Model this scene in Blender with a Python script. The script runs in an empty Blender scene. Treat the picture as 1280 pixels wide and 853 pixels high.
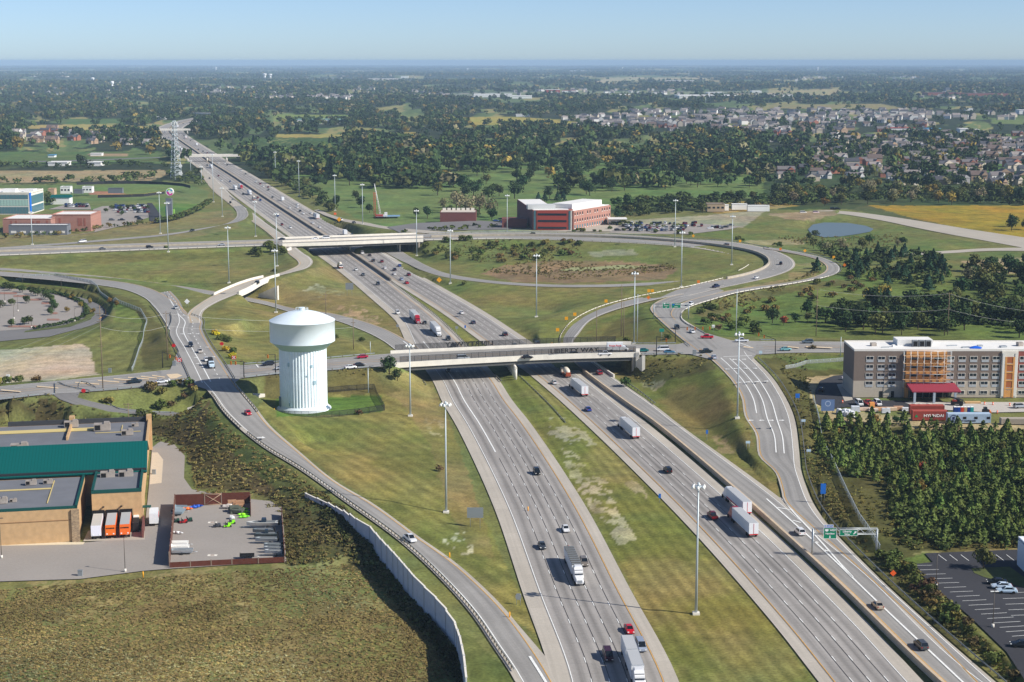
import bpy,bmesh,math,random
import numpy as np
from mathutils import Vector,Matrix
R = random.Random(7)
NR = np.random.default_rng(7)
SC = bpy.context.scene
COL = SC.collection
# ---- camera model (photo pixels 1280x853)
H,F,PW,PH,YH = 125.0,2050.0,1280.0,853.0,76.0
TH = math.atan((PH/2-YH)/F)
CT,ST = math.cos(TH),math.sin(TH)
def G(px,py,z=0.0):
 """photo pixel -> point on the horizontal plane at height z"""
 a,b = px-PW/2,PH/2-py
 dx,dy,dz = a,F*CT+b*ST,-F*ST+b*CT
 t = (H-z)/(-dz)
 return Vector((dx*t,dy*t,z))
def proj(x,y,z):
 dy,dz = y,z-H
 d = dy*CT-dz*ST
 return PW/2+F*x/d,PH/2-F*(dy*ST+dz*CT)/d
def hgt(px,py,z,py2):
 """height above z of a vertical thing standing at pixel (px,py) whose top is seen at row py2"""
 p = G(px,py,z)
 k = (PH/2-py2)/F
 dz = p.y*(k*CT-ST)/(CT+k*ST)
 return dz+H-z
cam = bpy.data.cameras.new('camera')
cam.sensor_width = 36.0
cam.lens = 36.0*F/PW
cam.clip_start,cam.clip_end = 1.0,120000.0
cob = bpy.data.objects.new('camera',cam)
COL.objects.link(cob)
cob.location = (0,0,H)
cob.rotation_euler = (math.pi/2-TH,0,0)
SC.camera = cob
# ---- colours and materials
def lin(c):
 c = c/255.0
 return c/12.92 if c <= 0.04045 else ((c+0.055)/1.055)**2.4
def C(r,g,b,k=1.0):
 return (lin(r)*k,lin(g)*k,lin(b)*k)
MATS = {}
def nt(m):
 m.use_nodes = True
 return m.node_tree.nodes,m.node_tree.links,m.node_tree.nodes['Principled BSDF']
def mat(name,col,rough=0.7,metal=0.0,var=0.0,scale=1.0,spec=0.3,objrand=0.0,bump=0.0,alpha=None):
 if name in MATS: return MATS[name]
 m = bpy.data.materials.new(name)
 n,l,b = nt(m)
 b.inputs['Base Color'].default_value = (*col,1)
 b.inputs['Roughness'].default_value = rough
 b.inputs['Metallic'].default_value = metal
 b.inputs['Specular IOR Level'].default_value = spec
 if var or objrand:
  hsv = n.new('ShaderNodeHueSaturation')
  hsv.inputs['Color'].default_value = (*col,1)
  l.new(hsv.outputs[0],b.inputs['Base Color'])
  val = None
  if var:
   tc = n.new('ShaderNodeTexCoord')
   no = n.new('ShaderNodeTexNoise'); no.inputs['Scale'].default_value = scale
   no.inputs['Detail'].default_value = 5
   l.new(tc.outputs['Object'],no.inputs['Vector'])
   mr = n.new('ShaderNodeMapRange')
   mr.inputs[1].default_value,mr.inputs[2].default_value = 0.3,0.7
   mr.inputs[3].default_value,mr.inputs[4].default_value = 1-var,1+var
   l.new(no.outputs[0],mr.inputs[0]); val = mr.outputs[0]
  if objrand:
   oi = n.new('ShaderNodeObjectInfo')
   m2 = n.new('ShaderNodeMapRange')
   m2.inputs[3].default_value,m2.inputs[4].default_value = 1-objrand,1+objrand
   l.new(oi.outputs['Random'],m2.inputs[0])
   if val is not None:
    mm = n.new('ShaderNodeMath'); mm.operation = 'MULTIPLY'
    l.new(val,mm.inputs[0]); l.new(m2.outputs[0],mm.inputs[1]); val = mm.outputs[0]
   else: val = m2.outputs[0]
  l.new(val,hsv.inputs['Value'])
 if alpha is not None: b.inputs['Alpha'].default_value = alpha
 MATS[name] = m
 return m
def attr_mat(name,attr='Col',rough=0.9,scales=((0.6,0.25),(0.07,0.25)),objrand=0.0,trans=0.0,huerand=0.0):
 """base colour from a mesh colour attribute (land cover / leaf colour) with procedural noise on top"""
 m = bpy.data.materials.new(name)
 n,l,b = nt(m)
 b.inputs['Roughness'].default_value = rough
 b.inputs['Specular IOR Level'].default_value = 0.1
 at = n.new('ShaderNodeAttribute'); at.attribute_name = attr
 hsv = n.new('ShaderNodeHueSaturation')
 l.new(at.outputs['Color'],hsv.inputs['Color'])
 geo = n.new('ShaderNodeNewGeometry')
 val = None
 for s,a in scales:
  no = n.new('ShaderNodeTexNoise'); no.inputs['Scale'].default_value = s; no.inputs['Detail'].default_value = 6
  l.new(geo.outputs['Position'],no.inputs['Vector'])
  mr = n.new('ShaderNodeMapRange')
  mr.inputs[1].default_value,mr.inputs[2].default_value = 0.28,0.72
  mr.inputs[3].default_value,mr.inputs[4].default_value = 1-a,1+a
  l.new(no.outputs[0],mr.inputs[0])
  if val is None: val = mr.outputs[0]
  else:
   mm = n.new('ShaderNodeMath'); mm.operation = 'MULTIPLY'
   l.new(val,mm.inputs[0]); l.new(mr.outputs[0],mm.inputs[1]); val = mm.outputs[0]
 if objrand:
  oi = n.new('ShaderNodeObjectInfo')
  m2 = n.new('ShaderNodeMapRange'); m2.inputs[3].default_value,m2.inputs[4].default_value = 1-objrand,1+objrand
  l.new(oi.outputs['Random'],m2.inputs[0])
  if val is None: val = m2.outputs[0]
  else:
   mm = n.new('ShaderNodeMath'); mm.operation = 'MULTIPLY'
   l.new(val,mm.inputs[0]); l.new(m2.outputs[0],mm.inputs[1]); val = mm.outputs[0]
  if huerand:
   m3 = n.new('ShaderNodeMapRange'); m3.inputs[3].default_value,m3.inputs[4].default_value = 0.5-huerand,0.5+huerand
   fr = n.new('ShaderNodeMath'); fr.operation = 'MULTIPLY'; fr.inputs[1].default_value = 7.31
   f2 = n.new('ShaderNodeMath'); f2.operation = 'FRACT'
   l.new(oi.outputs['Random'],fr.inputs[0]); l.new(fr.outputs[0],f2.inputs[0])
   l.new(f2.outputs[0],m3.inputs[0]); l.new(m3.outputs[0],hsv.inputs['Hue'])
 if val is not None: l.new(val,hsv.inputs['Value'])
 l.new(hsv.outputs[0],b.inputs['Base Color'])
 MATS[name] = m
 return m
# ---- mesh builder
class MB:
 def __init__(s): s.v,s.f,s.m,s.sm,s.uv = [],[],[],[],{}
 def face(s,pts,mi=0,smooth=False,uv=None):
  k = len(s.v); s.v += [tuple(p) for p in pts]; s.f.append(tuple(range(k,k+len(pts)))); s.m.append(mi); s.sm.append(smooth)
  if uv: s.uv[len(s.f)-1] = uv
 def mesh(s,vs,fs,mi=0,smooth=False):
  k = len(s.v); s.v += [tuple(p) for p in vs]
  for f in fs: s.f.append(tuple(i+k for i in f)); s.m.append(mi); s.sm.append(smooth)
 def box(s,c,d,rz=0.0,mi=0,taper=1.0):
  x,y,z = d[0]/2,d[1]/2,d[2]/2
  vs = []
  for zz in (-1,1):
   t = 1 if zz < 0 else taper
   for a,b in ((-1,-1),(1,-1),(1,1),(-1,1)): vs.append((a*x*t,b*y*t,zz*z))
  cr,sr = math.cos(rz),math.sin(rz)
  vs = [(c[0]+p[0]*cr-p[1]*sr,c[1]+p[0]*sr+p[1]*cr,c[2]+p[2]) for p in vs]
  s.mesh(vs,[(3,2,1,0),(4,5,6,7),(0,1,5,4),(1,2,6,5),(2,3,7,6),(3,0,4,7)],mi)
  return s
 def prism(s,poly,z0,z1,mi=0,top=None):
  n = len(poly); a = sum(poly[i][0]*poly[(i+1) % n][1]-poly[(i+1) % n][0]*poly[i][1] for i in range(n))
  if a < 0: poly = poly[::-1]
  z0s = z0 if isinstance(z0,(list,tuple)) else [z0]*n
  z1s = z1 if isinstance(z1,(list,tuple)) else [z1]*n
  vs = [(p[0],p[1],z) for p,z in zip(poly,z0s)]+[(p[0],p[1],z) for p,z in zip(poly,z1s)]
  k = len(s.v); s.v += vs
  s.f.append(tuple(k+n-1-i for i in range(n))); s.m.append(mi); s.sm.append(False)
  s.f.append(tuple(k+n+i for i in range(n))); s.m.append(mi if top is None else top); s.sm.append(False)
  for i in range(n):
   j = (i+1) % n; s.f.append((k+i,k+j,k+n+j,k+n+i)); s.m.append(mi); s.sm.append(False)
  return s
 def cyl(s,p0,p1,r0,r1=None,n=8,mi=0,caps=True,smooth=True):
  if r1 is None: r1 = r0
  p0,p1 = Vector(p0),Vector(p1); d = (p1-p0)
  if d.length < 1e-6: return s
  d.normalize(); a = d.orthogonal().normalized(); b = d.cross(a); k = len(s.v)
  for p,r in ((p0,r0),(p1,r1)):
   for i in range(n):
    t = 2*math.pi*i/n; s.v.append(tuple(p+(a*math.cos(t)+b*math.sin(t))*r))
  for i in range(n):
   j = (i+1) % n; s.f.append((k+i,k+j,k+n+j,k+n+i)); s.m.append(mi); s.sm.append(smooth)
  if caps:
   s.f.append(tuple(k+n-1-i for i in range(n))); s.m.append(mi); s.sm.append(False)
   s.f.append(tuple(k+n+i for i in range(n))); s.m.append(mi); s.sm.append(False)
  return s
 def lathe(s,prof,n=32,c=(0,0,0),mi=0,smooth=True,rad=None):
  k = len(s.v)
  for r,z in prof:
   for i in range(n):
    t = 2*math.pi*i/n; q = r*(rad(i) if rad else 1)
    s.v.append((c[0]+q*math.cos(t),c[1]+q*math.sin(t),c[2]+z))
  for a in range(len(prof)-1):
   for i in range(n):
    j = (i+1) % n; s.f.append((k+a*n+i,k+a*n+j,k+(a+1)*n+j,k+(a+1)*n+i)); s.m.append(mi); s.sm.append(smooth)
  return s
 def obj(s,name,mats,parent=None,loc=None):
  me = bpy.data.meshes.new(name)
  me.from_pydata(s.v,[],s.f)
  if not isinstance(mats,(list,tuple)): mats = [mats]
  for m in mats: me.materials.append(m)
  if len(mats) > 1: me.polygons.foreach_set('material_index',s.m)
  me.polygons.foreach_set('use_smooth',s.sm)
  if s.uv:
   ul = me.uv_layers.new(name='UVMap')
   for fi,uv in s.uv.items():
    for li,c in zip(me.polygons[fi].loop_indices,uv): ul.data[li].uv = c
  me.update()
  o = bpy.data.objects.new(name,me); COL.objects.link(o)
  if parent is not None: o.parent = parent
  if loc is not None: o.location = loc
  return o
def tag(o,label=None,cat=None,group=None,kind=None):
 if label: o['label'] = label
 if cat: o['category'] = cat
 if group: o['group'] = group
 if kind: o['kind'] = kind
 return o
def thing(name,label,cat,loc=(0,0,0),rz=0.0,group=None):
 o = bpy.data.objects.new(name,None); o.empty_display_size = 0.5
 COL.objects.link(o); o.location = loc; o.rotation_euler = (0,0,rz)
 return tag(o,label,cat,group)
def dup(root,loc,rz=0.0,label=None,group=None,sc=None):
 r = root.copy(); COL.objects.link(r); r.location = loc; r.rotation_euler = (0,0,rz)
 if sc is not None: r.scale = sc if hasattr(sc,'__len__') else (sc,sc,sc)
 if label: r['label'] = label
 if group: r['group'] = group
 for ch in root.children:
  c = ch.copy(); COL.objects.link(c); c.parent = r
  for g in ch.children:
   d = g.copy(); COL.objects.link(d); d.parent = c
 return r
def np_mesh(name,verts,quads,mats,colors=None,uvs=None,matidx=None,k=4):
 """fast mesh from arrays; quads (n,k)"""
 me = bpy.data.meshes.new(name)
 nv,nf = len(verts),len(quads)
 me.vertices.add(nv); me.vertices.foreach_set('co',np.ascontiguousarray(verts,dtype=np.float32).ravel())
 me.loops.add(nf*k); me.loops.foreach_set('vertex_index',np.ascontiguousarray(quads,dtype=np.int32).ravel())
 me.polygons.add(nf)
 me.polygons.foreach_set('loop_start',np.arange(0,nf*k,k,dtype=np.int32))
 if not isinstance(mats,(list,tuple)): mats = [mats]
 for m in mats: me.materials.append(m)
 if matidx is not None: me.polygons.foreach_set('material_index',np.ascontiguousarray(matidx,dtype=np.int32))
 if colors is not None:
  ca = me.color_attributes.new(name='Col',type='FLOAT_COLOR',domain='POINT')
  c4 = np.ones((nv,4),dtype=np.float32); c4[:,:3] = colors
  ca.data.foreach_set('color',c4.ravel())
 if uvs is not None:
  ul = me.uv_layers.new(name='UVMap')
  ul.data.foreach_set('uv',np.ascontiguousarray(uvs,dtype=np.float32)[np.asarray(quads).ravel()].ravel())
 me.update(calc_edges=True); me.validate()
 return me
def add(me,name,parent=None):
 o = bpy.data.objects.new(name,me); COL.objects.link(o)
 if parent is not None: o.parent = parent
 return o
# ---- curves
def spline(pts,n):
 """Catmull-Rom through pts (k,d) resampled to n points evenly by length"""
 p = np.array(pts,float)
 if len(p) == 2:
  t = np.linspace(0,1,n)[:,None]; return p[0]*(1-t)+p[1]*t
 e = np.vstack([2*p[0]-p[1],p,2*p[-1]-p[-2]])
 out = []
 for i in range(1,len(e)-2):
  a,b,c,d = e[i-1],e[i],e[i+1],e[i+2]
  t0 = 0; t1 = t0+max(np.linalg.norm(b-a),1e-6)**.5; t2 = t1+max(np.linalg.norm(c-b),1e-6)**.5; t3 = t2+max(np.linalg.norm(d-c),1e-6)**.5
  t = np.linspace(t1,t2,24,endpoint=False)[:,None]
  A1 = (t1-t)/(t1-t0)*a+(t-t0)/(t1-t0)*b; A2 = (t2-t)/(t2-t1)*b+(t-t1)/(t2-t1)*c; A3 = (t3-t)/(t3-t2)*c+(t-t2)/(t3-t2)*d
  B1 = (t2-t)/(t2-t0)*A1+(t-t0)/(t2-t0)*A2; B2 = (t3-t)/(t3-t1)*A2+(t-t1)/(t3-t1)*A3
  out.append((t2-t)/(t2-t1)*B1+(t-t1)/(t2-t1)*B2)
 out.append(p[-1:]); q = np.vstack(out)
 s = np.concatenate([[0],np.cumsum(np.linalg.norm(np.diff(q[:,:2],axis=0),axis=1))])
 u = np.linspace(0,s[-1],n)
 return np.stack([np.interp(u,s,q[:,i]) for i in range(q.shape[1])],1)
def length(q): return float(np.sum(np.linalg.norm(np.diff(np.asarray(q)[:,:2],axis=0),axis=1)))
def normals(q):
 t = np.gradient(np.asarray(q)[:,:2],axis=0); t /= np.linalg.norm(t,axis=1)[:,None]+1e-9
 return np.stack([-t[:,1],t[:,0]],1)      # left of travel
def offset(q,d):
 q = np.array(q,float)
 if len(q) < 2: return q
 n = normals(q); q[:,:2] += n*(np.asarray(d).reshape(-1,1) if np.ndim(d) else d)
 return q
def pxline(pts,step=6.0,z=0.0,zs=None):
 """pixel polyline (px,py[,z]) -> smooth world polyline"""
 w = [tuple(G(p[0],p[1],p[2] if len(p) > 2 else z)) for p in pts]
 n = max(4,int(length(np.array(w))/step)+1)
 return spline(w,n)
# ---- roads: traced on the photo, unprojected to their own heights
ROADS = []      # dict(c=centre (n,3), hw=(n,), on=mask of stations lying on the ground)
def reg(c,hw,on=None,name=''):
 c = np.asarray(c,float); hw = np.broadcast_to(np.asarray(hw,float),(len(c),)).copy()
 ROADS.append(dict(c=c,hw=hw,on=np.ones(len(c),bool) if on is None else on,name=name))
def ribbon(a,b,z=0.0,u0=None,u1=None):
 """quads between polylines a and b (same count) -> verts, quads, uv"""
 a,b = np.array(a,float),np.array(b,float); n = len(a)
 v = np.empty((2*n,3)); v[0::2] = a; v[1::2] = b; v[:,2] += z
 i = np.arange(n-1); q = np.stack([2*i+1,2*i,2*i+2,2*i+3],1)
 p = v[q[0]]; nz = np.cross(p[1]-p[0],p[2]-p[0])[2]
 if nz < 0: q = q[:,::-1]
 s = np.concatenate([[0],np.cumsum(np.linalg.norm(np.diff((a[:,:2]+b[:,:2])/2,axis=0),axis=1))])
 w = np.linalg.norm(a[:,:2]-b[:,:2],axis=1)
 uv = np.empty((2*n,2)); uv[0::2,0] = 0 if u0 is None else u0; uv[1::2,0] = w if u1 is None else u1
 uv[0::2,1] = s; uv[1::2,1] = s
 return v,q,uv
class Acc:
 def __init__(s): s.v,s.q,s.uv,s.n = [],[],[],0
 def add(s,v,q,uv=None):
  s.v.append(v); s.q.append(np.asarray(q)+s.n); s.uv.append(uv if uv is not None else np.zeros((len(v),2))); s.n += len(v)
 def build(s,name,m,kind='structure'):
  if not s.n: return None
  o = add(np_mesh(name,np.vstack(s.v),np.vstack(s.q),m,uvs=np.vstack(s.uv)),name)
  o['kind'] = kind
  return o
def road_mat(name,col,streak=0.12,var=0.10,lane=3.66,joint=0.0):
 m = bpy.data.materials.new(name); n,l,b = nt(m)
 b.inputs['Roughness'].default_value = 0.85; b.inputs['Specular IOR Level'].default_value = 0.2
 uv = n.new('ShaderNodeUVMap'); sep = n.new('ShaderNodeSeparateXYZ'); l.new(uv.outputs[0],sep.inputs[0])
 geo = n.new('ShaderNodeNewGeometry')
 def math_(op,a,bb=None):
  x = n.new('ShaderNodeMath'); x.operation = op
  for i,y in enumerate((a,bb)):
   if y is None: continue
   if isinstance(y,(int,float)): x.inputs[i].default_value = y
   else: l.new(y,x.inputs[i])
  return x.outputs[0]
 def noise(vec,s,lo,hi,det=4,a=0.3,c=0.7):
  x = n.new('ShaderNodeTexNoise'); x.inputs['Scale'].default_value = s; x.inputs['Detail'].default_value = det
  l.new(vec,x.inputs['Vector'])
  mr = n.new('ShaderNodeMapRange'); mr.inputs[1].default_value = a; mr.inputs[2].default_value = c
  mr.inputs[3].default_value,mr.inputs[4].default_value = lo,hi
  l.new(x.outputs[0],mr.inputs[0]); return mr.outputs[0]
 cmb = n.new('ShaderNodeCombineXYZ'); l.new(math_('MULTIPLY',sep.outputs[0],1.0),cmb.inputs[0]); l.new(math_('MULTIPLY',sep.outputs[1],0.02),cmb.inputs[1])
 val = math_('MULTIPLY',noise(geo.outputs['Position'],0.05,1-var*.7,1+var*.7),noise(geo.outputs['Position'],1.3,1-var*.5,1+var*.5))
 val = math_('MULTIPLY',val,noise(cmb.outputs[0],1.1,1-var,1+var*.6))
 if streak:
  ph = math_('MULTIPLY',sep.outputs[0],2*math.pi/lane)
  c1 = math_('COSINE',ph)
  w = math_('POWER',math_('MULTIPLY_ADD',c1,-0.5) if False else math_('ADD',math_('MULTIPLY',c1,-0.5),0.5),2.0)
  am = noise(cmb.outputs[0],0.35,0.25,1.0)
  val = math_('MULTIPLY',val,math_('SUBTRACT',1.0,math_('MULTIPLY',math_('MULTIPLY',w,streak),am)))
 if joint:
  fr = math_('FRACT',math_('DIVIDE',sep.outputs[1],6.1))
  j = math_('LESS_THAN',fr,0.035)
  val = math_('MULTIPLY',val,math_('SUBTRACT',1.0,math_('MULTIPLY',j,joint)))
  cs = n.new('ShaderNodeCombineXYZ'); l.new(math_('FLOOR',math_('DIVIDE',sep.outputs[0],lane)),cs.inputs[0]); l.new(math_('FLOOR',math_('DIVIDE',sep.outputs[1],12.2)),cs.inputs[1])
  wn = n.new('ShaderNodeTexWhiteNoise'); l.new(cs.outputs[0],wn.inputs['Vector']); val = math_('MULTIPLY',val,math_('ADD',math_('MULTIPLY',wn.outputs['Value'],.09),.955))
 hsv = n.new('ShaderNodeHueSaturation'); hsv.inputs['Color'].default_value = (*col,1); l.new(val,hsv.inputs['Value'])
 l.new(hsv.outputs[0],b.inputs['Base Color']); MATS[name] = m
 return m
M_LANE = road_mat('freeway concrete',C(160,155,150),0.52,0.13,joint=0.10)
M_SHOULDER = road_mat('shoulder concrete',C(180,172,160),0.0,0.10,joint=0.05)
M_ASPH = road_mat('grey asphalt',C(152,149,145),0.24,0.12)
M_ASPHD = road_mat('dark asphalt',C(120,118,117),0.10,0.12)
M_CONCR = road_mat('pale concrete road',C(176,168,155),0.05,0.08)
M_NEWASPH = road_mat('new asphalt',C(62,62,66),0.0,0.12)
M_LOT = road_mat('worn parking asphalt',C(154,147,140),0.0,0.10)
M_WHITE = mat('white road paint',C(232,232,228),0.7,var=0.15,scale=2.0)
M_YELLOW = mat('yellow road paint',C(206,158,80),0.7,var=0.15,scale=2.0)
M_BUFF = mat('buff painted island',C(214,192,160),0.8,var=0.1,scale=1.0)
PAINT_W,PAINT_Y,SEAM = Acc(),Acc(),Acc()
def stripe(q,w=0.2,z=0.12,yellow=False,dash=None,clip=None):
 q = np.asarray(q,float)
 if clip is not None: q = q[clip]
 if len(q) < 2: return
 acc = PAINT_Y if yellow else PAINT_W
 if dash is None:
  v,f,uv = ribbon(offset(q,w/2),offset(q,-w/2),z); acc.add(v,f,uv); return
 s = np.concatenate([[0],np.cumsum(np.linalg.norm(np.diff(q[:,:2],axis=0),axis=1))])
 a = 0.0
 while a+dash[0] < s[-1]:
  u = np.linspace(a,a+dash[0],3)
  p = np.stack([np.interp(u,s,q[:,i]) for i in range(3)],1)
  v,f,uv = ribbon(offset(p,w/2),offset(p,-w/2),z); acc.add(v,f,uv)
  a += dash[0]+dash[1]
# ---- mainline: inner edges
SB_REF = pxline([(880,950),(845,843),(788,737),(731,631),(666,533),(640,500),(622,473),(583,431),(548,397),(509,367),(487,350.5),(437,316),(403.5,295),(329,246.6),
     (289.5,220),(260,201.4),(247.7,192),(231,180.5),(218,171),(212,164.5),(213,160),(222,155.5),(240,150.5),(262,146.5),(300,142)],8)
NB_REF = pxline([(1098,950),(1016,843),(960,772),(836,633),(665,471),(605,430),(556,394),(506,362),(488,351),(438.5,316),(405,295),(330.5,246.6),
     (291,220),(261.3,201.4),(249,192),(232.3,180.5),(219.3,171),(213.3,164.5),(214,160),(223,155.3),(241,150.2),(263,146.2),(301,141.7)],8)
def prow(q): return np.array([proj(*p)[1] for p in q])
SBY,NBY = prow(SB_REF),prow(NB_REF)
SB_W = np.interp(SBY,[140,200,246,290,330,400,430,470,853],[24,24,24.5,24.5,22.2,22.2,26.5,26.2,25.9])
NB_W = np.interp(NBY,[140,200,246,300,853],[23,23,23,22,21.3])
SBL,NBR = offset(SB_REF,SB_W),offset(NB_REF,-NB_W)
reg((SB_REF+SBL)/2,SB_W/2,name='sb'); reg((NB_REF+NBR)/2,NB_W/2,name='nb')
acc = Acc(); acc.add(*ribbon(SB_REF,SBL,0.02)); acc.add(*ribbon(NB_REF,NBR,0.02)); acc.build('freeway_shoulder',M_SHOULDER)
acc = Acc()
SBWL = SB_W-4.2
acc.add(*ribbon(offset(SB_REF,2.9),offset(SB_REF,SBWL+0.3),0.05,-0.3,SBWL-2.9))
NBWL = NB_W-3.5
acc.add(*ribbon(offset(NB_REF,-2.9),offset(NB_REF,-NBWL-0.3),0.05,-0.3,NBWL-2.9))
acc.build('freeway',M_LANE)
dense = lambda q: spline(q,int(length(q)/3))
stripe(offset(SB_REF,3.2),0.22,yellow=True); stripe(offset(NB_REF,-3.2),0.22,yellow=True)
stripe(offset(SB_REF,SBWL),0.22); stripe(offset(NB_REF,-NBWL),0.22)
for k in (1,2,3):
 stripe(offset(SB_REF,3.2+3.66*k),0.2,dash=(3.05,9.15)); stripe(offset(NB_REF,-3.2-3.66*k),0.2,dash=(3.05,9.15))
stripe(offset(SB_REF,3.2+3.66*4),0.45,clip=(SBY > 425) & (SBY < 566)); stripe(offset(SB_REF,3.2+3.66*4),0.2,dash=(3.05,9.15),clip=SBY > 575)
stripe(offset(SB_REF,3.2+3.66*4),0.2,dash=(3.05,9.15),clip=SBY < 285); stripe(offset(NB_REF,-3.2-3.66*4),0.2,dash=(3.05,9.15),clip=NBY < 290)
for k in (1,2,3,4):
 for q,y0 in ((offset(SB_REF,3.02+3.66*k),300 if k < 4 else 566),(offset(NB_REF,-3.02-3.66*k),300)):
  if k == 4 and y0 == 300: continue
  q = q[prow(q) > y0]; SEAM.add(*ribbon(offset(q,.07),offset(q,-.07),.10))
# ---- general roads from their two traced edges
def road(name,L,Rr,z,m,order=1,bridges=(),step=6.0,shoulder=0.0,marks=(),kindname='road',u_off=0.0):
 """L, Rr pixel edges; z list over t; marks: (side 'L'/'R'/frac, inset, colour, width, dash)"""
 zt = np.linspace(0,1,len(z))
 def edge(P):
  P = np.array(P,float)
  d = np.concatenate([[0],np.cumsum(np.linalg.norm(np.diff(np.array([tuple(G(*p[:2])) for p in P])[:,:2],axis=0),axis=1))]); d /= d[-1]
  w = np.array([tuple(G(p[0],p[1],float(np.interp(t,zt,z)))) for p,t in zip(P,d)])
  return w
 a,b = edge(L),edge(Rr)
 n = max(5,int(max(length(a),length(b))/step)+1)
 a,b = spline(a,n),spline(b,n)
 zz = np.interp(np.linspace(0,1,n),zt,z); a[:,2] = zz; b[:,2] = zz
 c = (a+b)/2; w = np.linalg.norm(a[:,:2]-b[:,:2],axis=1)
 on = np.ones(n,bool); t = np.linspace(0,1,n)
 for t0,t1 in bridges: on &= ~((t > t0) & (t < t1))
 reg(c,w/2,on,name); REG[name] = ROADS[-1]
 zo = 0.02+0.018*order
 if shoulder:
  s = Acc(); s.add(*ribbon(a,b,zo)); s.build(kindname+'_shoulder',M_SHOULDER)
  d = (b-a)/np.maximum(w,.1)[:,None]
  sa = shoulder if not hasattr(shoulder,'__len__') else shoulder[0]; sb = shoulder if not hasattr(shoulder,'__len__') else shoulder[1]
  A,B = a+d*sa,b-d*sb
  s = Acc(); s.add(*ribbon(A,B,zo+0.012,u_off,np.linalg.norm(A[:,:2]-B[:,:2],axis=1)+u_off)); s.build(kindname,m)
 else:
  s = Acc(); s.add(*ribbon(a,b,zo)); s.build(kindname,m)
 d = (b-a)/np.maximum(w,.1)[:,None]
 for side,ins,yel,wd,dash in marks:
  q = a+d*ins if side == 'L' else b-d*ins if side == 'R' else a+(b-a)*side+d*ins
  stripe(q,wd,zo+0.05,yel,dash)
 return dict(a=a,b=b,c=c,w=w)
RD = {}
REG = {}
RD['onramp'] = road('onramp',[(250,478),(263,493),(277,513),(299,536),(330,561),(375,589),(432,630),(500,679),(552,727),(590,770),(617,810),(640,845),(662,890),(690,960)],
  [(287,469),(300,486),(318,507),(337,532),(371,563),(420,604),(467,632),(520,670),(570,705),(608,738),(640,772),(672,815),(700,862),(735,940)],
  [8,8,7,5.5,4,2.6,1.2,0.4,0,0,0],M_ASPH,1,shoulder=(1.9,1.2),marks=(('L',2.0,False,0.25,None),('R',1.3,True,0.22,None)),kindname='ramp')
RD['westleg'] = road('westleg',[(200,366),(208,380),(216,395),(216,404),(212,416),(222,436),(232,456),(243,480)],
  [(213,364),(224,376),(234,392),(252,400),(253,412),(263,432),(277,452),(291,474)],[8,8,8],M_ASPH,1,
  marks=(('R',1.2,True,0.22,None),(0.42,0,False,0.4,None),(0.68,0,False,0.3,(3,6)),('L',3.2,False,0.3,None)),kindname='ramp')
RD['rampB'] = road('rampB',[(-70,340),(0,345),(100,354),(150,361),(178,371),(193,384),(204,399),(212,413)],
  [(-70,335),(0,339.5),(100,347),(160,354),(188,361),(205,369),(222,380),(234,391)],[8,8,8],M_ASPH,2,shoulder=1.0,marks=(('L',1.1,False,0.2,None),('R',1.1,True,0.2,None)),kindname='ramp')
RD['rampA'] = road('rampA',[(-70,336),(0,339.5),(100,348.5),(200,360),(270,370),(330,381),(369,392),(412,399),(445,410),(475,424),(497,440),(515,455)],
  [(-70,331),(0,335),(100,343.5),(200,355),(270,365),(330,376),(369,386),(412,391.5),(448,400),(480,411),(507,425),(530,440)],
  [5,4.5,3,0.6,0.3,0.1,0,0,0],M_ASPH,2,shoulder=1.0,marks=(('L',1.1,False,0.2,None),('R',1.1,True,0.2,None)),kindname='ramp')
RD['rampC'] = road('rampC',[(243,206),(250,215),(257,227),(268,240),(283,252),(300,266),(325,284),(341,297),(352,309),(364,321),(371,326),(373,331),(364,336.5),(342,344),(311,351.5),(274,366),(249,380),(235,392),(236,404)],
  [(250,205.5),(260,214),(275,229),(288,243),(299,253),(316,266),(340,284),(358,297),(369,309),(380,318),(388,323),(391,329),(383,336),(367,340.5),(335,349),(308,363),(272,378),(255,389),(252,404)],
  [0,0,0,0,0,0.5,2,5,7.5,8,8],M_CONCR,2,  shoulder=1.0,marks=(('L',1.1,True,0.2,None),('R',1.1,False,0.2,None)),kindname='ramp')
RD['rampW'] = road('rampW',[(290,257),(296,266),(294,274),(283,280),(250,288),(200,296),(150,300.5),(100,304.5),(40,309),(0,312.5),(-60,317)],
  [(302,256),(310,266),(309,272),(298,278),(255,285.5),(203,293.6),(152,298),(100,302.3),(40,306.5),(0,309.5),(-60,313)],[0,2,4,5,6,6],M_ASPH,1,shoulder=0.6,kindname='ramp')
def xf(px): return 8.0
RD['crossN'] = road('crossN',[(-80,317.6),(0,314.8),(160,309),(320,304),(430,300.2),(525,297),(640,294.8),(740,296.5),(800,299),(860,303.4),(907,309),(938,314.6),(956,321.5),(961.5,328),(958,334),(943,341),(915,348),(884,352.5),(866,356)],
  [(-80,313),(0,310),(160,304.8),(320,300),(430,296.2),(525,293),(640,291),(740,292.2),(800,295),(860,299.3),(907,302),(954,309.5),(985,320.5),(994,330),(988,338),(961,347.5),(899,361),(868,368.5),(850,372.5)],
  [8,8,8,8,7.5,7,6.5,6.5,7],M_ASPH,1,  shoulder=(1.2,2.6),marks=(('L',1.3,True,0.2,None),('R',2.7,False,0.2,None),(0.45,0,False,0.18,(3,9))),kindname='road')
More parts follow.
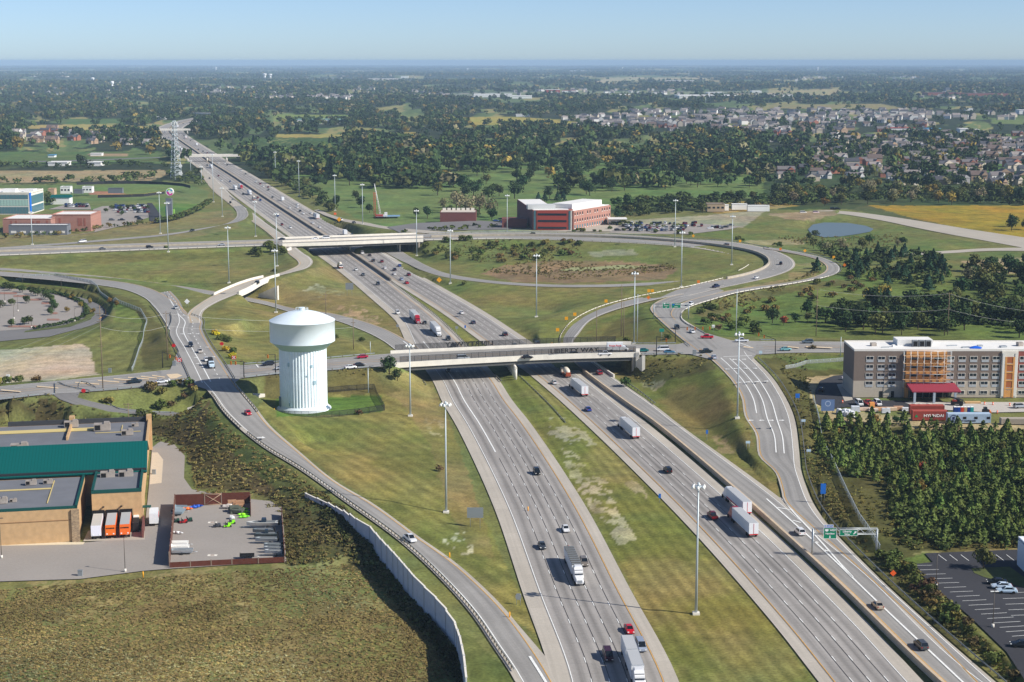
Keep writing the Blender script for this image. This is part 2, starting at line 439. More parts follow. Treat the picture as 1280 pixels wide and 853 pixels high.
RD['crossS'] = road('crossS',[(-80,322.6),(0,320),(160,313.8),(320,308),(430,304.6),(525,301),(640,299),(740,302),(800,304.5),(860,309),(907,316.7),(929,322),(936.6,330),(925.6,339.4),(899,347),(860,353.5),(830,355.5)],
  [(-80,318),(0,315.2),(160,309.5),(320,304.4),(430,300.6),(525,297.4),(640,295.2),(740,296.9),(800,299.5),(860,304),(907,309.7),(936,315.4),(953,322),(957,328),(953,333),(938,339.5),(905,347),(868,350.5),(830,352.3)],
  [8,8,8,8,7.5,7,6,5,4],M_ASPH,1,  shoulder=(2.6,1.2),marks=(('L',2.7,False,0.2,None),('R',1.3,True,0.2,None),(0.55,0,False,0.18,(3,9))),kindname='road')
RD['loopin'] = road('loopin',[(842,355),(815,356.8),(760,359),(700,359.5),(640,356.8),(600,353),(557,347),(527,338),(508,329),(488,319),(465,305)],
  [(842,351.8),(815,353.3),(760,356),(700,356.6),(640,353.7),(600,349.5),(560,342.5),(535,333),(520,325),(503,315),(480,301)],[4.4,4,3,2,1,0,0,0],M_ASPH,2,shoulder=0.7,kindname='ramp')
RD['cd'] = road('cd',[(1270,935),(1171,851),(1050,733),(984,672),(917.5,612.5),(822.5,533),(780,503),(731,466),(712,448),(703,434),(701.5,427),(704,420),(719,403),(748,387.5),(792,374),(856,360.5),(884,354),(905,349)],
  [(1372,935),(1223,838),(1095,720),(1030,668),(974,622),(852,533),(817,506),(760,468),(733,448),(718,436),(717,429),(723,421),(739,402.5),(766,390),(792,382),(831,372.5),(866,366),(905,358)],
  [0,0,0,0,0,0,0,0,0.5,1.5,3.2,5.2,6.6,7],M_ASPH,1,step=6,shoulder=(1.3,2.6),marks=(('L',1.6,True,0.22,None),('R',2.8,False,0.2,None)),kindname='ramp')
RD['exitE'] = road('exitE',[(1220,855),(1150,782),(1068,706),(1010,655),(980,627),(976,612),(968,592),(949,574),(944,546),(931,524),(927,500),(921,486),(907,467),(886,447),(872,436)],
  [(1262,868),(1172,790),(1095,719),(1040,662),(1018,633),(1008,611),(1001,590),(999,570),(993.5,528),(985,504),(974,484),(962,468),(942,448),(936,440)],
  [0,0,0,0,0,0.5,1.8,3.8,5.9,7.5,8,8],M_ASPH,2,step=5,shoulder=(0.8,1.8),marks=(('L',0.9,True,0.22,None),('R',2.0,False,0.22,None)),kindname='ramp')
RD['northleg'] = road('northleg',[(872,440),(858,429),(834,409),(817,393),(813,385),(822,377),(838,371),(862,366),(895,360)],
  [(905,436),(884,418),(866,407),(852,398),(847,391),(846,384),(858,378),(880,371.5),(905,364)],[8,8,8,7.5,7,6.5],M_ASPH,3,shoulder=0.8,marks=(('L',0.9,True,0.2,None),),kindname='ramp')
RD['loopE'] = road('loopE',[(843,400),(838,393),(843,384.5),(860,376),(900,366),(922.5,361.5),(985,353),(1016,346.5),(1032,338.5),(1029,329),(1011,321.5),(985,316),(955,311)],
  [(862,406),(853,398),(853,391),(862,384.5),(900,372.5),(922.5,366.5),(1001,353.5),(1032,347),(1049,340),(1046,330),(1024,321),(1008,317.5),(985,313),(955,308.5)],
  [8,8,8,7.5,7,6.5,6.5,6.5,7],M_ASPH,2,shoulder=0.9,marks=(('L',1.0,True,0.2,None),('R',1.0,False,0.2,None)),kindname='ramp')
RD['arterial'] = road('arterial',[(-80,508),(0,500),(55,493.5),(109,490),(150,487),(200,482),(235,478.5),(293,474),(351,467.5),(409,463.3),(477,458.5),(560,453.5),(640,449.3),(680,447.2),(796,444),(865,442.8),(938,444),(982,441.6),(1060,441.4),(1180,442),(1290,443),(1400,444)],
  [(-80,490.5),(0,483),(62,477),(125,471.4),(200,463.6),(240,459.5),(288,457.5),(351,453.4),(409,449),(477,443),(560,438.8),(640,435.2),(680,433.6),(760,430.9),(855,430),(891,424),(918,426),(982,427),(1060,428),(1180,428.6),(1290,429.2),(1400,430)],
  [7,8,8,8,8,8,8,8,8,7.5,6,5,5],M_ASPH,0,  kindname='road')
RD['path'] = road('path',[(66,493),(72,498),(80,506),(95,511),(116,515),(150,519.5),(200,521),(252,521)],
  [(100,490.5),(97,496),(98,501),(110,506),(128,510.5),(160,515),(205,516.8),(252,517)],[8,7,5.5,4,3,2,1,0.5],M_ASPHD,1,kindname='path')
for nm,x0,x1,y0,y1 in (('crossN',352,524,280,330),('crossS',353,528,280,330),('arterial',500,790,400,470),('rampC',284,330,345,372)):
 q = np.array([proj(*p) for p in REG[nm]['c']]); REG[nm]['on'] &= ~((q[:,0] > x0) & (q[:,0] < x1) & (q[:,1] > y0) & (q[:,1] < y1))
RD['farroad'] = road('farroad',[(1010,264),(1050,267.5),(1100,275.5),(1150,286),(1220,299),(1290,312)],[(1040,263),(1075,266),(1120,272),(1170,280),(1240,291),(1300,300)],[5,4,3,3],M_CONCR,1,kindname='road')
RD['farroadB'] = road('farroadB',[(1130,320),(1180,317),(1235,314),(1290,314)],[(1128,317.5),(1178,314),(1225,311),(1290,309.5)],[4,3,3],M_CONCR,2,kindname='road')
RD['nbexit'] = road('nbexit',[(392,263),(410,271),(430,277.5),(452,281.5),(480,286.3),(520,291),(580,295)],[(398,262),(415,269),(432,274.5),(455,278.5),(482,283.4),(522,287.5),(580,291.5)],[0,1,3,5,6,7],M_CONCR,1,kindname='ramp')
RD['lane'] = road('lane',[(36,203),(90,202),(160,199),(200,197.6)],[(36,201.6),(90,200.6),(160,197.8),(200,196.6)],[4,5,6,8],M_ASPHD,1,kindname='road')
A = RD['arterial']; ad = (A['b']-A['a'])/A['w'][:,None]
ax = np.array([proj(*p)[0] for p in A['c']])
def amark(fr,yel,w,dash,x0,x1): stripe(A['a']+(A['b']-A['a'])*fr,w,0.09,yel,dash,clip=(ax > x0) & (ax < x1))
for fr,yel,w,dash in ((0.04,False,0.2,None),(0.96,False,0.2,None),(0.43,True,0.25,None),(0.57,True,0.25,None),(0.23,False,0.2,(3,6)),(0.77,False,0.2,(3,6))):
 amark(fr,yel,w,dash,-90,215); amark(fr,yel,w,dash,296,845); amark(fr,yel,w,dash,945,1410)
E = RD['exitE']; ey = np.array([proj(*p)[1] for p in E['c']])
for fr,y0 in ((0.26,522),(0.45,570),(0.64,572)): stripe(E['a']+(E['b']-E['a'])*fr,0.38,0.13,False,clip=(ey > 448) & (ey < y0))
gA = pxline([(958,624),(985,648),(1012,672),(1045,703),(1100,756),(1203,853),(1290,935)],5); gB = pxline([(978,624),(992,641),(1010,660),(1030,682),(1052,707),(1066,722)],5)
stripe(gA,0.5,0.14); stripe(gB,0.5,0.14)
for a,b in (((972,635),(988,638)),((991,651),(1001,654)),((1017,677),(1023,679)),((1030,688),(1036,690))): stripe(np.array([tuple(G(*a)),tuple(G(*b))]),0.6,0.14)
wg = pxline([(504,427),(512,433),(522,440)],3); stripe(wg,0.5,0.14)
wg = pxline([(662,821),(676,843),(690,866)],3); stripe(wg,0.6,0.14)
wg = pxline([(474,315),(488,322),(496,325)],3); stripe(wg,0.5,0.14)
def patch(name,px,z,m,zo=0.03):
 b = MB(); b.face([(*G(p[0],p[1],z)[:2],z+zo) for p in px]); o = b.obj(name,m)
 p = o.data.polygons[0]
 if p.normal.z < 0: o.data.flip_normals()
 o['kind'] = 'structure'; return o
patch('pavement',[(958,623),(979,622),(1004,660),(1030,690),(1062,720),(1048,712),(1000,665)],0,M_SHOULDER,0.03)
patch('pavement',[(640,772),(682,821),(718,895),(690,900),(668,830)],0,M_SHOULDER,0.018)
patch('pavement',[(212,464),(222,440),(268,440),(280,456),(300,456),(300,474),(292,480),(258,487),(235,480),(205,482),(200,464)],8,M_ASPH,0.075)
patch('pavement',[(845,431),(860,428),(884,417),(915,426),(945,427),(945,444),(940,450),(890,450),(862,443),(845,443)],8,M_ASPH,0.082)
def paint(px,z,m,zo=0.11):
 return patch('road_marking',px,z,m,zo)
paint([(208,468.5),(222,467.5),(228,470),(220,473.5),(213,474)],8,M_BUFF)
for a,b in ((-30,-4),(1.5,26),(46,73),(94,124),(122,149),(142,170),(160,186),(176,196),(190,206)):
 yc = 488.9-0.098*((a+b)/2-14)
 paint([(a,yc-1.7),(b,yc+0.5),(b,yc+1.7),(a,yc-0.5)],8,M_BUFF)
for a,b in ((930,941),(985,998),(1008,1040)): paint([(a,433.2),(b,434.6),(b+1,435.8),(a-1,434.4)],8,M_BUFF)
def arrow(px,py,z,side=1,m=M_WHITE,s=1.0):
 pts = [(-4,-0.35),(1.2*1,-0.5),(1.2,-1.1),(4.2,0.1),(1.2,1.0),(1.2,0.4),(-4,0.35)]
 paint([(px+side*x*s,py+y*s*1.0) for x,y in pts],z,m,0.14)
for px,py in ((909,462),(919.5,461.5),(932,461),(943.5,461),(923.5,478.5),(935,478),(946,477.5),(958,477),(918,450),(930,449.7)): arrow(px,py,8,1 if px > 928 else -1,s=0.75)
for px,py in ((938.5,526),(952,526),(964,526),(977,526)): arrow(px,py,6.8,-1 if px < 955 else 1,s=0.85)
for px,py in ((295.5,520.5),(326.5,547.5)): arrow(px,py,6.6,1,s=1.25)
for px,py in ((227.6,418),(237,417.8),(247,417.8),(259,434.5),(245,447.5),(267,446.5),(247,455)): arrow(px,py,8,1,s=0.6)
stripe(np.array([tuple(G(211,474,8)),tuple(G(216,481.5,8))]),0.6,0.14); stripe(np.array([tuple(G(904,446.5,8)),tuple(G(940,445,8))]),0.6,0.14)
stripe(np.array([tuple(G(924,429,8)),tuple(G(938,434,8))]),0.5,0.14); stripe(np.array([tuple(G(320,456,8)),tuple(G(323,460,8))]),0.5,0.14)
SEAM.build('road_seam',mat('tarred seam',C(70,68,68),0.9)); PAINT_W.build('road_marking',M_WHITE); PAINT_Y.build('road_marking',M_YELLOW)
# ---- terrain: one sheet, raised and cut to meet the roads
PADS = [  # pixel polygon, height
 ([(-90,520),(150,534),(192,541),(215,552),(233,563),(235,600),(245,613),(320,620),(352,640),(357,704),(215,713),(180,716),(100,725),(-90,732)],0.0),
 ([(-80,356),(0,357),(50,357),(95,363),(128,373),(143,387),(138,398),(110,409),(60,422),(0,430),(-80,436)],3.0),
 ([(1012,470),(1062,466),(1400,466),(1400,540),(1180,537),(1040,524),(1024,500)],4.0),
 ([(1134,706),(1152,688),(1400,680),(1400,880),(1300,860),(1210,780)],1.5),
 ([(440,306),(470,296),(560,288),(640,282),(770,280),(900,268),(1050,262),(1040,270),(930,284),(860,291),(640,291.5),(545,293),(490,303)],6.0),
 ([(-80,312),(0,304),(60,299),(120,290),(195,276),(230,262),(190,250),(-80,255)],5.0),
 ([(1010,297),(1030,297),(1090,292),(1097,286),(1060,279),(1010,278)],3.0),
 ([(690,340),(820,335),(820,330),(770,328),(690,336)],0.3),
 ([(318,498),(478,496),(482,514),(440,520),(345,521),(318,512)],2.0),
 ([(-90,760),(330,722),(470,700),(575,830),(590,950),(-90,950)],0.0),
 ([(1020,545),(1290,545),(1290,670),(1130,690),(1030,640)],1.5),
]
BASEZ = 1.2
for P,z in PADS: pass
PADW = [(np.array([tuple(G(p[0],p[1],z))[:2] for p in P]),z) for P,z in PADS]
CTL = [(420,560,1.5,10),(560,380,0,10),(150,345,4,20),(230,330,4,20),(640,390,0.0,20),(760,330,1,12),(560,315,3,10),
  (650,310,3.5,10),(1000,400,4,25),(1150,380,4,40),(330,420,3,12),(150,430,5,12),(430,430,2.5,8),(960,385,4.0,10),(1150,300,4,30),(940,330,5.5,6)]
CTLW = [(G(a,b,c),c,r) for a,b,c,r in CTL]
def seg_dist(x,y,c,hw,on):
 """distance to the road's edge and the road height there, over the stations that lie on the ground"""
 best = np.full(x.shape,1e9); zb = np.zeros(x.shape)
 k = 3 if len(c) > 60 else 2
 idx = list(range(0,len(c)-1,k))
 for i in idx:
  j = min(i+k,len(c)-1)
  if not (on[i] and on[j]): continue
  ax_,ay,bx,by = c[i,0],c[i,1],c[j,0],c[j,1]
  dx,dy = bx-ax_,by-ay; L2 = dx*dx+dy*dy+1e-9
  t = np.clip(((x-ax_)*dx+(y-ay)*dy)/L2,0,1)
  d = np.hypot(x-(ax_+t*dx),y-(ay+t*dy))-(hw[i]+t*(hw[j]-hw[i]))
  m = d < best
  best = np.where(m,d,best); zb = np.where(m,c[i,2]+t*(c[j,2]-c[i,2]),zb)
 return np.maximum(best,0),zb
def poly_in(x,y,P):
 ins = np.zeros(x.shape,bool); n = len(P)
 for i in range(n):
  x1,y1 = P[i]; x2,y2 = P[(i+1) % n]
  if y1 == y2: continue
  c = ((y1 > y) != (y2 > y)) & (x < (x2-x1)*(y-y1)/(y2-y1)+x1)
  ins ^= c
 return ins
def poly_dist(x,y,P):
 d = np.full(x.shape,1e9); n = len(P)
 for i in range(n):
  x1,y1 = P[i]; x2,y2 = P[(i+1) % n]; dx,dy = x2-x1,y2-y1
  t = np.clip(((x-x1)*dx+(y-y1)*dy)/(dx*dx+dy*dy+1e-9),0,1)
  d = np.minimum(d,np.hypot(x-x1-t*dx,y-y1-t*dy))
 return np.where(poly_in(x,y,P),0,d)
RBOX = []
for r in ROADS:
 c = r['c']; RBOX.append((c[:,0].min()-160,c[:,0].max()+160,c[:,1].min()-160,c[:,1].max()+160))
def gz(x,y):
 x = np.atleast_1d(np.asarray(x,float)); y = np.atleast_1d(np.asarray(y,float))
 W = np.full(x.shape,1/70.0**1.45); Z = W*BASEZ; near = np.full(x.shape,1e9)
 def acc(idx,d,z,soft=2.5,lock=2.5):
  w = 1/np.maximum(d-soft,0.04)**1.45
  W[idx] += w; Z[idx] += w*z; near[idx] = np.minimum(near[idx],d)
 for r,b in zip(ROADS,RBOX):
  m = np.nonzero((x > b[0]) & (x < b[1]) & (y > b[2]) & (y < b[3]))[0]
  if len(m) == 0: continue
  d,z = seg_dist(x[m],y[m],r['c'],r['hw'],r['on'])
  k = d < 160
  acc(m[k],d[k],z[k])
 for P,z in PADW:
  lo,hi = P.min(0)-160,P.max(0)+160
  m = np.nonzero((x > lo[0]) & (x < hi[0]) & (y > lo[1]) & (y < hi[1]))[0]
  if len(m) == 0: continue
  d = poly_dist(x[m],y[m],P); acc(m,d,np.full(len(m),z),soft=0.0)
 for p,z,rr in CTLW:
  m = np.nonzero((abs(x-p.x) < 200) & (abs(y-p.y) < 200))[0]
  if len(m): acc(m,np.maximum(np.hypot(x[m]-p.x,y[m]-p.y)-rr,1.0),np.full(len(m),z),soft=0)
 out = Z/W
 out -= np.where(near < 2.2,0.22,np.where(near < 4,0.22*(4-near)/1.8,0))
 far = np.clip((y-1500)/500,0,1)
 return out*(1-far)+BASEZ*far
def gz1(x,y):
 return float(gz(x,y)[0])
def on(px,py,dz=0.0):
 """point of the terrain seen at pixel"""
 z = 1.0
 for _ in range(3):
  p = G(px,py,z); z = gz1(p.x,p.y)
 return Vector((p.x,p.y,z+dz))
_T = NR.random((64,64))
def vnoise(x,y):
 xi,yi = np.floor(x).astype(int),np.floor(y).astype(int); fx,fy = x-xi,y-yi
 fx = fx*fx*(3-2*fx); fy = fy*fy*(3-2*fy)
 g = lambda a,b: _T[a % 64,b % 64]
 return (g(xi,yi)*(1-fx)+g(xi+1,yi)*fx)*(1-fy)+(g(xi,yi+1)*(1-fx)+g(xi+1,yi+1)*fx)*fy
def fbm(x,y,o=4):
 s,a,t = 0,0.5,0
 for i in range(o): s = s+a*vnoise(x*2**i+17*i,y*2**i+31*i); t += a; a *= .55
 return s/t
# ---- land cover in photo pixels: (polygon, sRGB, edge wobble px, patch mix colour, patch amount, stripes (angle deg, spacing m, amount))
GR = (118,116,68)
COVER = [
 ([(-300,70),(1600,70),(1600,200),(-300,236)],(50,58,40),4,(66,70,44),0.7,None),
 ([(-300,190),(1600,190),(1600,262),(900,262),(640,275),(430,262),(340,215),(280,190),(-300,236)],(70,80,48),3,(80,88,52),0.6,None),
 ([(345,196),(420,200),(560,205),(700,200),(860,205),(960,222),(965,246),(760,262),(640,280),(470,285),(425,262),(385,238),(350,215)],(112,126,72),1.5,(98,112,62),0.7,(20,14,0.14)),
 ([(955,205),(1080,210),(1080,240),(955,245)],(70,82,48),3,(60,74,44),.5,None),
 ([(-200,214),(60,213.5),(200,212.5),(216,216),(190,226),(60,228),(-200,232)],(170,146,112),0.8,(150,130,96),0.6,None),
 ([(35,157),(110,155),(185,158),(185,162),(110,163),(35,161)],(176,152,92),0.6,(160,140,80),0.5,None),
 ([(84,149),(165,148.5),(165,154),(84,156)],(92,112,62),0.6,(80,100,56),0.5,None),
 ([(340,143),(437,144),(440,150),(345,153)],(136,142,76),0.6,(120,130,66),0.5,None),
 ([(345,168),(440,168),(440,175),(345,175)],(172,152,84),0.6,(150,130,72),0.5,None),
 ([(555,147),(640,146),(700,150),(735,155),(728,159),(650,157),(590,156)],(172,152,76),0.7,(150,138,66),0.5,None),
 ([(485,166),(520,165),(530,172),(480,174)],(150,138,80),0.6,(130,120,70),0.5,None),
 ([(290,172),(430,172),(430,192),(330,196),(296,186)],(80,96,50),1.0,(66,84,44),0.8,(60,9,0.2)),
 ([(960,131),(1100,130),(1140,137),(960,136)],(150,134,90),0.6,(130,120,80),0.5,None),
 ([(1240,148),(1300,148),(1300,156),(1240,155)],(110,122,70),0.6,None,0,None),
 ([(1097,176),(1140,175),(1136,182),(1100,183)],(96,122,66),0.5,None,0,None),
 ([(1190,206),(1262,205),(1262,214),(1195,215)],(98,122,68),0.5,None,0,None),
 ([(760,97),(860,97),(910,99),(860,101),(800,101),(760,105),(735,106)],(176,160,124),0.4,None,0,None),
 ([(960,113),(1050,111.5),(1050,119),(960,121)],(166,150,108),0.5,None,0,None),
 ([(640,115),(760,114),(960,114),(960,119),(640,120)],(120,124,84),0.8,(150,146,130),0.6,None),
 ([(560,117),(640,115),(640,122),(575,123)],(120,124,100),0.8,(160,158,150),0.6,None),
 ([(-100,191),(60,190),(200,189),(205,204),(100,206),(-100,206)],(96,112,64),0.8,(84,98,56),0.6,None),
 ([(110,192),(160,192),(158,196),(112,196)],(160,134,104),0.4,None,0,None),
 ([(-100,234),(40,231),(230,229),(262,240),(255,258),(200,276),(60,262),(-100,262)],(112,122,74),0.8,(98,110,62),0.6,None),
 ([(112,240),(158,238),(158,243),(112,244)],(172,118,92),0.3,None,0,None),
 ([(122,241.5),(166,240),(167,244.5),(124,247)],(176,122,96),0.3,None,0,None),
 ([(120,231),(210,230),(232,234),(212,243),(170,244),(120,238)],(112,126,72),0.3,None,0,None),
 ([(192,255),(256,255),(235,268),(222,276),(205,276),(200,268)],(96,120,58),0.3,(86,110,52),0.4,(10,9,0.14)),
 ([(-100,300),(120,291),(230,268),(290,262),(300,285),(200,305),(-100,322)],(128,118,76),1.0,(140,122,86),0.7,None),
 ([(-100,320),(180,315),(340,306),(350,330),(300,362),(250,372),(150,350),(-100,334)],(116,119,66),1.0,(132,122,74),0.8,(4,11,0.06)),
 ([(-100,326),(330,314),(330,322),(-100,336)],(110,104,60),2.0,(120,112,64),0.5,None),
 ([(0,346),(130,364),(175,376),(210,420),(220,460),(180,462),(172,400),(120,372),(0,356)],(106,98,58),2.0,(92,90,50),0.8,None),
 ([(-80,350),(60,353),(120,366),(168,388),(183,404),(166,466),(110,470),(114,430),(140,405),(146,388),(120,366),(60,356),(-80,356)],(112,122,62),0.8,(100,110,54),0.6,(80,7,0.16)),
 ([(-100,440),(60,426),(110,412),(140,402),(180,404),(166,466),(112,470),(90,440),(-100,452)],(118,118,68),1.0,(106,110,60),0.6,(82,7,0.14)),
 ([(-100,446),(0,438),(60,433),(104,430),(114,440),(118,462),(124,468),(80,474),(-100,486)],(184,166,140),1.6,(196,180,154),0.9,None),
 ([(262,404),(285,376),(340,352),(380,340),(430,390),(340,410),(420,420),(470,440),(300,452),(278,440)],(122,116,66),1.2,(146,130,80),0.8,(35,9,0.10)),
 ([(386,336),(430,330),(520,420),(505,428),(440,392),(360,384),(345,360)],(122,114,66),2.0,(136,120,78),0.9,None),
 ([(418,382),(450,382),(478,400),(470,406),(430,396)],(160,138,104),3.0,(140,120,84),0.9,None),
 ([(380,364),(396,356),(430,366),(428,370),(395,372)],(178,166,140),3.0,(140,130,90),0.9,None),
 ([(497,355),(640,500),(606,440),(560,396)],(122,122,62),1.0,(136,128,70),0.7,None),
 ([(640,500),(735,632),(850,853),(1016,853),(960,772),(836,633),(700,500),(665,471),(630,470)],(118,115,58),1.0,(138,124,74),0.8,(99,3.4,0.17)),
 ([(672,538),(690,520),(705,524),(725,536),(745,556),(720,560),(690,545)],(162,150,122),2.6,(146,134,98),0.6,None),
 ([(700,560),(722,570),(760,605),(775,640),(800,678),(775,680),(742,640),(715,600)],(176,162,128),3.5,(140,126,84),1.0,None),
 ([(780,600),(800,600),(815,640),(800,640)],(156,140,104),3.0,(126,114,68),1.0,None),
 ([(330,500),(490,460),(540,480),(600,640),(680,800),(640,775),(560,700),(470,632),(372,562),(320,510)],(118,114,60),1.2,(140,126,72),0.9,(118,5.0,0.15)),
 ([(470,464),(535,466),(560,520),(575,560),(600,640),(620,700),(590,690),(560,640),(540,560),(500,500),(474,490)],(124,112,64),2.5,(146,124,80),1.0,None),
 ([(552,675),(588,662),(594,690),(578,694)],(182,168,138),3.0,(130,116,72),0.9,None),
 ([(530,508),(552,520),(556,546),(545,548),(530,530)],(172,152,116),3.0,(130,116,72),0.9,None),
 ([(345,498),(478,495),(480,514),(440,519),(345,521)],(98,118,52),0.5,(88,108,46),0.5,(2,5,0.08)),
 ([(330,462),(480,460),(500,490),(330,500)],(104,94,56),1.5,(120,102,62),0.8,None),
 ([(-90,500),(60,500),(120,520),(240,524),(262,500),(330,565),(430,636),(470,700),(480,720),(356,702),(350,630),(318,616),(246,610),(234,560),(195,545),(150,534),(-90,522)],(86,80,48),2.0,(96,80,54),0.9,None),
 ([(262,500),(330,562),(430,632),(445,655),(380,640),(300,575),(255,535)],(98,100,58),2.0,(84,88,48),0.8,None),
 ([(-90,735),(200,712),(360,702),(470,690),(575,812),(590,960),(-90,960)],(146,134,88),3.0,(122,106,68),1.0,None),
 ([(-90,800),(60,790),(120,830),(60,870),(-90,870)],(146,142,110),8,(116,106,70),1.0,None),
 ([(120,810),(200,820),(180,860),(110,860)],(116,110,76),6,(96,88,54),1.0,None),
 ([(410,620),(640,845),(650,900),(600,900),(575,800),(470,680),(395,620)],(112,112,62),1.5,(96,98,54),0.8,None),
 ([(505,318),(640,302),(860,312),(930,324),(930,340),(860,352),(700,356),(560,344)],(110,114,62),1.2,(122,116,68),0.8,None),
 ([(630,332),(700,326),(800,328),(848,336),(830,350),(700,354),(640,352),(600,342)],(142,118,88),2.0,(126,106,76),0.8,None),
 ([(735,314),(790,312),(800,318),(740,322)],(150,140,112),1.5,None,0,None),
 ([(540,350),(700,360),(860,358),(760,384),(706,416),(690,430),(660,426),(600,385)],(116,118,64),1.2,(130,120,72),0.8,(35,9,0.05)),
 ([(720,428),(745,402),(800,382),(830,374),(815,390),(858,428)],(104,112,58),1.2,(124,108,62),0.7,None),
 ([(862,372),(985,349),(990,330),(1030,328),(1020,345),(985,352),(870,376)],(128,122,72),0.8,(148,128,88),0.9,None),
 ([(860,388),(1000,355),(1060,330),(1300,360),(1300,428),(884,420)],(106,116,60),1.5,(98,104,54),0.8,(30,6,0.08)),
 ([(868,392),(930,368),(1040,350),(1100,350),(1000,364),(920,380),(890,402)],(92,92,52),1.5,(110,98,62),0.8,None),
 ([(850,296),(920,282),(1010,272),(1140,285),(1280,316),(1300,345),(1140,330),(1060,318),(960,303),(900,300)],(102,112,60),1.2,(116,112,66),0.8,None),
 ([(930,301),(1000,299),(1006,306),(940,307)],(170,150,116),1.0,(140,130,88),0.7,None),
 ([(960,268),(1040,262),(1050,268),(1010,276),(980,274)],(160,138,108),1.5,(140,118,92),0.8,None),
 ([(1200,326),(1290,322),(1290,340),(1240,345)],(172,150,116),2.0,(150,136,100),0.8,None),
 ([(1083,257),(1300,257),(1300,300),(1270,296),(1190,283),(1130,270)],(168,134,48),1.0,(140,118,44),0.7,(8,7,0.05)),
 ([(1060,262),(1085,257),(1130,270),(1230,292),(1225,296),(1110,272)],(92,92,58),1.0,None,0,None),
 ([(790,446),(880,446),(908,470),(926,500),(945,560),(972,600),(975,622),(855,534),(800,490),(760,466)],(112,112,58),1.5,(130,112,68),0.9,None),
 ([(768,452),(885,446),(895,462),(830,478),(790,480)],(100,90,54),2.0,(112,98,58),0.7,None),
 ([(802,478),(830,476),(838,490),(812,494)],(166,146,118),2.5,(130,114,76),0.9,None),
 ([(888,545),(906,545),(918,566),(900,568)],(146,124,88),3.0,None,0,None),
 ([(950,448),(1062,444),(1062,470),(1012,472),(1020,520),(1290,540),(1290,690),(1150,690),(1230,853),(1240,900),(1100,740),(1010,620),(998,540),(970,470)],(98,90,52),2.0,(84,80,44),0.9,None),
 ([(970,446),(1062,444),(1062,462),(1000,462)],(96,104,56),1.0,None,0,None),
 ([(1008,472),(1064,468),(1064,474),(1020,480),(1026,510),(1190,528),(1290,530),(1290,538),(1180,538),(1040,526),(1014,500)],(184,158,122),1.2,(170,146,112),0.7,None),
 ([(1134,695),(1300,683),(1300,690),(1152,690)],(150,136,88),0.6,None,0,None),
 ([(1128,700),(1160,690),(1166,702),(1137,707),(1290,860),(1270,860),(1120,710)],(110,118,58),0.6,(120,120,66),0.5,None),
 ([(1000,425),(1300,425),(1300,428),(1000,427)],(96,92,52),0.6,None,0,None),
 ([(440,306),(470,296),(560,290),(900,268),(960,262),(930,284),(850,293),(640,291.5),(545,293),(490,303)],(150,142,118),0.8,(176,160,132),0.7,None),
 ([(850,256),(960,250),(1000,258),(900,268)],(160,134,66),1.0,(170,150,120),0.5,None),
]
def fieldsel(px,y): return (fbm(px/34+9,np.log(y)*13,3) > .585).astype(float)
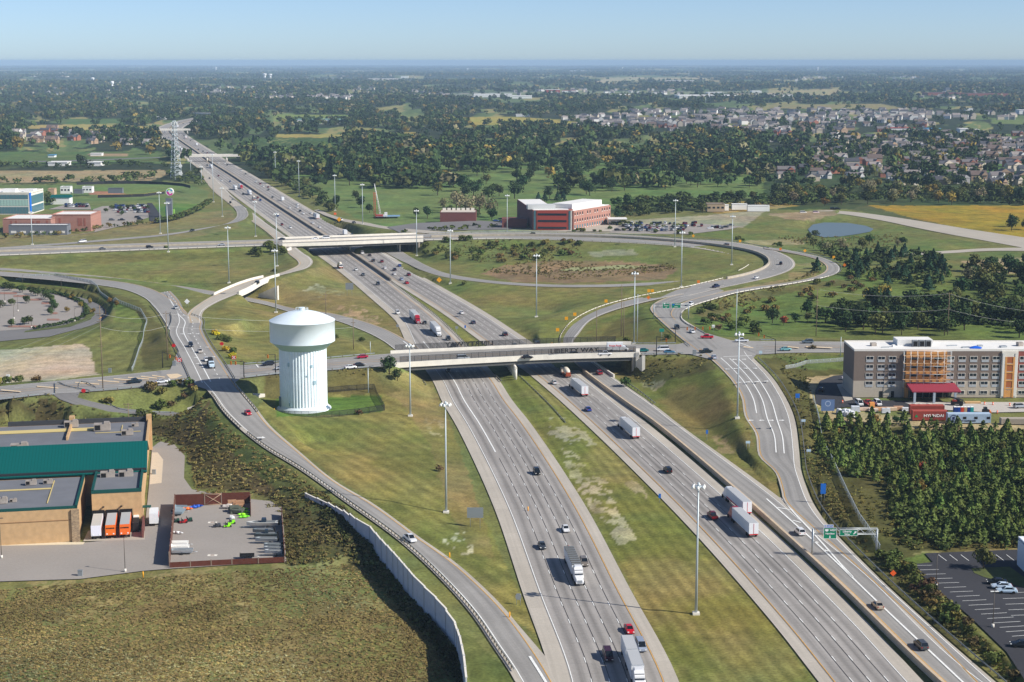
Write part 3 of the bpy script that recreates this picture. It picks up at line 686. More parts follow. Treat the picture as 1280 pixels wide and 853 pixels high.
def build_ground():
 Y0 = 160.0
 ys = [-140,-60,20,90,150,200,240,265]; y = 282.0
 while y < 45000:
  ys.append(y); y *= 1.0040 if y < 1700 else 1.0075 if y < 6000 else 1.02
 cs = list(np.linspace(-0.36,0.36,560)); e = [0.37,0.39,0.42,0.46,0.52,0.6,0.7,0.85,1.0,1.3]
 cs = np.array([-c for c in e[::-1]]+cs+e); ys = np.array(ys)
 X = cs[None,:]*(ys[:,None]*1.0+np.where(ys[:,None] < 282,Y0+0*ys[:,None],0)); X = cs[None,:]*np.where(ys[:,None] < 282,282.0,ys[:,None])
 Yg = np.broadcast_to(ys[:,None],X.shape)
 x,y = X.ravel().copy(),Yg.ravel().copy()
 z = np.full(x.shape,BASEZ)
 m = (y > 250) & (y < 2050)
 z[m] = gz(x[m],y[m])
 m2 = (y >= 2050) & (y < 4200)
 z[m2] = BASEZ-1.4*np.exp(-((x[m2]+0.19*y[m2])/120)**2)*0-0.0
 for r in ROADS[:2]:
  mm = np.nonzero((y >= 1480) & (y < 6000))[0]
  d,zz = seg_dist(x[mm],y[mm],r['c'],r['hw'],r['on']); t = np.clip(1-(d-6)/40,0,1); z[mm] = z[mm]*(1-t)+(-0.3)*t
 fy = np.clip((y-2500)/4000,0,1)*np.clip((np.hypot((x+700)/1200,(y-3300)/1500)-1),0,1); z += fy*(fbm(x/1900,y/1900)-0.5)*36
 dd = y*CT-(z-H)*ST; px = PW/2+F*x/dd; py = PH/2-F*(y*ST+(z-H)*CT)/dd
 px[y < 300] = np.where(np.abs(px[y < 300]) > 1e4,0,px[y < 300])
 near = py > 236
 col = np.empty((len(x),3)); g1 = np.array(C(*GR)); col[:] = g1
 wob1,wob2 = fbm(x/9,y/9)-0.5,fbm(x/9+50,y/9+50)-0.5
 pn = fbm(x/16+9,y/26+3,5)
 rk = fbm(x/2.2+3,y/4+8,4)*.55+.45*fbm(x/9,y/14+40,3)
 for P,c,w,c2,am,st in COVER:
  P = np.array(P,float); k = np.nonzero((px > P[:,0].min()-w-2) & (px < P[:,0].max()+w+2) & (py > P[:,1].min()-w-2) & (py < P[:,1].max()+w+2))[0]
  if not len(k): continue
  q = k[poly_in(px[k]+wob1[k]*w*4,py[k]+wob2[k]*w*2.2,P)]
  if w >= 2.5 and c[0] > 140: q = q[rk[q] > .515]
  if not len(q): continue
  b = np.repeat(np.array(C(*c))[None],len(q),0)
  if c2 is not None:
   t = np.clip((pn[q]-0.5)*4.5+0.5,0,1)[:,None]*am; b = b*(1-t)+np.array(C(*c2))*t
  if st is not None:
   an,sp,a = st; an = math.radians(an); u = (x[q]*-math.sin(an)+y[q]*math.cos(an))/sp+0.25*wob1[q]
   b *= (1+a*np.sin(2*math.pi*u)*(0.5+pn[q]))[:,None]
  col[q] = b
 kf = np.nonzero((py < 205) & (y > 1700))[0]; fs = fieldsel(px[kf],y[kf]); kk = kf[fs > 0]; tone = fbm(px[kk]/25,np.log(y[kk])*6+4)[:,None]
 base = np.where(tone > .55,np.array(C(150,138,88))[None],np.where(tone > .46,np.array(C(112,122,74))[None],np.array(C(96,108,66))[None])); dflt = np.abs(col[kk]-np.array(C(58,64,42))).sum(1) < .06; col[kk[dflt]] = base[dflt]
 dr = fbm(x/45+5,y/45+70); d2 = fbm(x/7+15,y/11+7); col[:,0] *= 0.86+0.5*(dr-0.5)+0.34*(d2-.5); col[:,1] *= 0.95+.24*(d2-.5); col[:,2] *= 0.93+0.2*(dr-0.5)
 ny,nx = X.shape; i,j = np.meshgrid(np.arange(ny-1),np.arange(nx-1),indexing='ij'); a = (i*nx+j).ravel()
 q = np.stack([a,a+1,a+nx+1,a+nx],1)
 me = np_mesh('ground',np.stack([x,y,z],1),q,M_GROUND,colors=col)
 me.polygons.foreach_set('use_smooth',np.ones(len(q),bool))
 o = add(me,'ground'); o['kind'] = 'structure'; return o
M_GROUND = attr_mat('ground cover',scales=((1.3,0.30),(0.2,0.26),(0.03,0.12)))
build_ground()
# ---- materials for built things
M_PALE = mat('pale concrete',C(226,220,208),0.8,var=0.08,scale=0.4)
M_GREYC = mat('grey concrete',C(176,166,150),0.85,var=0.14,scale=0.5)
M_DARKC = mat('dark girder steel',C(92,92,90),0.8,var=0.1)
M_STEEL = mat('galvanised steel',C(176,182,186),0.45,metal=0.55,var=0.08)
M_POLE = mat('galvanised pole',C(186,196,200),0.5,metal=0.3)
M_WOOD = mat('weathered pole wood',C(128,112,92),0.9,var=0.15,scale=2)
M_BLACK = mat('black painted metal',C(34,34,36),0.6)
M_LAMP = mat('white lamp housing',C(236,236,232),0.5)
M_SIGNBACK = mat('bare aluminium sheet',C(150,156,160),0.5,metal=0.4)
M_GREEN = mat('green sign sheeting',C(0,128,92),0.5)
M_BLUE = mat('blue sign sheeting',C(36,108,196),0.5)
M_SWHITE = mat('white sign sheeting',C(240,240,238),0.5)
M_SYEL = mat('yellow sign sheeting',C(246,170,16),0.5)
M_SORG = mat('orange sign sheeting',C(250,104,40),0.5)
M_SRED = mat('red sign sheeting',C(214,40,48),0.5)
M_RAIL = mat('guardrail zinc',C(160,168,172),0.45,metal=0.5,var=0.1,scale=0.3)
M_POST = mat('guardrail post timber',C(124,112,92),0.9)
def mesh_fence(name,col,a):
 m = bpy.data.materials.new(name); n,l,b = nt(m)
 b.inputs['Base Color'].default_value = (*col,1); b.inputs['Alpha'].default_value = a; b.inputs['Roughness'].default_value = 0.6
 MATS[name] = m; return m
M_MESHK = mesh_fence('black chain link mesh',C(40,40,42),0.3)
M_MESHG = mesh_fence('zinc chain link mesh',C(165,170,168),0.35)
def text_mesh(s,size,m,name='lettering',depth=0.03,bold=0.02):
 cu = bpy.data.curves.new(name,'FONT'); cu.body = s; cu.size = size; cu.extrude = depth; cu.align_x = 'CENTER'; cu.align_y = 'CENTER'; cu.offset = bold*size
 o = bpy.data.objects.new(name,cu); COL.objects.link(o)
 dg = bpy.context.evaluated_depsgraph_get(); me = bpy.data.meshes.new_from_object(o.evaluated_get(dg))
 bpy.data.objects.remove(o); bpy.data.curves.remove(cu)
 me.name = name; me.materials.clear(); me.materials.append(m)
 ob = bpy.data.objects.new(name,me); COL.objects.link(ob); return ob
def put_text(s,size,m,parent,loc,rz=0.0,sx=1.0,flip=False):
 """upright lettering facing the local -Y side"""
 o = text_mesh(s,size,m); o.parent = parent; o.location = loc
 o.rotation_euler = (math.pi/2,0,rz+(math.pi if flip else 0)); o.scale = (sx,1,1); return o
def sub(q,k0,k1): return np.asarray(q)[k0:k1+1]
def wallstrip(mb,q,thick,z0,z1,mi=0):
 """upright slab following a polyline: closed box sections"""
 a,b = offset(q,thick/2),offset(q,-thick/2); n = len(q); k = len(mb.v)
 for i in range(n):
  for p in (a[i],b[i]):
   mb.v.append((p[0],p[1],q[i][2]+z0)); mb.v.append((p[0],p[1],q[i][2]+z1))
 def f(*ix): mb.f.append(tuple(ix)); mb.m.append(mi); mb.sm.append(False)
 for i in range(n-1):
  o = k+4*i; p = o+4
  f(o+1,o+3,p+3,p+1); f(o,p,p+2,o+2); f(o,o+1,p+1,p); f(o+2,p+2,p+3,o+3)
 f(k,k+2,k+3,k+1); o = k+4*(n-1); f(o,o+1,o+3,o+2)
 return mb
def slab(mb,a,b,z0,z1,mi=0):
 n = len(a); k = len(mb.v)
 for i in range(n):
  for p in (a[i],b[i]):
   mb.v.append((p[0],p[1],p[2]+z0)); mb.v.append((p[0],p[1],p[2]+z1))
 def f(*ix): mb.f.append(tuple(ix)); mb.m.append(mi); mb.sm.append(False)
 for i in range(n-1):
  o = k+4*i; p = o+4
  f(o+1,o+3,p+3,p+1); f(o,p,p+2,o+2); f(o,o+1,p+1,p); f(o+2,p+2,p+3,o+3)
 f(k,k+2,k+3,k+1); o = k+4*(n-1); f(o,o+1,o+3,o+2)
 return mb
# ---- arterial bridge
def dense_between(q,x0,x1,n=24):
 q = np.asarray(q); xs = np.array([proj(*p)[0] for p in q]); k = np.nonzero((xs > x0-40) & (xs < x1+40))[0]
 q = q[k[0]:k[-1]+1]; xs = xs[k[0]:k[-1]+1]; u = np.linspace(x0,x1,n)
 return np.stack([np.interp(u,xs,q[:,i]) for i in range(3)],1)
def bridge(label,name,edges,x0,x1,piers,barrier=(),pier_z=0.0,deck_t=1.6,par=1.25,cat='bridge',group=None,cols=6):
 """edges: (near edge polyline, far edge polyline) px range x0..x1 along near edge"""
 na,fa = edges
 a = dense_between(na,x0,x1); b = dense_between(fa,x0-6,x1-8)
 c = (a+b)/2; o = thing(name,label,cat,tuple(c[len(c)//2]),0,group); L = Vector(c[len(c)//2])
 sh = lambda q: np.asarray(q)-np.array(L)
 A,B = sh(a),sh(b)
 m = MB(); slab(m,A,B,-0.75,-0.05); m.obj('deck',M_PALE,o)
 m = MB(); A2 = A+(B-A)*0.05; B2 = B-(B-A)*0.05
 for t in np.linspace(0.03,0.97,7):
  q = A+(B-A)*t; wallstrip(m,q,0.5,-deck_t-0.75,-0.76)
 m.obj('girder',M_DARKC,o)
 for q,sgn in ((A,1),(B,-1)):
  m = MB(); wallstrip(m,offset(q,0.05*sgn),0.45,-0.9,par); m.obj('parapet',M_PALE,o)
 for bq in barrier:
  m = MB(); wallstrip(m,sh(dense_between(bq,x0,x1)),0.5,-0.04,par); m.obj('median_barrier',M_PALE,o)
 for px0,py0,px1,py1 in piers:
  p0,p1 = G(px0,py0,pier_z)-L,G(px1,py1,pier_z)-L
  pr = MB(); d = p1-p0; top = -deck_t-0.75
  zb = pier_z-L.z-0.5
  pr.cyl((p0.x,p0.y,top-0.5),(p1.x,p1.y,top-0.5),0.55,n=8)
  for t in np.linspace(0.03,0.97,cols):
   p = p0+d*t; pr.cyl((p.x,p.y,zb),(p.x,p.y,top-0.3),0.55,n=10)
  pr.obj('pier',M_PALE,o)
 return o,L,a,b
A = RD['arterial']
BR,BL,ba,bb = bridge('long pale road bridge with black mesh fences crossing the freeway near the water tower','overpass',(A['a'],A['b']),494,797,[(645,476.5,634,459)],cols=8)
def fencing(parent,L,q,h,x_txt,flip,gapstart=0):
 q = np.asarray(q)-np.array(L); m = MB(); wallstrip(m,q,0.05,1.26,1.26+h); f = m.obj('fence',M_MESHK,parent)
 m = MB(); wallstrip(m,q,0.09,1.26+h,1.33+h); m.obj('top_rail',M_BLACK,f)
 s = np.concatenate([[0],np.cumsum(np.linalg.norm(np.diff(q[:,:2],axis=0),axis=1))])
 post = None
 for u in np.arange(0,s[-1],2.9):
  p = [np.interp(u,s,q[:,i]) for i in range(3)]
  if post is None:
   mm = MB(); mm.cyl((0,0,1.2),(0,0,1.35+h),0.07,n=6); post = mm.obj('fence_post',M_BLACK,f); post.location = p
  else:
   c = post.copy(); COL.objects.link(c); c.location = p
 xs = np.array([proj(*(np.array(pp)+np.array(L)))[0] for pp in q]); mid = [float(np.interp(x_txt,xs,q[:,i])) for i in range(3)]
 d = q[-1]-q[0]; rz = math.atan2(d[1],d[0])
 t = put_text('LIBERTY WAY',2.5,M_BLACK,f,(mid[0],mid[1],mid[2]+1.3+h*0.52),rz,1.3,flip)
 t.data.materials[0] = M_BLACK; t.name = 'letters'
 return f
na = dense_between(A['a'],500,860 if False else 795,30); fa = dense_between(A['b'],494,770,30)
fencing(BR,BL,na,2.2,718,False); fencing(BR,BL,fa,2.2,587,True)
m = MB(); p = G(797,444.2,8)-BL; q = G(800,453,4)-BL
m.prism([(p.x-0.8,p.y-0.3),(p.x+0.6,p.y-0.6),(p.x+1.6,p.y+9),(p.x,p.y+9)],-8.2,1.2); m.prism([(p.x-0.6,p.y+0.2),(p.x+0.4,p.y-0.7),(p.x+2.6,p.y-5.5),(p.x+1.4,p.y-5.5)],-8.2,[0.9,0.9,-2.6,-2.6]); m.obj('wing_wall',M_PALE,BR)
for (x0,x1) in ((498,522),(770,792)):
 aa,b2 = dense_between(A['a'],x0,x1,3),dense_between(A['b'],x0-8,x1-8,3)
 m = MB(); e = (aa[0],b2[0]) if x0 < 600 else (aa[-1],b2[-1])
 q = np.array([e[0],e[1]])-np.array(BL); wallstrip(m,q,1.0,-8.3,-0.8); m.obj('abutment',M_GREYC,BR)
# ---- cross freeway bridge (two decks)
cs,cn = RD['crossS'],RD['crossN']
B2,L2,_,_ = bridge('wide pale concrete bridge of the cross freeway over the main freeway, with white parapets','overpass',(cs['a'],cn['b']),353,529,
  [(386,318.5,377,308),(438,316,424,303),(500.5,315.5,484,303)],barrier=(cs['b'],cn['a']),cols=7)
m = MB(); p0,p1,p2 = G(362,312,7)-L2,G(362,325,0.2)-L2,G(353,327.5,0.2)-L2
m.prism([(p0.x+1.2,p0.y),(p0.x-0.2,p0.y+0.6),(p2.x-6,p2.y-16),(p2.x-4.8,p2.y-16.6)],-8.4,[0.6,0.6,-6.0,-6.0]); m.obj('wing_wall',M_PALE,B2)
for e in (dense_between(cs['a'],355,360,2),dense_between(cs['a'],516,522,2)):
 pass
for xx in (357,524):
 s_,n_ = dense_between(cs['a'],xx,xx+1,2)[0],dense_between(cn['b'],xx-5,xx-4,2)[0]
 m = MB(); wallstrip(m,np.array([s_,n_])-np.array(L2),1.0,-8.2,-0.8); m.obj('abutment',M_GREYC,B2)
def barrier(name,label,q,h=1.1,w=0.55,m=None,cat='barrier',group=None,z0=-0.1):
 b = MB(); wallstrip(b,q,w,z0,h); o = b.obj(name,m or M_GREYC); return tag(o,label,cat,group)
midl = (cn['a'][:len(cn['a'])]); mx = np.array([proj(*p)[0] for p in midl])
w_ = midl[: np.argmax(mx > 344)]; barrier('median_barrier','low concrete barrier between the two roadways left of the cross freeway bridge',w_)
e_ = midl[np.argmax(mx > 534):]; barrier('median_barrier','curved dark concrete barrier dividing the roadways of the big loop',e_[:-6],1.3,0.9)
# ---- small ramp bridge over the lower ramp
rc = RD['rampC']; n_ = len(rc['a']); k0,k1 = np.nonzero(~REG['rampC']['on'])[0][[0,-1]]
a_,b_ = sub(rc['a'],k0,k1),sub(rc['b'],k0,k1); cc = (a_+b_)/2; L3 = Vector(cc[len(cc)//2])
SBR = thing('ramp_bridge','small white concrete bridge carrying a curving ramp over a lower ramp','bridge',tuple(L3))
m = MB(); slab(m,a_-np.array(L3),b_-np.array(L3),-1.6,-0.06); m.obj('deck',M_PALE,SBR)
for q in (sub(rc['a'],k0-1,k1+1),sub(rc['b'],k0-2,k1)):
 m = MB(); wallstrip(m,q-np.array(L3),0.5,-1.9,1.2); m.obj('parapet',M_PALE,SBR)
for i,s in ((0,1),(-1,-1)):
 m = MB(); q = np.array([a_[i],b_[i]])-np.array(L3); wallstrip(m,q,1.2,-8.5,-1.0); m.obj('abutment',M_PALE,SBR)
p0 = G(331,352.5,7.5)-L3; p1 = G(347,374.5,0.3)-L3; p2 = G(318,372,0.3)-L3
p0 = G(323,371,.3)-L3; MB().prism([(p0.x,p0.y),(p0.x+.5,p0.y+1),(p1.x+.6,p1.y+.8),(p1.x,p1.y)],-9,[-.4,-.4,-6.4,-6.4]).obj('wing_wall',M_PALE,SBR)
# ---- three overpasses far up the freeway
for (x0,y0,x1,y1,z,piers,lab) in (
 (220,194.8,301,194.3,7.5,[(235.7,201.7),(260.5,201),(285,200.5)],'narrow white overpass with three piers far up the freeway beside the lattice tower'),
 (182,162.3,248,162,7.5,[(199,167.3),(235.5,167)],'long thin white overpass behind the first one, where the freeway starts to bend'),
 (243,141.6,266,142,7.0,[(254,145)],'farthest small pale overpass at the vanishing end of the freeway')):
 p0,p1 = G(x0,y0,z),G(x1,y1,z); mid = (p0+p1)/2; d = (p1-p0).normalized(); nn_ = Vector((-d.y,d.x,0))
 o = thing('overpass',lab,'bridge',tuple(mid)); q = np.array([tuple(p0-mid),tuple(p1-mid)]); q = spline(q,6)
 m = MB(); slab(m,offset(q,5),offset(q,-5),-1.2,-0.1); m.obj('deck',M_PALE,o)
 for s in (5,-5): m = MB(); wallstrip(m,offset(q,s),0.5,-1.5,1.5); m.obj('parapet',M_PALE,o)
 for (px,py) in piers:
  p = G(px,py,0)-mid; t = (p.x*d.x+p.y*d.y); c0 = d*t
  m = MB()
  for s in (-3.5,0,3.5): m.cyl((c0.x+nn_.x*s,c0.y+nn_.y*s,-z-0.3),(c0.x+nn_.x*s,c0.y+nn_.y*s,-1.2),1.1,n=8)
  m.obj('pier',M_PALE,o)
 for e,s in ((p0,-1),(p1,1)):
  m = MB(); L_ = 50
  for t0,t1 in ((0,1),):
   base = [e+nn_*15,e-nn_*15,e-nn_*7+d*s*L_,e+nn_*7+d*s*L_]; topq = [e+nn_*5,e-nn_*5,e-nn_*5+d*s*L_,e+nn_*5+d*s*L_]
   vs = [(v.x,v.y,0.2) for v in base]+[(topq[0].x,topq[0].y,z-0.1),(topq[1].x,topq[1].y,z-0.1),(topq[2].x,topq[2].y,1),(topq[3].x,topq[3].y,1)]
   fs = [(4,5,6,7),(0,4,7,3),(1,2,6,5),(0,1,5,4)]
   if s < 0: fs = [f[::-1] for f in fs]
   m.mesh(vs,fs)
  me_o = m.obj('embankment',mat('embankment grass',C(80,90,50),0.95,var=0.2,scale=0.05)); me_o['kind'] = 'structure'
# ---- concrete barriers of the mainline
NBB = np.array([p for p in NB_REF if proj(*p)[1] < 352]); SBB = np.array([p for p in SB_REF if proj(*p)[1] < 352]); kk = min(len(NBB),len(SBB))
barrier('median_barrier','long dark concrete barrier between the two directions of the freeway beyond the near bridge',SBB,1.5,0.9,mat('weathered barrier concrete',C(120,114,106),0.9,var=0.15,scale=0.2))
cda = RD['cd']['a']; cy = np.array([proj(*p)[1] for p in cda]); q = offset(cda[cy > 462],0.45); q[:,2] = 0
barrier('concrete_barrier','long buff concrete wall between the northbound lanes and the exit lanes on the right',q,1.45,0.7,mat('buff barrier concrete',C(196,176,150),0.85,var=0.1,scale=0.5))
cdb = RD['cd']['b']; cy = np.array([proj(*p)[1] for p in cdb]); q = offset(cdb[(cy > 440) & (cy < 475)],-0.3); q[:,2] = 0.2
barrier('concrete_barrier','short pale concrete wall where the exit lane comes out from under the near bridge',q,1.3,0.6,M_PALE)
# ---- guardrails
def guardrail(label,q,step=3.8,h=0.75,white=False,rail_w=0.34,cat='guardrail',group='guardrails along the ramps'):
 q = np.asarray(q,float)
 if len(q) < 2: print('SHORT',label); return
 q = spline(q,max(4,int(length(q)/3))); mid = Vector(q[len(q)//2]); Q = q-np.array(mid)
 o = thing('guardrail',label,cat,tuple(mid),0,group)
 m = MB(); wallstrip(m,Q,0.08,h-rail_w,h); m.obj('rail',M_PALE if white else M_RAIL,o)
 s = np.concatenate([[0],np.cumsum(np.linalg.norm(np.diff(Q[:,:2],axis=0),axis=1))]); post = None; sp = max(step,s[-1]/96)
 pq = offset(Q,-0.16)
 for u in np.arange(0.3,s[-1],sp):
  p = [np.interp(u,s,pq[:,i]) for i in range(3)]
  if post is None:
   b = MB(); b.box((0,0,h/2-0.2),(0.2,0.2,h+0.5)); post = b.obj('post',M_POST,o); post.location = p
  else: c = post.copy(); COL.objects.link(c); c.location = p
 return o
def gpx(label,pts,z=None,**k):
 w = [tuple(on(p[0],p[1])) if z is None else tuple(G(p[0],p[1],z)) for p in pts]
 return guardrail(label,spline(w,max(4,int(length(np.array(w))/3))),**k)
r = RD['onramp']; ry = np.array([proj(*p)[1] for p in r['a']])
guardrail('timber post guardrail along the left side of the ramp above the white noise wall',offset(r['a'][(ry > 541) & (ry < 842)],0.9 if True else 0),step=2.2)
guardrail('short guardrail on the left edge of the ramp just below the signal crossing',offset(r['a'][(ry > 490) & (ry < 540)],0.5),step=3)
rb = np.array([proj(*p)[1] for p in r['b']]); guardrail('guardrail above the tunnel between the ramp and the water tower',offset(r['b'][(rb > 474) & (rb < 519)],-0.6))
r = RD['exitE']; ry = np.array([proj(*p)[1] for p in r['b']])
guardrail('long bluish guardrail curving along the right side of the exit ramp and lanes',offset(r['b'][(ry > 446) & (ry < 862)],-1.6),step=3.8)
r = RD['rampB']; guardrail('guardrail on the outer edge of the curve above the oval parking lot',offset(r['a'][int(.72*len(r['a'])):],0.8) if False else offset(r['a'][int(.72*len(r['a'])):],-0.8))
r = RD['westleg']; guardrail('guardrail on the left of the lanes coming down to the west crossing',offset(r['a'][int(.3*len(r['a'])):],-0.7)); guardrail('guardrail beside the yellow shrubs on the right of the lanes to the west crossing',offset(r['b'][int(.35*len(r['b'])):],0.8))
r = RD['rampC']; k = len(r['a']); guardrail('guardrail following the outer side of the tight ramp loop under the cross freeway bridge',offset(r['b'][int(.58*k):int(.74*k)],0.6)); guardrail('white guardrail on the inner side of the ramp curving down to the small bridge',offset(r['a'][int(.60*k):int(.775*k)],-0.6),white=True)
gpx('guardrail between the freeway and the parallel ramp before the cross freeway bridge',[(287,245.5),(300,255),(330,278),(357,298.5)],0)
r = RD['crossS']; rx = np.array([proj(*p)[0] for p in r['a']])
guardrail('white guardrail along the near side of the cross freeway on the left',offset(r['a'][rx < 345],-0.5),step=6,white=True); guardrail('guardrail along the near side of the cross freeway from the bridge to the loop',offset(r['a'][(rx > 530) & (np.arange(len(rx)) < len(rx)*0.72)],-0.5),step=6,white=True)
gpx('short white guardrail at the inner edge of the big loop',[(936,332),(930,336),(923,339.5)],None,white=True)
r = RD['crossN']; rx = np.array([proj(*p)[0] for p in r['b']]); ii = np.arange(len(rx)); guardrail('dark guardrail around the outer edge of the big loop',offset(r['b'][(rx > 535) & (ii < len(rx)*.70)],0.6),step=6)
r = RD['loopE']; k = len(r['b']); guardrail('guardrail along the outer side of the far right ramp loop',offset(r['b'][int(.62*k):int(.93*k)],-0.7) if False else offset(r['b'][int(.62*k):int(.93*k)],-0.7),step=5)
guardrail('white guardrail along the near edge of the ramp running to the far right loop',offset(r['b'][int(.12*k):int(.58*k)],-0.6),step=5,white=True)
r = RD['northleg']; k = len(r['a']); guardrail('guardrail on the left of the short road north of the right signal crossing',offset(r['a'][2:int(.42*k)],0.7))
gpx('bluish guardrail curving round the right side of the road north of the right crossing',[(852,393),(851.5,400),(858,406),(872,413),(889,423)],None)
r = RD['cd']; k = len(r['a']); ry = np.array([proj(*p)[1] for p in r['a']]); guardrail('white guardrail along the outer curve of the loop ramp beyond the bridge',offset(r['a'][(ry < 420)],0.6),step=4,white=True); guardrail('short white guardrail at the start of the loop ramp behind the bridge',offset(r['a'][(ry < 438) & (ry > 405)],0.6),white=True)
ar = RD['arterial']; ax_ = np.array([proj(*p)[0] for p in ar['a']]); bx_ = np.array([proj(*p)[0] for p in ar['b']])
for src,x0,x1,lab in ((ar['a'],296,478,'guardrail along the near side of the arterial behind the water tower'),(ar['a'],800,866,'guardrail on the near side of the arterial right of the bridge'),(ar['a'],105,206,'guardrail on the near side of the arterial above the tunnel path'),(ar['a'],-60,62,'guardrail on the near side of the arterial at the far left edge'),
       (ar['b'],292,476,'guardrail on the far side of the arterial left of the bridge'),(ar['b'],768,850,'guardrail on the far side of the arterial right of the bridge'),(ar['b'],935,982,'pale rail on the far side of the arterial by the right signal crossing'),(ar['b'],182,205,'short guardrail on the far side of the arterial left of the west crossing')):
 xs = np.array([proj(*p)[0] for p in src]); guardrail(lab,offset(src[(xs > x0) & (xs < x1)],-0.5 if src is ar['a'] else 0.5),step=5)
gpx('rusty guardrail standing in the grass beside the northbound lanes near the bridge pier',[(648,470),(668,489),(690,511),(707,530)],0.1)
gpx('guardrail end on the grass under the near bridge beside the southbound lanes',[(619,470),(627,478)],0.1); gpx('guardrail end by the left abutment of the near bridge',[(527,475),(533,483)],0.4)
gpx('guardrail in the narrow grass median between the two bridges',[(488,351.5),(509,367.5),(548,397.5),(583,431.5),(600,449)],0.05,step=4)
gpx('guardrail along the slope right of the exit lane beyond the bridge shade',[(777,475),(800,491),(819,506)],0.1); gpx('guardrail on the outer side of the old path by the tunnel',[(97,500),(103,505),(118,511),(150,517),(218,517.5)],None); gpx('guardrail of timber posts on the inner side of the old path',[(56,494),(66,498),(72,505),(85,511),(115,517.5)],None)
# ---- noise wall of white precast panels
NW = [(382.5,632),(397,639),(411,646),(430,659),(446,673.5),(463,683.5),(477.5,703),(492,721),(505,737),(517,752),(531,766),(545,779),(558,793),(569,808),(575,827),(580,853),(583,880)]
nw = [G(p[0],p[1],0.0) for p in NW]; mid = nw[7].copy(); o = thing('noise_wall','tall white precast concrete wall of stepped panels below the ramp in the foreground','wall',tuple(mid))
hs = [hgt(NW[i][0],NW[i][1],0,ty) for i,ty in zip(range(len(NW)),(617.5,624,630,640,649,659.5,676,691,706,720,734,748,762,781,797,820,848))]
M_NW = mat('white precast panel',C(206,208,212),0.85,var=0.07,scale=0.6); M_NWP = mat('precast wall post',C(188,188,188),0.85,var=0.08)
for i in range(len(nw)-1):
 a_,b_ = nw[i],nw[i+1]
 k_ = 2 if (b_-a_).length > 8.5 else 1
 for j in range(k_):
  p,q = a_+(b_-a_)*(j/k_),a_+(b_-a_)*((j+1)/k_); hh = hs[i]+(hs[i+1]-hs[i])*((j+0.5)/k_); d = q-p; c = (p+q)/2-mid
  m = MB(); m.box((c.x,c.y,hh/2-0.4),(d.length-0.06,0.28,hh+0.8),math.atan2(d.y,d.x)); pn_ = m.obj('wall_panel',M_NW,o)
  MB().box((c.x,c.y,hh+0.09),(d.length-0.04,0.42,0.18),math.atan2(d.y,d.x)).obj('coping',M_PALE,pn_)
  m = MB(); e = p-mid; m.box((e.x,e.y,hh/2-0.3),(0.42,0.5,hh+1.2),math.atan2(d.y,d.x)); m.obj('wall_post',M_NWP,o)
# ---- tunnel portals under the ramp
o = thing('tunnel_portal','white concrete wing wall and dark tunnel mouth under the ramp left of the water tower','tunnel',tuple(G(255,519,0.5))); L_ = G(255,519,0.5)
for pts,z0,z1 in (([(235,512),(264,498)],-1,None),):
 pa,pb = G(236,515,.5)-L_,G(267,514.5,.5)-L_
 MB().prism([(pa.x,pa.y-2.5),(pb.x,pb.y-2.5),(pb.x+0.3,pb.y-1.7),(pa.x+0.3,pa.y-1.7)],-1,[2.0,5.0,5.0,2.0]).obj('wing_wall',M_PALE,o)
pa = G(240,521,0.5)-L_; pb = G(252,520.5,0.5)-L_
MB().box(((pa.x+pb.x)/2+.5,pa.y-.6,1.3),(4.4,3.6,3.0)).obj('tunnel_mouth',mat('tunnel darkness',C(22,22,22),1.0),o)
pa = G(268,512,1)-L_; MB().prism([(pa.x,pa.y),(pa.x+1,pa.y),(pa.x+5,pa.y-14),(pa.x+4,pa.y-14)],-1,[6.2,6.2,3,3]).obj('wing_wall',M_PALE,o)
o = thing('tunnel_portal','pointed white concrete wing wall on the tower side of the ramp tunnel','tunnel',tuple(G(318,500,2))); L_ = G(318,500,2)
pa,pb = G(312,500,2)-L_,G(331,497.5,2)-L_; MB().prism([(pa.x-1,pa.y),(pb.x,pb.y),(pb.x,pb.y+0.7),(pa.x-1,pa.y+0.7)],-1,[2.4,1.4,1.4,2.4]).obj('wing_wall',M_PALE,o)
pa,pb = G(313,500,2)-L_,G(318,506,2)-L_; MB().prism([(pa.x-1,pa.y),(pa.x,pa.y+0.4),(pb.x,pb.y),(pb.x-0.8,pb.y-0.3)],-1,[2.4,2.4,0.6,0.6]).obj('headwall',M_GREYC,o)
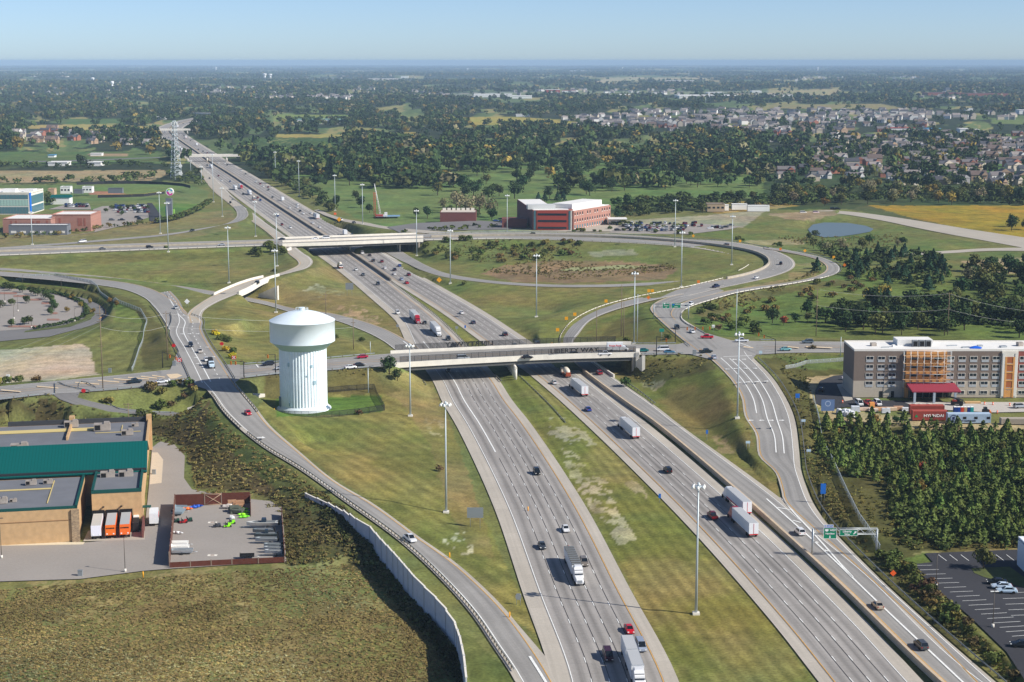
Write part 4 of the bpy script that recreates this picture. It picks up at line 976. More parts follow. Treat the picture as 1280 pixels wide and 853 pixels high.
# ---- water tower
def water_tower():
 c = G(380,509.8,2.0); c.z = 2.0
 o = thing('water_tower','huge white water tower with a fluted stem and broad drum tank beside the ramp','water tower',tuple(c))
 M_T = mat('pale blue white tank paint',C(228,240,246),0.45,var=0.04,scale=0.25); M_T2 = mat('white stem paint',C(230,241,247),0.55,var=0.07,scale=0.35); M_T3 = mat('grey green skirt paint',C(170,196,192),0.6)
 R0,r0 = 11.55,8.45
 m = MB(); nfl = 48; n = nfl*6
 fl = lambda i: 1.0 - 0.026*(1 if (i % 6) in (0,1,2) else 0)
 m.lathe([(r0,0.0),(r0,21.9)],n=n,smooth=False,rad=fl); m.obj('stem',M_T2,o)
 m = MB(); m.lathe([(r0+1.3,-0.6),(r0+1.3,0.05),(r0+0.35,0.9),(r0-0.1,1.6)],n=64); m.obj('base_flare',M_T2,o)
 m = MB(); m.lathe([(r0-0.05,21.7),(R0-0.5,24.2),(R0,24.5)],n=64); m.lathe([(0.1,21.75),(r0,21.72)],n=64); m.obj('skirt',M_T3,o)
 m = MB(); m.lathe([(R0,24.45),(R0,24.6),(R0,31.7),(R0+0.12,31.75),(R0+0.12,31.95)],n=72); m.obj('tank',M_T,o)
 m = MB(); prof = [(R0+0.12,31.95)]+[(R0*math.cos(t*math.pi/2)+0.12*(1-t),31.95+3.6*math.sin(t*math.pi/2)) for t in np.linspace(0.12,0.98,9)]
 prof = [(R0+0.12,31.95)]+[((R0)*(1-t),31.95+3.55*(1-(1-t)**1.9)) for t in np.linspace(0.08,0.97,9)]
 m.lathe(prof,n=72); rf = m.obj('roof',M_T,o)
 m = MB(); m.cyl((0,0,35.3),(0,0,36.2),0.9,n=16); m.cyl((0,0,36.2),(0,0,36.4),1.1,n=16); m.obj('vent',M_T,rf)
 m = MB()
 for i in range(16):
  t = 2*math.pi*i/16; t2 = 2*math.pi*(i+1)/16; m.cyl((2.2*math.cos(t),2.2*math.sin(t),35.2),(2.2*math.cos(t),2.2*math.sin(t),36.3),0.05,n=4)
  m.cyl((2.2*math.cos(t),2.2*math.sin(t),36.3),(2.2*math.cos(t2),2.2*math.sin(t2),36.3),0.05,n=4)
 m.obj('railing',M_T,rf)
 for (ang,z,w,h) in ((math.radians(-120),17,0.7,1.4),(math.radians(-118),2.6,0.7,1.2),(math.radians(-62),16.5,0.7,1.0),(math.radians(-55),10.5,1.0,1.4),(math.radians(-75),13,0.4,0.6)):
  b = MB(); b.box((0,0,0),(0.3,w,h)); wd = b.obj('vent_panel',mat('blue grey louvre',C(150,178,190),0.6),o); wd.location = ((r0-0.05)*math.cos(ang),(r0-0.05)*math.sin(ang),z); wd.rotation_euler = (0,0,ang)
 a = math.radians(196); b = MB(); b.box((0,0,2.2),(0.4,3.0,4.4)); d = b.obj('door',mat('grey steel door',C(120,140,146),0.6),o); d.location = ((r0+0.1)*math.cos(a),(r0+0.1)*math.sin(a),0); d.rotation_euler = (0,0,a)
 b = MB()
 for k in range(8):
  for s in (-1,1): b.cyl((r0*0+s*0.3,0,24.6+k),(s*0.3,0,25.6+k),0.04,n=4)
 return o
water_tower()
def fence(label,pts,h,m_,mp,step=3.0,z=None,cat='fence',dense=True,postr=0.05,group=None,name='fence',rail=True):
 w = np.array([tuple(on(*p)) if z is None else tuple(G(p[0],p[1],z)) for p in pts]);
 if dense:
  q = [w[0]]
  for i in range(len(w)-1):
   n = max(1,int(np.linalg.norm(w[i+1]-w[i])/8))
   for t in range(1,n+1): q.append(w[i]+(w[i+1]-w[i])*t/n)
  q = np.array(q)
  if z is None: q[:,2] = gz(q[:,0],q[:,1])
 else: q = w
 mid = Vector(q[len(q)//2]); Q = q-np.array(mid); o = thing(name,label,cat,tuple(mid),0,group)
 b = MB(); wallstrip(b,Q,0.06,0.03,h); b.obj('mesh_panel',m_,o)
 s = np.concatenate([[0],np.cumsum(np.linalg.norm(np.diff(Q[:,:2],axis=0),axis=1))]); post = None; sp = max(step,s[-1]/90)
 if rail: b = MB(); wallstrip(b,Q,0.12,h,h+0.1); b.obj('top_rail',mp,o)
 for u in np.arange(0,s[-1]+0.1,sp):
  p = [np.interp(u,s,Q[:,i]) for i in range(3)]
  if post is None: b = MB(); b.cyl((0,0,-0.3),(0,0,h+0.1),postr,n=5); post = b.obj('post',mp,o); post.location = p
  else: c = post.copy(); COL.objects.link(c); c.location = p
 return o
fence('black chain link fence round the water tower yard',[(318,505),(345,521),(380,524),(440,519),(481,513.5),(468,491.5),(410,495)],2.0,M_MESHK,M_BLACK)
fence('pale chain link fence bending round the striped lawn by the oval parking lot',[(20,352),(70,357),(115,366),(148,379),(176,390),(184,404),(176,432),(165,466)],1.6,M_MESHG,M_POLE)
fence('chain link fence along the brushy slope east of the exit ramp',[(1016,500),(1022,520),(1030,560),(1041,580),(1060,622),(1074,650),(1100,690)],1.8,M_MESHG,M_POLE)
fence('pale fence along the bank above the curving drive to the hotel',[(982,461),(1008,461),(1062,458)],1.4,M_MESHG,M_POLE)
# ---- high mast lights
def mast(label,bx,by,ty,tilt=0,z=None):
 p = on(bx,by) if z is None else G(bx,by,z); h = hgt(bx,by,p.z,ty); o = thing('light_mast',label,'light mast',tuple(p),0,'high mast lights of the interchange')
 MB().cyl((0,0,0.3),(0,0,h-0.4),0.34,0.15,n=10).obj('pole',M_POLE,o)
 MB().box((0,0,0.1),(1.6,1.6,0.8)).obj('footing',M_PALE,o)
 m = MB(); m.cyl((0,0,h-0.6),(0,0,h-0.3),0.9,n=12); m.cyl((0,0,h-0.4),(0,0,h+0.5),0.25,n=8); m.obj('lamp_ring',M_POLE,o)
 lamp = None
 for i in range(6):
  t = 2*math.pi*i/6+0.3
  if lamp is None:
   b = MB(); b.lathe([(0.1,0.45),(0.28,0.3),(0.46,-0.3),(0.05,-0.34)],n=10); lamp = b.obj('lamp',M_LAMP,o); c = lamp
  else: c = lamp.copy(); COL.objects.link(c)
  c.location = (1.35*math.cos(t),1.35*math.sin(t),h-0.5)
 return o
for bx,by,ty,lab in (
 (870,768,606,'tall galvanised light mast on the grass median in the right foreground'),(557.7,641,504,'tall light mast on the mown slope left of the southbound lanes'),(513,520.5,431,'light mast standing in front of the left end of the near bridge'),
 (921.5,525,418,'light mast at the left edge of the four lane exit approach'),(670.5,397,319,'light mast on the grass between the freeway and the loop ramp'),(792.5,430,341,'light mast behind the right end of the near bridge'),
 (851.5,359,290,'light mast on the grass where the loop roadways part'),(843.5,312,252.5,'light mast inside the big loop in front of the crowded parking lot'),(914.5,331.5,270,'light mast inside the right bend of the big loop'),
 (563,355,288,'light mast between the freeway and the brush patch right of the cross freeway bridge'),(521,320,263,'light mast at the right end of the cross freeway bridge'),(345,391,312.5,'light mast beside the small white ramp bridge'),
 (346.5,333,267,'light mast by the dark bushes at the left end of the cross freeway bridge'),(453.5,288,236,'light mast right of the freeway near the crane'),(419,263.5,219,'light mast right of the freeway in front of the dark hedgerow'),
 (374,245,201,'light mast in the hedgerow further up the freeway on the right'),(344.5,226,190,'farthest light mast on the right of the freeway'),(286.5,358,287,'light mast on the long meadow left of the small ramp bridge'),
 (200.5,292.5,240.5,'light mast on the slope in front of the grey pylon sign'),(210.5,314,252.5,'light mast beside the turquoise panel at the cross freeway'),(40.5,306,265,'light mast in front of the brick building at the far left'),
 (278,271,235,'light mast on the grass inside the freeway exit ramp'),(267,253,193,'tall light mast between the ball field and the exit ramp'),(319.5,296,252,'light mast between the exit ramp and the freeway before the cross freeway bridge'),
 (634,290.6,244,'light mast left of the brick medical building'),(238.5,217,201,'small light mast by the lattice tower far up the freeway'),(252,229,208,'light mast left of the freeway beyond the exit ramp')):
 mast(lab,bx,by,ty)
# ---- wooden utility poles and wires
def upole(label,bx,by,ty,arms=((0.4,2.4),),r=0.2,steel=False):
 p = on(bx,by); h = hgt(bx,by,p.z,ty); o = thing('utility_pole',label,'utility pole',tuple(p),0,'utility poles'); M_ = M_POLE if steel else M_WOOD
 MB().cyl((0,0,-0.5),(0,0,h),r,r*0.6,n=8).obj('pole',M_,o)
 for dz,w in arms:
  MB().box((0,0,h-dz),(w,0.16,0.2)).obj('crossarm',M_,o)
 return p+Vector((0,0,h))
UP = {}
for key,lab,bx,by,ty,arms,st in (
 ('a','tall grey utility pole in front of the pale dirt lot',129.5,504,395,((3,3.0),(6,2.4),(15,2)),False),('b','utility pole with a crossarm behind the green roofed store',161.5,541,504,((0.4,3.4),(1.4,2.6)),False),
 ('c','brown utility pole beside the guardrail at the west crossing',209.5,450,389,((1,2.4),(12,1.8)),False),('d','wooden utility pole right of the tank on the meadow',442,437,395,((3,2.0),),False),
 ('e','wooden utility pole with crossarms near the bare soil patch left of the freeway',407.5,396,365,((1.5,2.6),(4,2.6)),False),('f','slim pole standing behind the water tower yard',460.5,494,463,(),True),('g','short post beside the red car left of the bridge',463,443,427,(),True),
 ('h','dark utility pole on the grass wedge behind the right end of the bridge',776.5,421,356,((2,1.6),),False),('i','short brown pole on the same grass wedge',779.5,423,379,(),False),('j','leaning brown pole right of the loop ramp behind the bridge',745.5,429.5,384,(),False),
 ('k','tall grey pole with wires left of the trees on the right meadow',1020,421,361,((0.6,2.2),(6,2)),False),('l','wooden pole with wires among the trees on the right',1184.5,419,366,((0.5,2.2),(7,2)),False),('m','thin tall pole on the mown meadow right of the right crossing',920,423,362,(),True),
 ('n','steel pole behind the right signal crossing',796.5,428,368,(),True),('o','slim pole at the near side of the arterial in front of the hotel',1050.5,447,423,(),True)):
 UP[key] = upole(lab,bx,by,ty,arms,steel=st)
def wires(label,pairs,sag=2.0,r=0.045):
 m = MB()
 for p,q in pairs:
  p,q = Vector(p),Vector(q); last = p
  for i in range(1,13):
   t = i/12; c = p+(q-p)*t-Vector((0,0,sag*4*t*(1-t))); m.cyl(last,c,r,n=4,caps=False); last = c
 return tag(m.obj('power_line',mat('aluminium wire',C(190,190,186),0.5)),label,'power line')
v = lambda x,y,z: Vector((x,y,z))
wires('power lines sagging from the tall grey pole across the dirt lot to the left',[(UP['a']-v(0,0,3+i*2.2),G(-70,462+i*9,13-2*i)) for i in range(3)])
wires('power lines from the grey pole across the lawn to the pole by the water tower',[(UP['a']-v(0,0,3+i*5),UP['c']-v(0,0,1+i*5)) for i in range(2)]+[(UP['c']-v(0,0,1+i*5),UP['d']-v(0,0,1+i*4)) for i in range(2)])
wires('two pale power lines in front of the trees on the right',[(UP['k']-v(0,0,0.5+7*i),UP['l']-v(0,0,0.5+7*i)) for i in range(2)]+[(UP['l']-v(0,0,0.5+7*i),G(1330,392+13*i,12-6*i)) for i in range(2)])
# ---- building materials
M_TAN = mat('tan split face block',C(192,158,116),0.9,var=0.10,scale=0.7)
M_ROOFG = mat('grey roof membrane',C(112,114,120),0.9,var=0.10,scale=0.15)
M_ROOFW = mat('white roof membrane',C(228,226,222),0.8,var=0.06,scale=0.2)
def ribbed(name,col,sp,amt,axis=0,rough=0.5):
 m = bpy.data.materials.new(name); n,l,b = nt(m); tc = n.new('ShaderNodeTexCoord'); sx = n.new('ShaderNodeSeparateXYZ'); l.new(tc.outputs['Object'],sx.inputs[0])
 mu = n.new('ShaderNodeMath'); mu.operation = 'MULTIPLY'; mu.inputs[1].default_value = 2*math.pi/sp; l.new(sx.outputs[axis],mu.inputs[0])
 si = n.new('ShaderNodeMath'); si.operation = 'SINE'; l.new(mu.outputs[0],si.inputs[0])
 mr = n.new('ShaderNodeMapRange'); mr.inputs[1].default_value = 0.6; mr.inputs[2].default_value = 1; mr.inputs[3].default_value = 1; mr.inputs[4].default_value = 1-amt; l.new(si.outputs[0],mr.inputs[0])
 h = n.new('ShaderNodeHueSaturation'); h.inputs['Color'].default_value = (*col,1); l.new(mr.outputs[0],h.inputs['Value']); l.new(h.outputs[0],b.inputs['Base Color']); b.inputs['Roughness'].default_value = rough; b.inputs['Specular IOR Level'].default_value = 0.25
 MATS[name] = m; return m
M_GRNROOF = ribbed('green standing seam metal',C(0,88,84),0.9,0.25)
M_GRNTRIM = mat('dark green trim',C(16,74,68),0.6)
def brickmat(name,c1,c2,mortar=0.02,sc=1.0):
 m = bpy.data.materials.new(name); n,l,b = nt(m); tc = n.new('ShaderNodeTexCoord'); br = n.new('ShaderNodeTexBrick')
 br.inputs['Color1'].default_value = (*c1,1); br.inputs['Color2'].default_value = (*c2,1); br.inputs['Mortar'].default_value = (*[x*0.8+0.05 for x in c1],1)
 br.inputs['Scale'].default_value = sc; br.inputs['Mortar Size'].default_value = mortar; mp = n.new('ShaderNodeMapping'); mp.inputs['Rotation'].default_value = (math.pi/2,0,0)
 l.new(tc.outputs['Object'],mp.inputs[0]); l.new(mp.outputs[0],br.inputs[0]); no = n.new('ShaderNodeTexNoise'); no.inputs['Scale'].default_value = 0.25; l.new(tc.outputs['Object'],no.inputs[0])
 mr = n.new('ShaderNodeMapRange'); mr.inputs[3].default_value = .85; mr.inputs[4].default_value = 1.15; l.new(no.outputs[0],mr.inputs[0]); h = n.new('ShaderNodeHueSaturation'); l.new(br.outputs[0],h.inputs['Color']); l.new(mr.outputs[0],h.inputs['Value']); l.new(h.outputs[0],b.inputs['Base Color']); b.inputs['Roughness'].default_value = 0.9
 MATS[name] = m; return m
M_BRICK = brickmat('red brown brick',C(160,94,76),C(146,84,68))
M_BRICKP = brickmat('pink brown brick',C(172,124,108),C(160,114,100))
M_BRICKD = brickmat('dark red brick',C(120,66,58),C(108,60,54))
M_STONE = brickmat('mixed field stone',C(176,150,116),C(120,100,80),0.03,0.9)
M_REDP = mat('red facade panel',C(168,72,58),0.6,var=0.05)
M_GLASS = mat('dark window glass',C(34,44,54),0.12,spec=0.6)
M_GLASSB = mat('blue green curtain glass',C(84,122,132),0.12,spec=0.6)
M_GLASSL = mat('pale tinted glass',C(168,200,190),0.2,spec=0.6)
M_WFRAME = mat('white window trim',C(226,222,214),0.6)
M_GREYW = mat('grey metal siding',C(112,116,124),0.7,var=0.05)
M_UNIT = mat('rooftop unit metal',C(170,160,150),0.6,metal=0.2,var=0.2,scale=0.8)
M_DARK = mat('dark opening',C(26,24,24),0.9)
M_WOODP = mat('raw sheathing board',C(214,156,92),0.9,var=0.12,scale=0.4)
M_BROWNW = mat('brown stained timber',C(96,52,40),0.9,var=0.15,scale=0.8)
def local(o,mb,name,m,parent): return mb.obj(name,m,parent)
def windows(parent,xs,zs,w,h,y,m=None,frame=True,name='window',arch=False,sillm=None,face='-y',proud=0.05,fm=None):
 """individual windows on a wall in the plane local y (facing -y) or x (facing +x/-x)"""
 base = None; k = 0
 for z in zs:
  for x in xs:
   if base is None:
    b = MB(); b.box((0,0,0),(w,0.1,h)); base = b.obj(name,m or M_GLASS,parent); c = base
    if frame:
     f = MB(); t = 0.12
     for cx,cz,sx,sz in ((0,h/2+t/2,w+2*t,t),(0,-h/2-t/2,w+2*t,t),(-w/2-t/2,0,t,h),(w/2+t/2,0,t,h),(0,0,t*0.6,h)): f.box((cx,-0.03,cz),(sx,0.14,sz))
     f.obj('frame',fm or M_WFRAME,base)
   else:
    if k >= 99: return
    c = base.copy(); COL.objects.link(c)
    for g in base.children: d = g.copy(); COL.objects.link(d); d.parent = c
   if face == '-y': c.location = (x,y-proud,z)
   else: c.location = (y+(proud if face == '+x' else -proud),x,z); c.rotation_euler = (0,0,math.pi/2 if face == '+x' else -math.pi/2)
   k += 1
# ---- green roofed store (lower left)
def store():
 a = math.radians(11); O = G(98,677,0); o = thing('store_building','big tan store with a sloping green metal roof, dark flat roofs and loading docks','store',tuple(O),a)
 W = -78
 MB().box((W/2,17,4.5),(-W,34,9.0)).obj('wall',M_TAN,o)
 MB().box((W/2,17,9.03),(-W-1.2,33,0.1)).obj('roof',M_ROOFG,o)
 for c,d in (((W/2,0.3,9.3),(-W+0.2,0.6,0.7)),((-0.3,17,9.3),(0.6,34,0.7))): MB().box(c,d).obj('parapet',M_GRNTRIM,o)
 MB().box((-0.5,-0.15,4.4),(2.0,0.7,8.8)).obj('stone_pier',M_STONE,o)
 MB().box((W/2-1,-0.08,6.0),(-W,0.1,0.12)).obj('wall_band',mat('brown wall band',C(150,112,76),.9),o)
 MB().box((9.6,25,4.7),(13.2,24,9.4)).obj('dock_block',M_TAN,o)
 MB().box((9.6,25,9.43),(12.2,23,0.1)).obj('dock_roof',M_ROOFG,o)
 for c,d in (((9.6,13.2,9.8),(13.4,0.6,0.9)),((15.9,25,9.8),(0.6,24,0.9)),((3.2,25,9.8),(0.6,24,0.9))): MB().box(c,d).obj('parapet',M_GRNTRIM,o)
 for x in (4.6,8.3,12.0):
  MB().box((x,12.8,2.4),(3.3,0.6,4.6)).obj('dock_door',M_DARK,o)
 MB().box((16.6,6.5,1.3),(0.5,13,2.6)).obj('court_wall',M_BRICKD,o)
 MB().box((17.2,17,4.0),(2.6,2.0,0.2)).obj('door_canopy',M_GRNTRIM,o)
 H0,H1 = 9.6,15.0; y0,yr,y1 = 37,50,62
 MB().box(((W+16)/2,70,4.6),(16-W,68,9.2)).obj('hall_wall',M_TAN,o)
 MB().box(((W+16)/2,82,9.25),(15-W,42,0.12)).obj('hall_roof',M_ROOFG,o)
 MB().prism([(W,y0-2),(17,y0-2),(17,y0-1.2),(W,y0-1.2)],9.0,10.4).obj('fascia',mat('dark fascia',C(40,42,46),.8),o)
 m = MB(); x0,x1 = W,17.2; vs = [(x0,y0-2.6,H0),(x1,y0-2.6,H0),(x1,yr,H1),(x0,yr,H1),(x1,y1,H0),(x0,y1,H0)]
 m.mesh(vs,[(0,1,2,3),(3,2,4,5)]); m.mesh([(p[0],p[1],p[2]-0.25) for p in vs],[(3,2,1,0),(5,4,2,3)]); m.obj('gable_roof',M_GRNROOF,o)
 m = MB(); m.mesh([(16.2,y0,9),(16.2,y1,9),(16.2,yr,H1-0.5),(15.9,y0,9),(15.9,y1,9),(15.9,yr,H1-0.5)],[(0,1,2),(5,4,3),(0,3,4,1),(1,4,5,2),(2,5,3,0)]); m.obj('gable_wall',M_TAN,o)
 for c,d in (((16.3,83,9.7),(0.7,42,1.2)),((-6,104,9.9),(44,0.7,1.6)),((-54,104,10.3),(46,0.7,2.4)),((-8,92,9.8),(0.6,24,1.4)),((-40,96,9.8),(0.8,16,1.6))): MB().box(c,d).obj('parapet',mat('dark parapet',C(60,62,66),.8) if d[0] > 2 else M_TAN,o)
 for x,y,h in ((16.2,104,11.5),(-8,104,12),(-40,104,12)): MB().box((x,y-1,h/2),(1.6,3,h)).obj('stepped_pier',M_TAN,o)
 unit = None
 for i,(x,y,s) in enumerate(((-26,27,1.2),(-40,9,1.1),(-31,7.5,.9),(-20,8.5,.9),(-14,27,.8),(-9.5,27.5,.7),(-38,18,1.0),(6.5,31,1.1),(11.5,31,1.1),(-52,26,1.1),(-17,9.5,.5),(-62,86,1.5),(-40,84,1.2),(-21,68,1.4),(2,92,1.4),(10,84,1.0),(-70,90,1.3),(-8,99,1.2),(12,96,0.6),(-30,89,.5),(-36,14.5,.7))):
  if unit is None:
   b = MB(); b.box((0,0,0.9),(3.6,2.0,1.5)); b.box((1.0,0,1.8),(1.2,1.6,0.4)); b.box((0,0,0.1),(3.0,1.6,0.3)); unit = b.obj('rooftop_unit',M_UNIT,o); f = MB(); f.box((-1.0,-1.02,0.9),(1.2,0.06,1.1)); f.obj('grille',M_DARK,unit); c = unit
  else:
   c = unit.copy(); COL.objects.link(c)
   for g in unit.children: d = g.copy(); COL.objects.link(d); d.parent = c
  c.location = (x,y,9.1 if y < 60 else 9.3); c.scale = (s,s,s)
 for x0,y0_,x1,y1_ in ((-60,21,-8,22),(-8,6,-8,30),(4.5,17,14,17),(14,17,14,34),(-60,92,0,96),(0,88,14,88),(8,88,8,98)):
  MB().box(((x0+x1)/2,(y0_+y1_)/2,9.25 if y0_ < 60 else 9.5),(max(abs(x1-x0),.25),max(abs(y1_-y0_),.25),0.16)).obj('gas_pipe',mat('yellow gas pipe',C(206,186,124),0.6),o)
 for x in (6.0,10.8): MB().box((x,12.7,5.6),(0.5,0.7,0.25)).obj('wall_lamp',M_BLACK,o)
 for x,h in ((6.2,3.0),):
  pass
 return o,O,a
SOB,SO,SA = store()
def SL(x,y,z=0):  # store-local to world
 c,s = math.cos(SA),math.sin(SA); return Vector((SO.x+x*c-y*s,SO.y+x*s+y*c,z))
patch('pavement',[(-90,681),(100,679),(180,672),(186,610),(190,560),(200,552),(218,556),(231,570),(230,598),(240,612),(290,622),(352,628),(358,702),(215,711),(178,714),(100,724),(-90,730)],0,M_LOT,0.04)
patch('pavement',[(104,677),(181,675),(181,664),(165,662),(164,650),(110,664)],0,M_CONCR,0.055)
patch('pavement',[(187,606),(202,604),(204,575),(197,566),(190,566)],0,mat('buff sidewalk',C(198,184,164),.9,var=.06),0.06)
patch('pavement',[(-90,684),(104,681),(106,678),(-90,679)],0,mat('buff kerb strip',C(214,200,172),.9,var=.06),0.05)
# ---- timber yard fence: west panels, gate, east
def timber_fence(label,pts,hs,gate=None):
 w = [G(p[0],p[1],0) for p in pts]; mid = w[len(w)//2]; o = thing('timber_fence',label,'fence',tuple(mid))
 for i in range(len(w)-1):
  a,b = w[i],w[i+1]; n = max(1,round((b-a).length/6)); h = hs[i]
  if not h: continue
  for j in range(n):
   p,q = a+(b-a)*(j/n),a+(b-a)*((j+1)/n); c = (p+q)/2-mid; d = q-p; rz = math.atan2(d.y,d.x)
   isg = gate is not None and i == gate[0] and j in gate[1]
   m = MB(); m.box((c.x,c.y,h/2),(d.length-0.05,0.12,h),rz); pnl = m.obj('gate' if isg else 'fence_panel',M_BROWNW,o)
   if isg:
    m = MB(); dv = d.normalized(); nv = Vector((dv.y,-dv.x,0))*0.1
    for z0,z1 in ((0.2,h-0.2),(h-0.2,0.2)): m.cyl((c.x-d.x/2+nv.x,c.y-d.y/2+nv.y,z0),(c.x+d.x/2+nv.x,c.y+d.y/2+nv.y,z1),0.1,n=4)
    for z in (0.2,h-0.2): m.cyl((c.x-d.x/2+nv.x,c.y-d.y/2+nv.y,z),(c.x+d.x/2+nv.x,c.y+d.y/2+nv.y,z),0.1,n=4)
    m.obj('gate_brace',mat('pale gate timber',C(184,156,130),.9),pnl)
   m = MB(); e = p-mid; m.box((e.x,e.y,h/2+0.1),(0.25,0.25,h+0.2),rz); m.obj('post',mat('grey fence post',C(140,122,108),.9),o)
 return o
timber_fence('brown board fence with a braced gate round the boat yard behind the store',[(212,708),(219,633),(256,632),(277,631),(313,629.5),(313.5,646),(352,645),(356,703),(290,706),(212,710)],(3.6,3.4,3.4,3.4,2.4,0,2.4,1.4,1.4),(2,(0,1)))
# ---- yard contents
def boat(label,px,py,L,W,col,rz,z=0.8,big=False):
 p = G(px,py,0); o = thing('boat',label,'boat',tuple(p),rz,'boats and boat trailers in the yard'); mt = mat('boat paint %d' % len(MATS),col,0.35)
 m = MB(); k = [(-0.5,0.85),(-0.2,1.0),(0.15,0.95),(0.38,0.6),(0.5,0.04)]; vs = []; fs = []
 for t,w in k:
  for s in (-1,1): vs += [(t*L,s*w*W/2*0.45,0),(t*L,s*w*W/2,0.9+0.25*max(0,t))]
 for i in range(len(k)-1):
  a,b = 4*i,4*i+4; fs += [(a,a+1,b+1,b),(a+2,b+2,b+3,a+3),(a,b,b+2,a+2),(a+1,a+3,b+3,b+1)]
 fs += [(0,2,3,1)]; m.mesh(vs,fs); h = m.obj('hull',mt,o); h.location = (0,0,z)
 m = MB(); m.prism([(-0.42*L,-0.34*W),(0.2*L,-0.34*W),(0.32*L,0),(0.2*L,0.34*W),(-0.42*L,0.34*W)],0.92,1.02); c = m.obj('deck',mat('grey boat deck',C(110,114,116),.7),o); c.location = (0,0,z)
 if big:
  m = MB(); m.box((-0.05*L,0,1.5),(0.16*L,W*0.7,0.9),0,taper=.8); c = m.obj('windscreen',M_GLASS,o); c.location = (0,0,z)
 m = MB(); m.box((-0.53*L,0,0.7),(0.5,0.6,1.4)); c = m.obj('outboard_motor',M_BLACK,o); c.location = (0,0,z)
 m = MB(); m.box((0.08*L,0,0.5),(L*1.1,0.15,0.12)); m.box((-0.1*L,0,0.45),(0.12,W*0.95,0.12)); tr = m.obj('trailer_frame',M_STEEL,o)
 for s in (-1,1): MB().cyl((-0.15*L,s*W*0.5-0.1,0.33),(-0.15*L,s*W*0.5+0.1,0.33),0.33,n=12).obj('wheel',M_BLACK,tr)
 return o
for l_,px,py,L_,W_,c_,big in (('long white pontoon style boat with a red stripe on a trailer in the yard corner',328,660,8.5,2.6,C(206,206,200),True),('grey aluminium fishing boat, upper one in the middle of the boat row',329,669,5.6,2.0,C(120,128,130),False),('dark green grey fishing boat in the middle of the boat row',332,674.5,6.0,2.0,C(90,100,100),True),
 ('silver rowing boat with bright side in the middle of the boat row',333,680,5.8,1.8,C(176,182,182),False),('pale small boat, upper of the three by the lower right fence corner',341,687.5,4.6,1.5,C(170,178,176),False),('pale small boat, middle of the three by the lower right fence corner',341,691.5,4.6,1.5,C(186,190,188),False),('small boat with a dark bow, lowest of the three by the lower right fence corner',342,695.5,4.6,1.5,C(196,198,196),False)):
 boat(l_,px,py,L_,W_,c_,math.pi+0.06 if big else math.pi,big=big)
def utrailer(label,px,py,L,W,rz,mcol):
 p = G(px,py,0); o = thing('utility_trailer',label,'trailer',tuple(p),rz,'utility trailers in the yard'); m = MB()
 m.box((0,0,0.62),(L,W,0.12)); m.obj('bed',mcol,o)
 m = MB()
 for s in (-1,1): m.box((0,s*W/2,1.0),(L,0.08,0.5))
 m.box((-L/2,0,1.1),(0.08,W,0.8)); m.obj('side_rail',mcol,o); MB().cyl((L/2,0,0.6),(L/2+1.3,0,0.5),0.07,n=5).obj('tow_bar',M_STEEL,o)
 for s in (-1,1): MB().cyl((0,s*W*0.56-0.1,0.33),(0,s*W*0.56+0.1,0.33),0.34,n=12).obj('wheel',M_BLACK,o)
for l_,px,py,L_,W_,rz,c_ in (('white utility trailer, uppermost of the white stack by the left yard fence',224,683,4.6,2.2,0.05,M_LAMP),('white utility trailer in the middle of the white stack by the left yard fence',225,688,4.6,2.2,0.05,M_LAMP),('pale utility trailer, lowest of the stack by the left yard fence',228,692.5,5.2,2.2,0.05,M_STEEL),('long grey flat trailer standing along the left yard fence near the gate',224,641,3.2,7.0,0.0,mat('blue grey sheet',C(136,154,164),.6)),('small black trailer alone at the lower right of the yard',309,698.5,3.6,1.4,0.1,M_BLACK)):
 utrailer(l_,px,py,L_,W_,rz,c_)
def kayak(label,px,py,col,rz,n=1,L=3.4):
 p = G(px,py,0); o = MB()
 for t0,t1,r0,r1 in ((-.5,-.2,.05,.36),(-.2,.2,.36,.36),(.2,.5,.36,.05)): o.cyl((t0*L,0,.4),(t1*L,0,.4),r0,r1,n=8)
 k = o.obj('kayak',mat('kayak %s' % label[:12],col,0.4)); k.location = (p.x,p.y,0.1); k.rotation_euler = (0,0,rz); tag(k,label,'kayak','kayaks in the yard')
for i,(px,py,col,rz,l_) in enumerate(((304,638.5,C(160,246,40),0.1,'lime green kayak, topmost of the bright stack by the gate fence'),(305,641.5,C(150,240,40),-0.1,'lime green kayak, second from the top of the bright stack'),(304,645,C(160,250,50),0.15,'lime green kayak, third from the top of the bright stack'),(305,648,C(120,220,40),0.3,'darker lime kayak, lowest of the bright stack'),
 (234,638,C(246,120,40),0.05,'orange kayak just inside the yard gate'),(243,636,C(40,90,190),0.3,'blue kayak beside the orange one inside the yard gate'),(247,634.5,C(30,80,170),0.1,'dark blue kayak nearest the yard gate'),(222,668,C(236,238,238),-0.3,'white kayak by the left yard fence'))): kayak(l_,px,py,col,rz)
def mower(label,px,py,col,s=1.0):
 p = G(px,py,0); o = thing('riding_mower',label,'mower',tuple(p),0.3,'riding mowers in the yard'); m = MB(); m.box((0.4,0,0.7),(0.9,0.8,0.6),taper=.8); m.box((-0.3,0,0.4),(1.6,1.2,0.25)); m.obj('body',mat('mower %s' % label[:14],col,.5),o)
 m = MB(); m.box((-0.4,0,0.9),(0.5,0.6,0.2)); m.box((-0.65,0,1.2),(0.12,0.6,0.5)); m.obj('seat',M_BLACK,o)
 for x in (-.6,.6):
  for y in (-.5,.5): MB().cyl((x,y-.1,.3),(x,y+.1,.3),.3,n=10).obj('wheel',M_BLACK,o)
 o.scale = (s*1.3,)*3
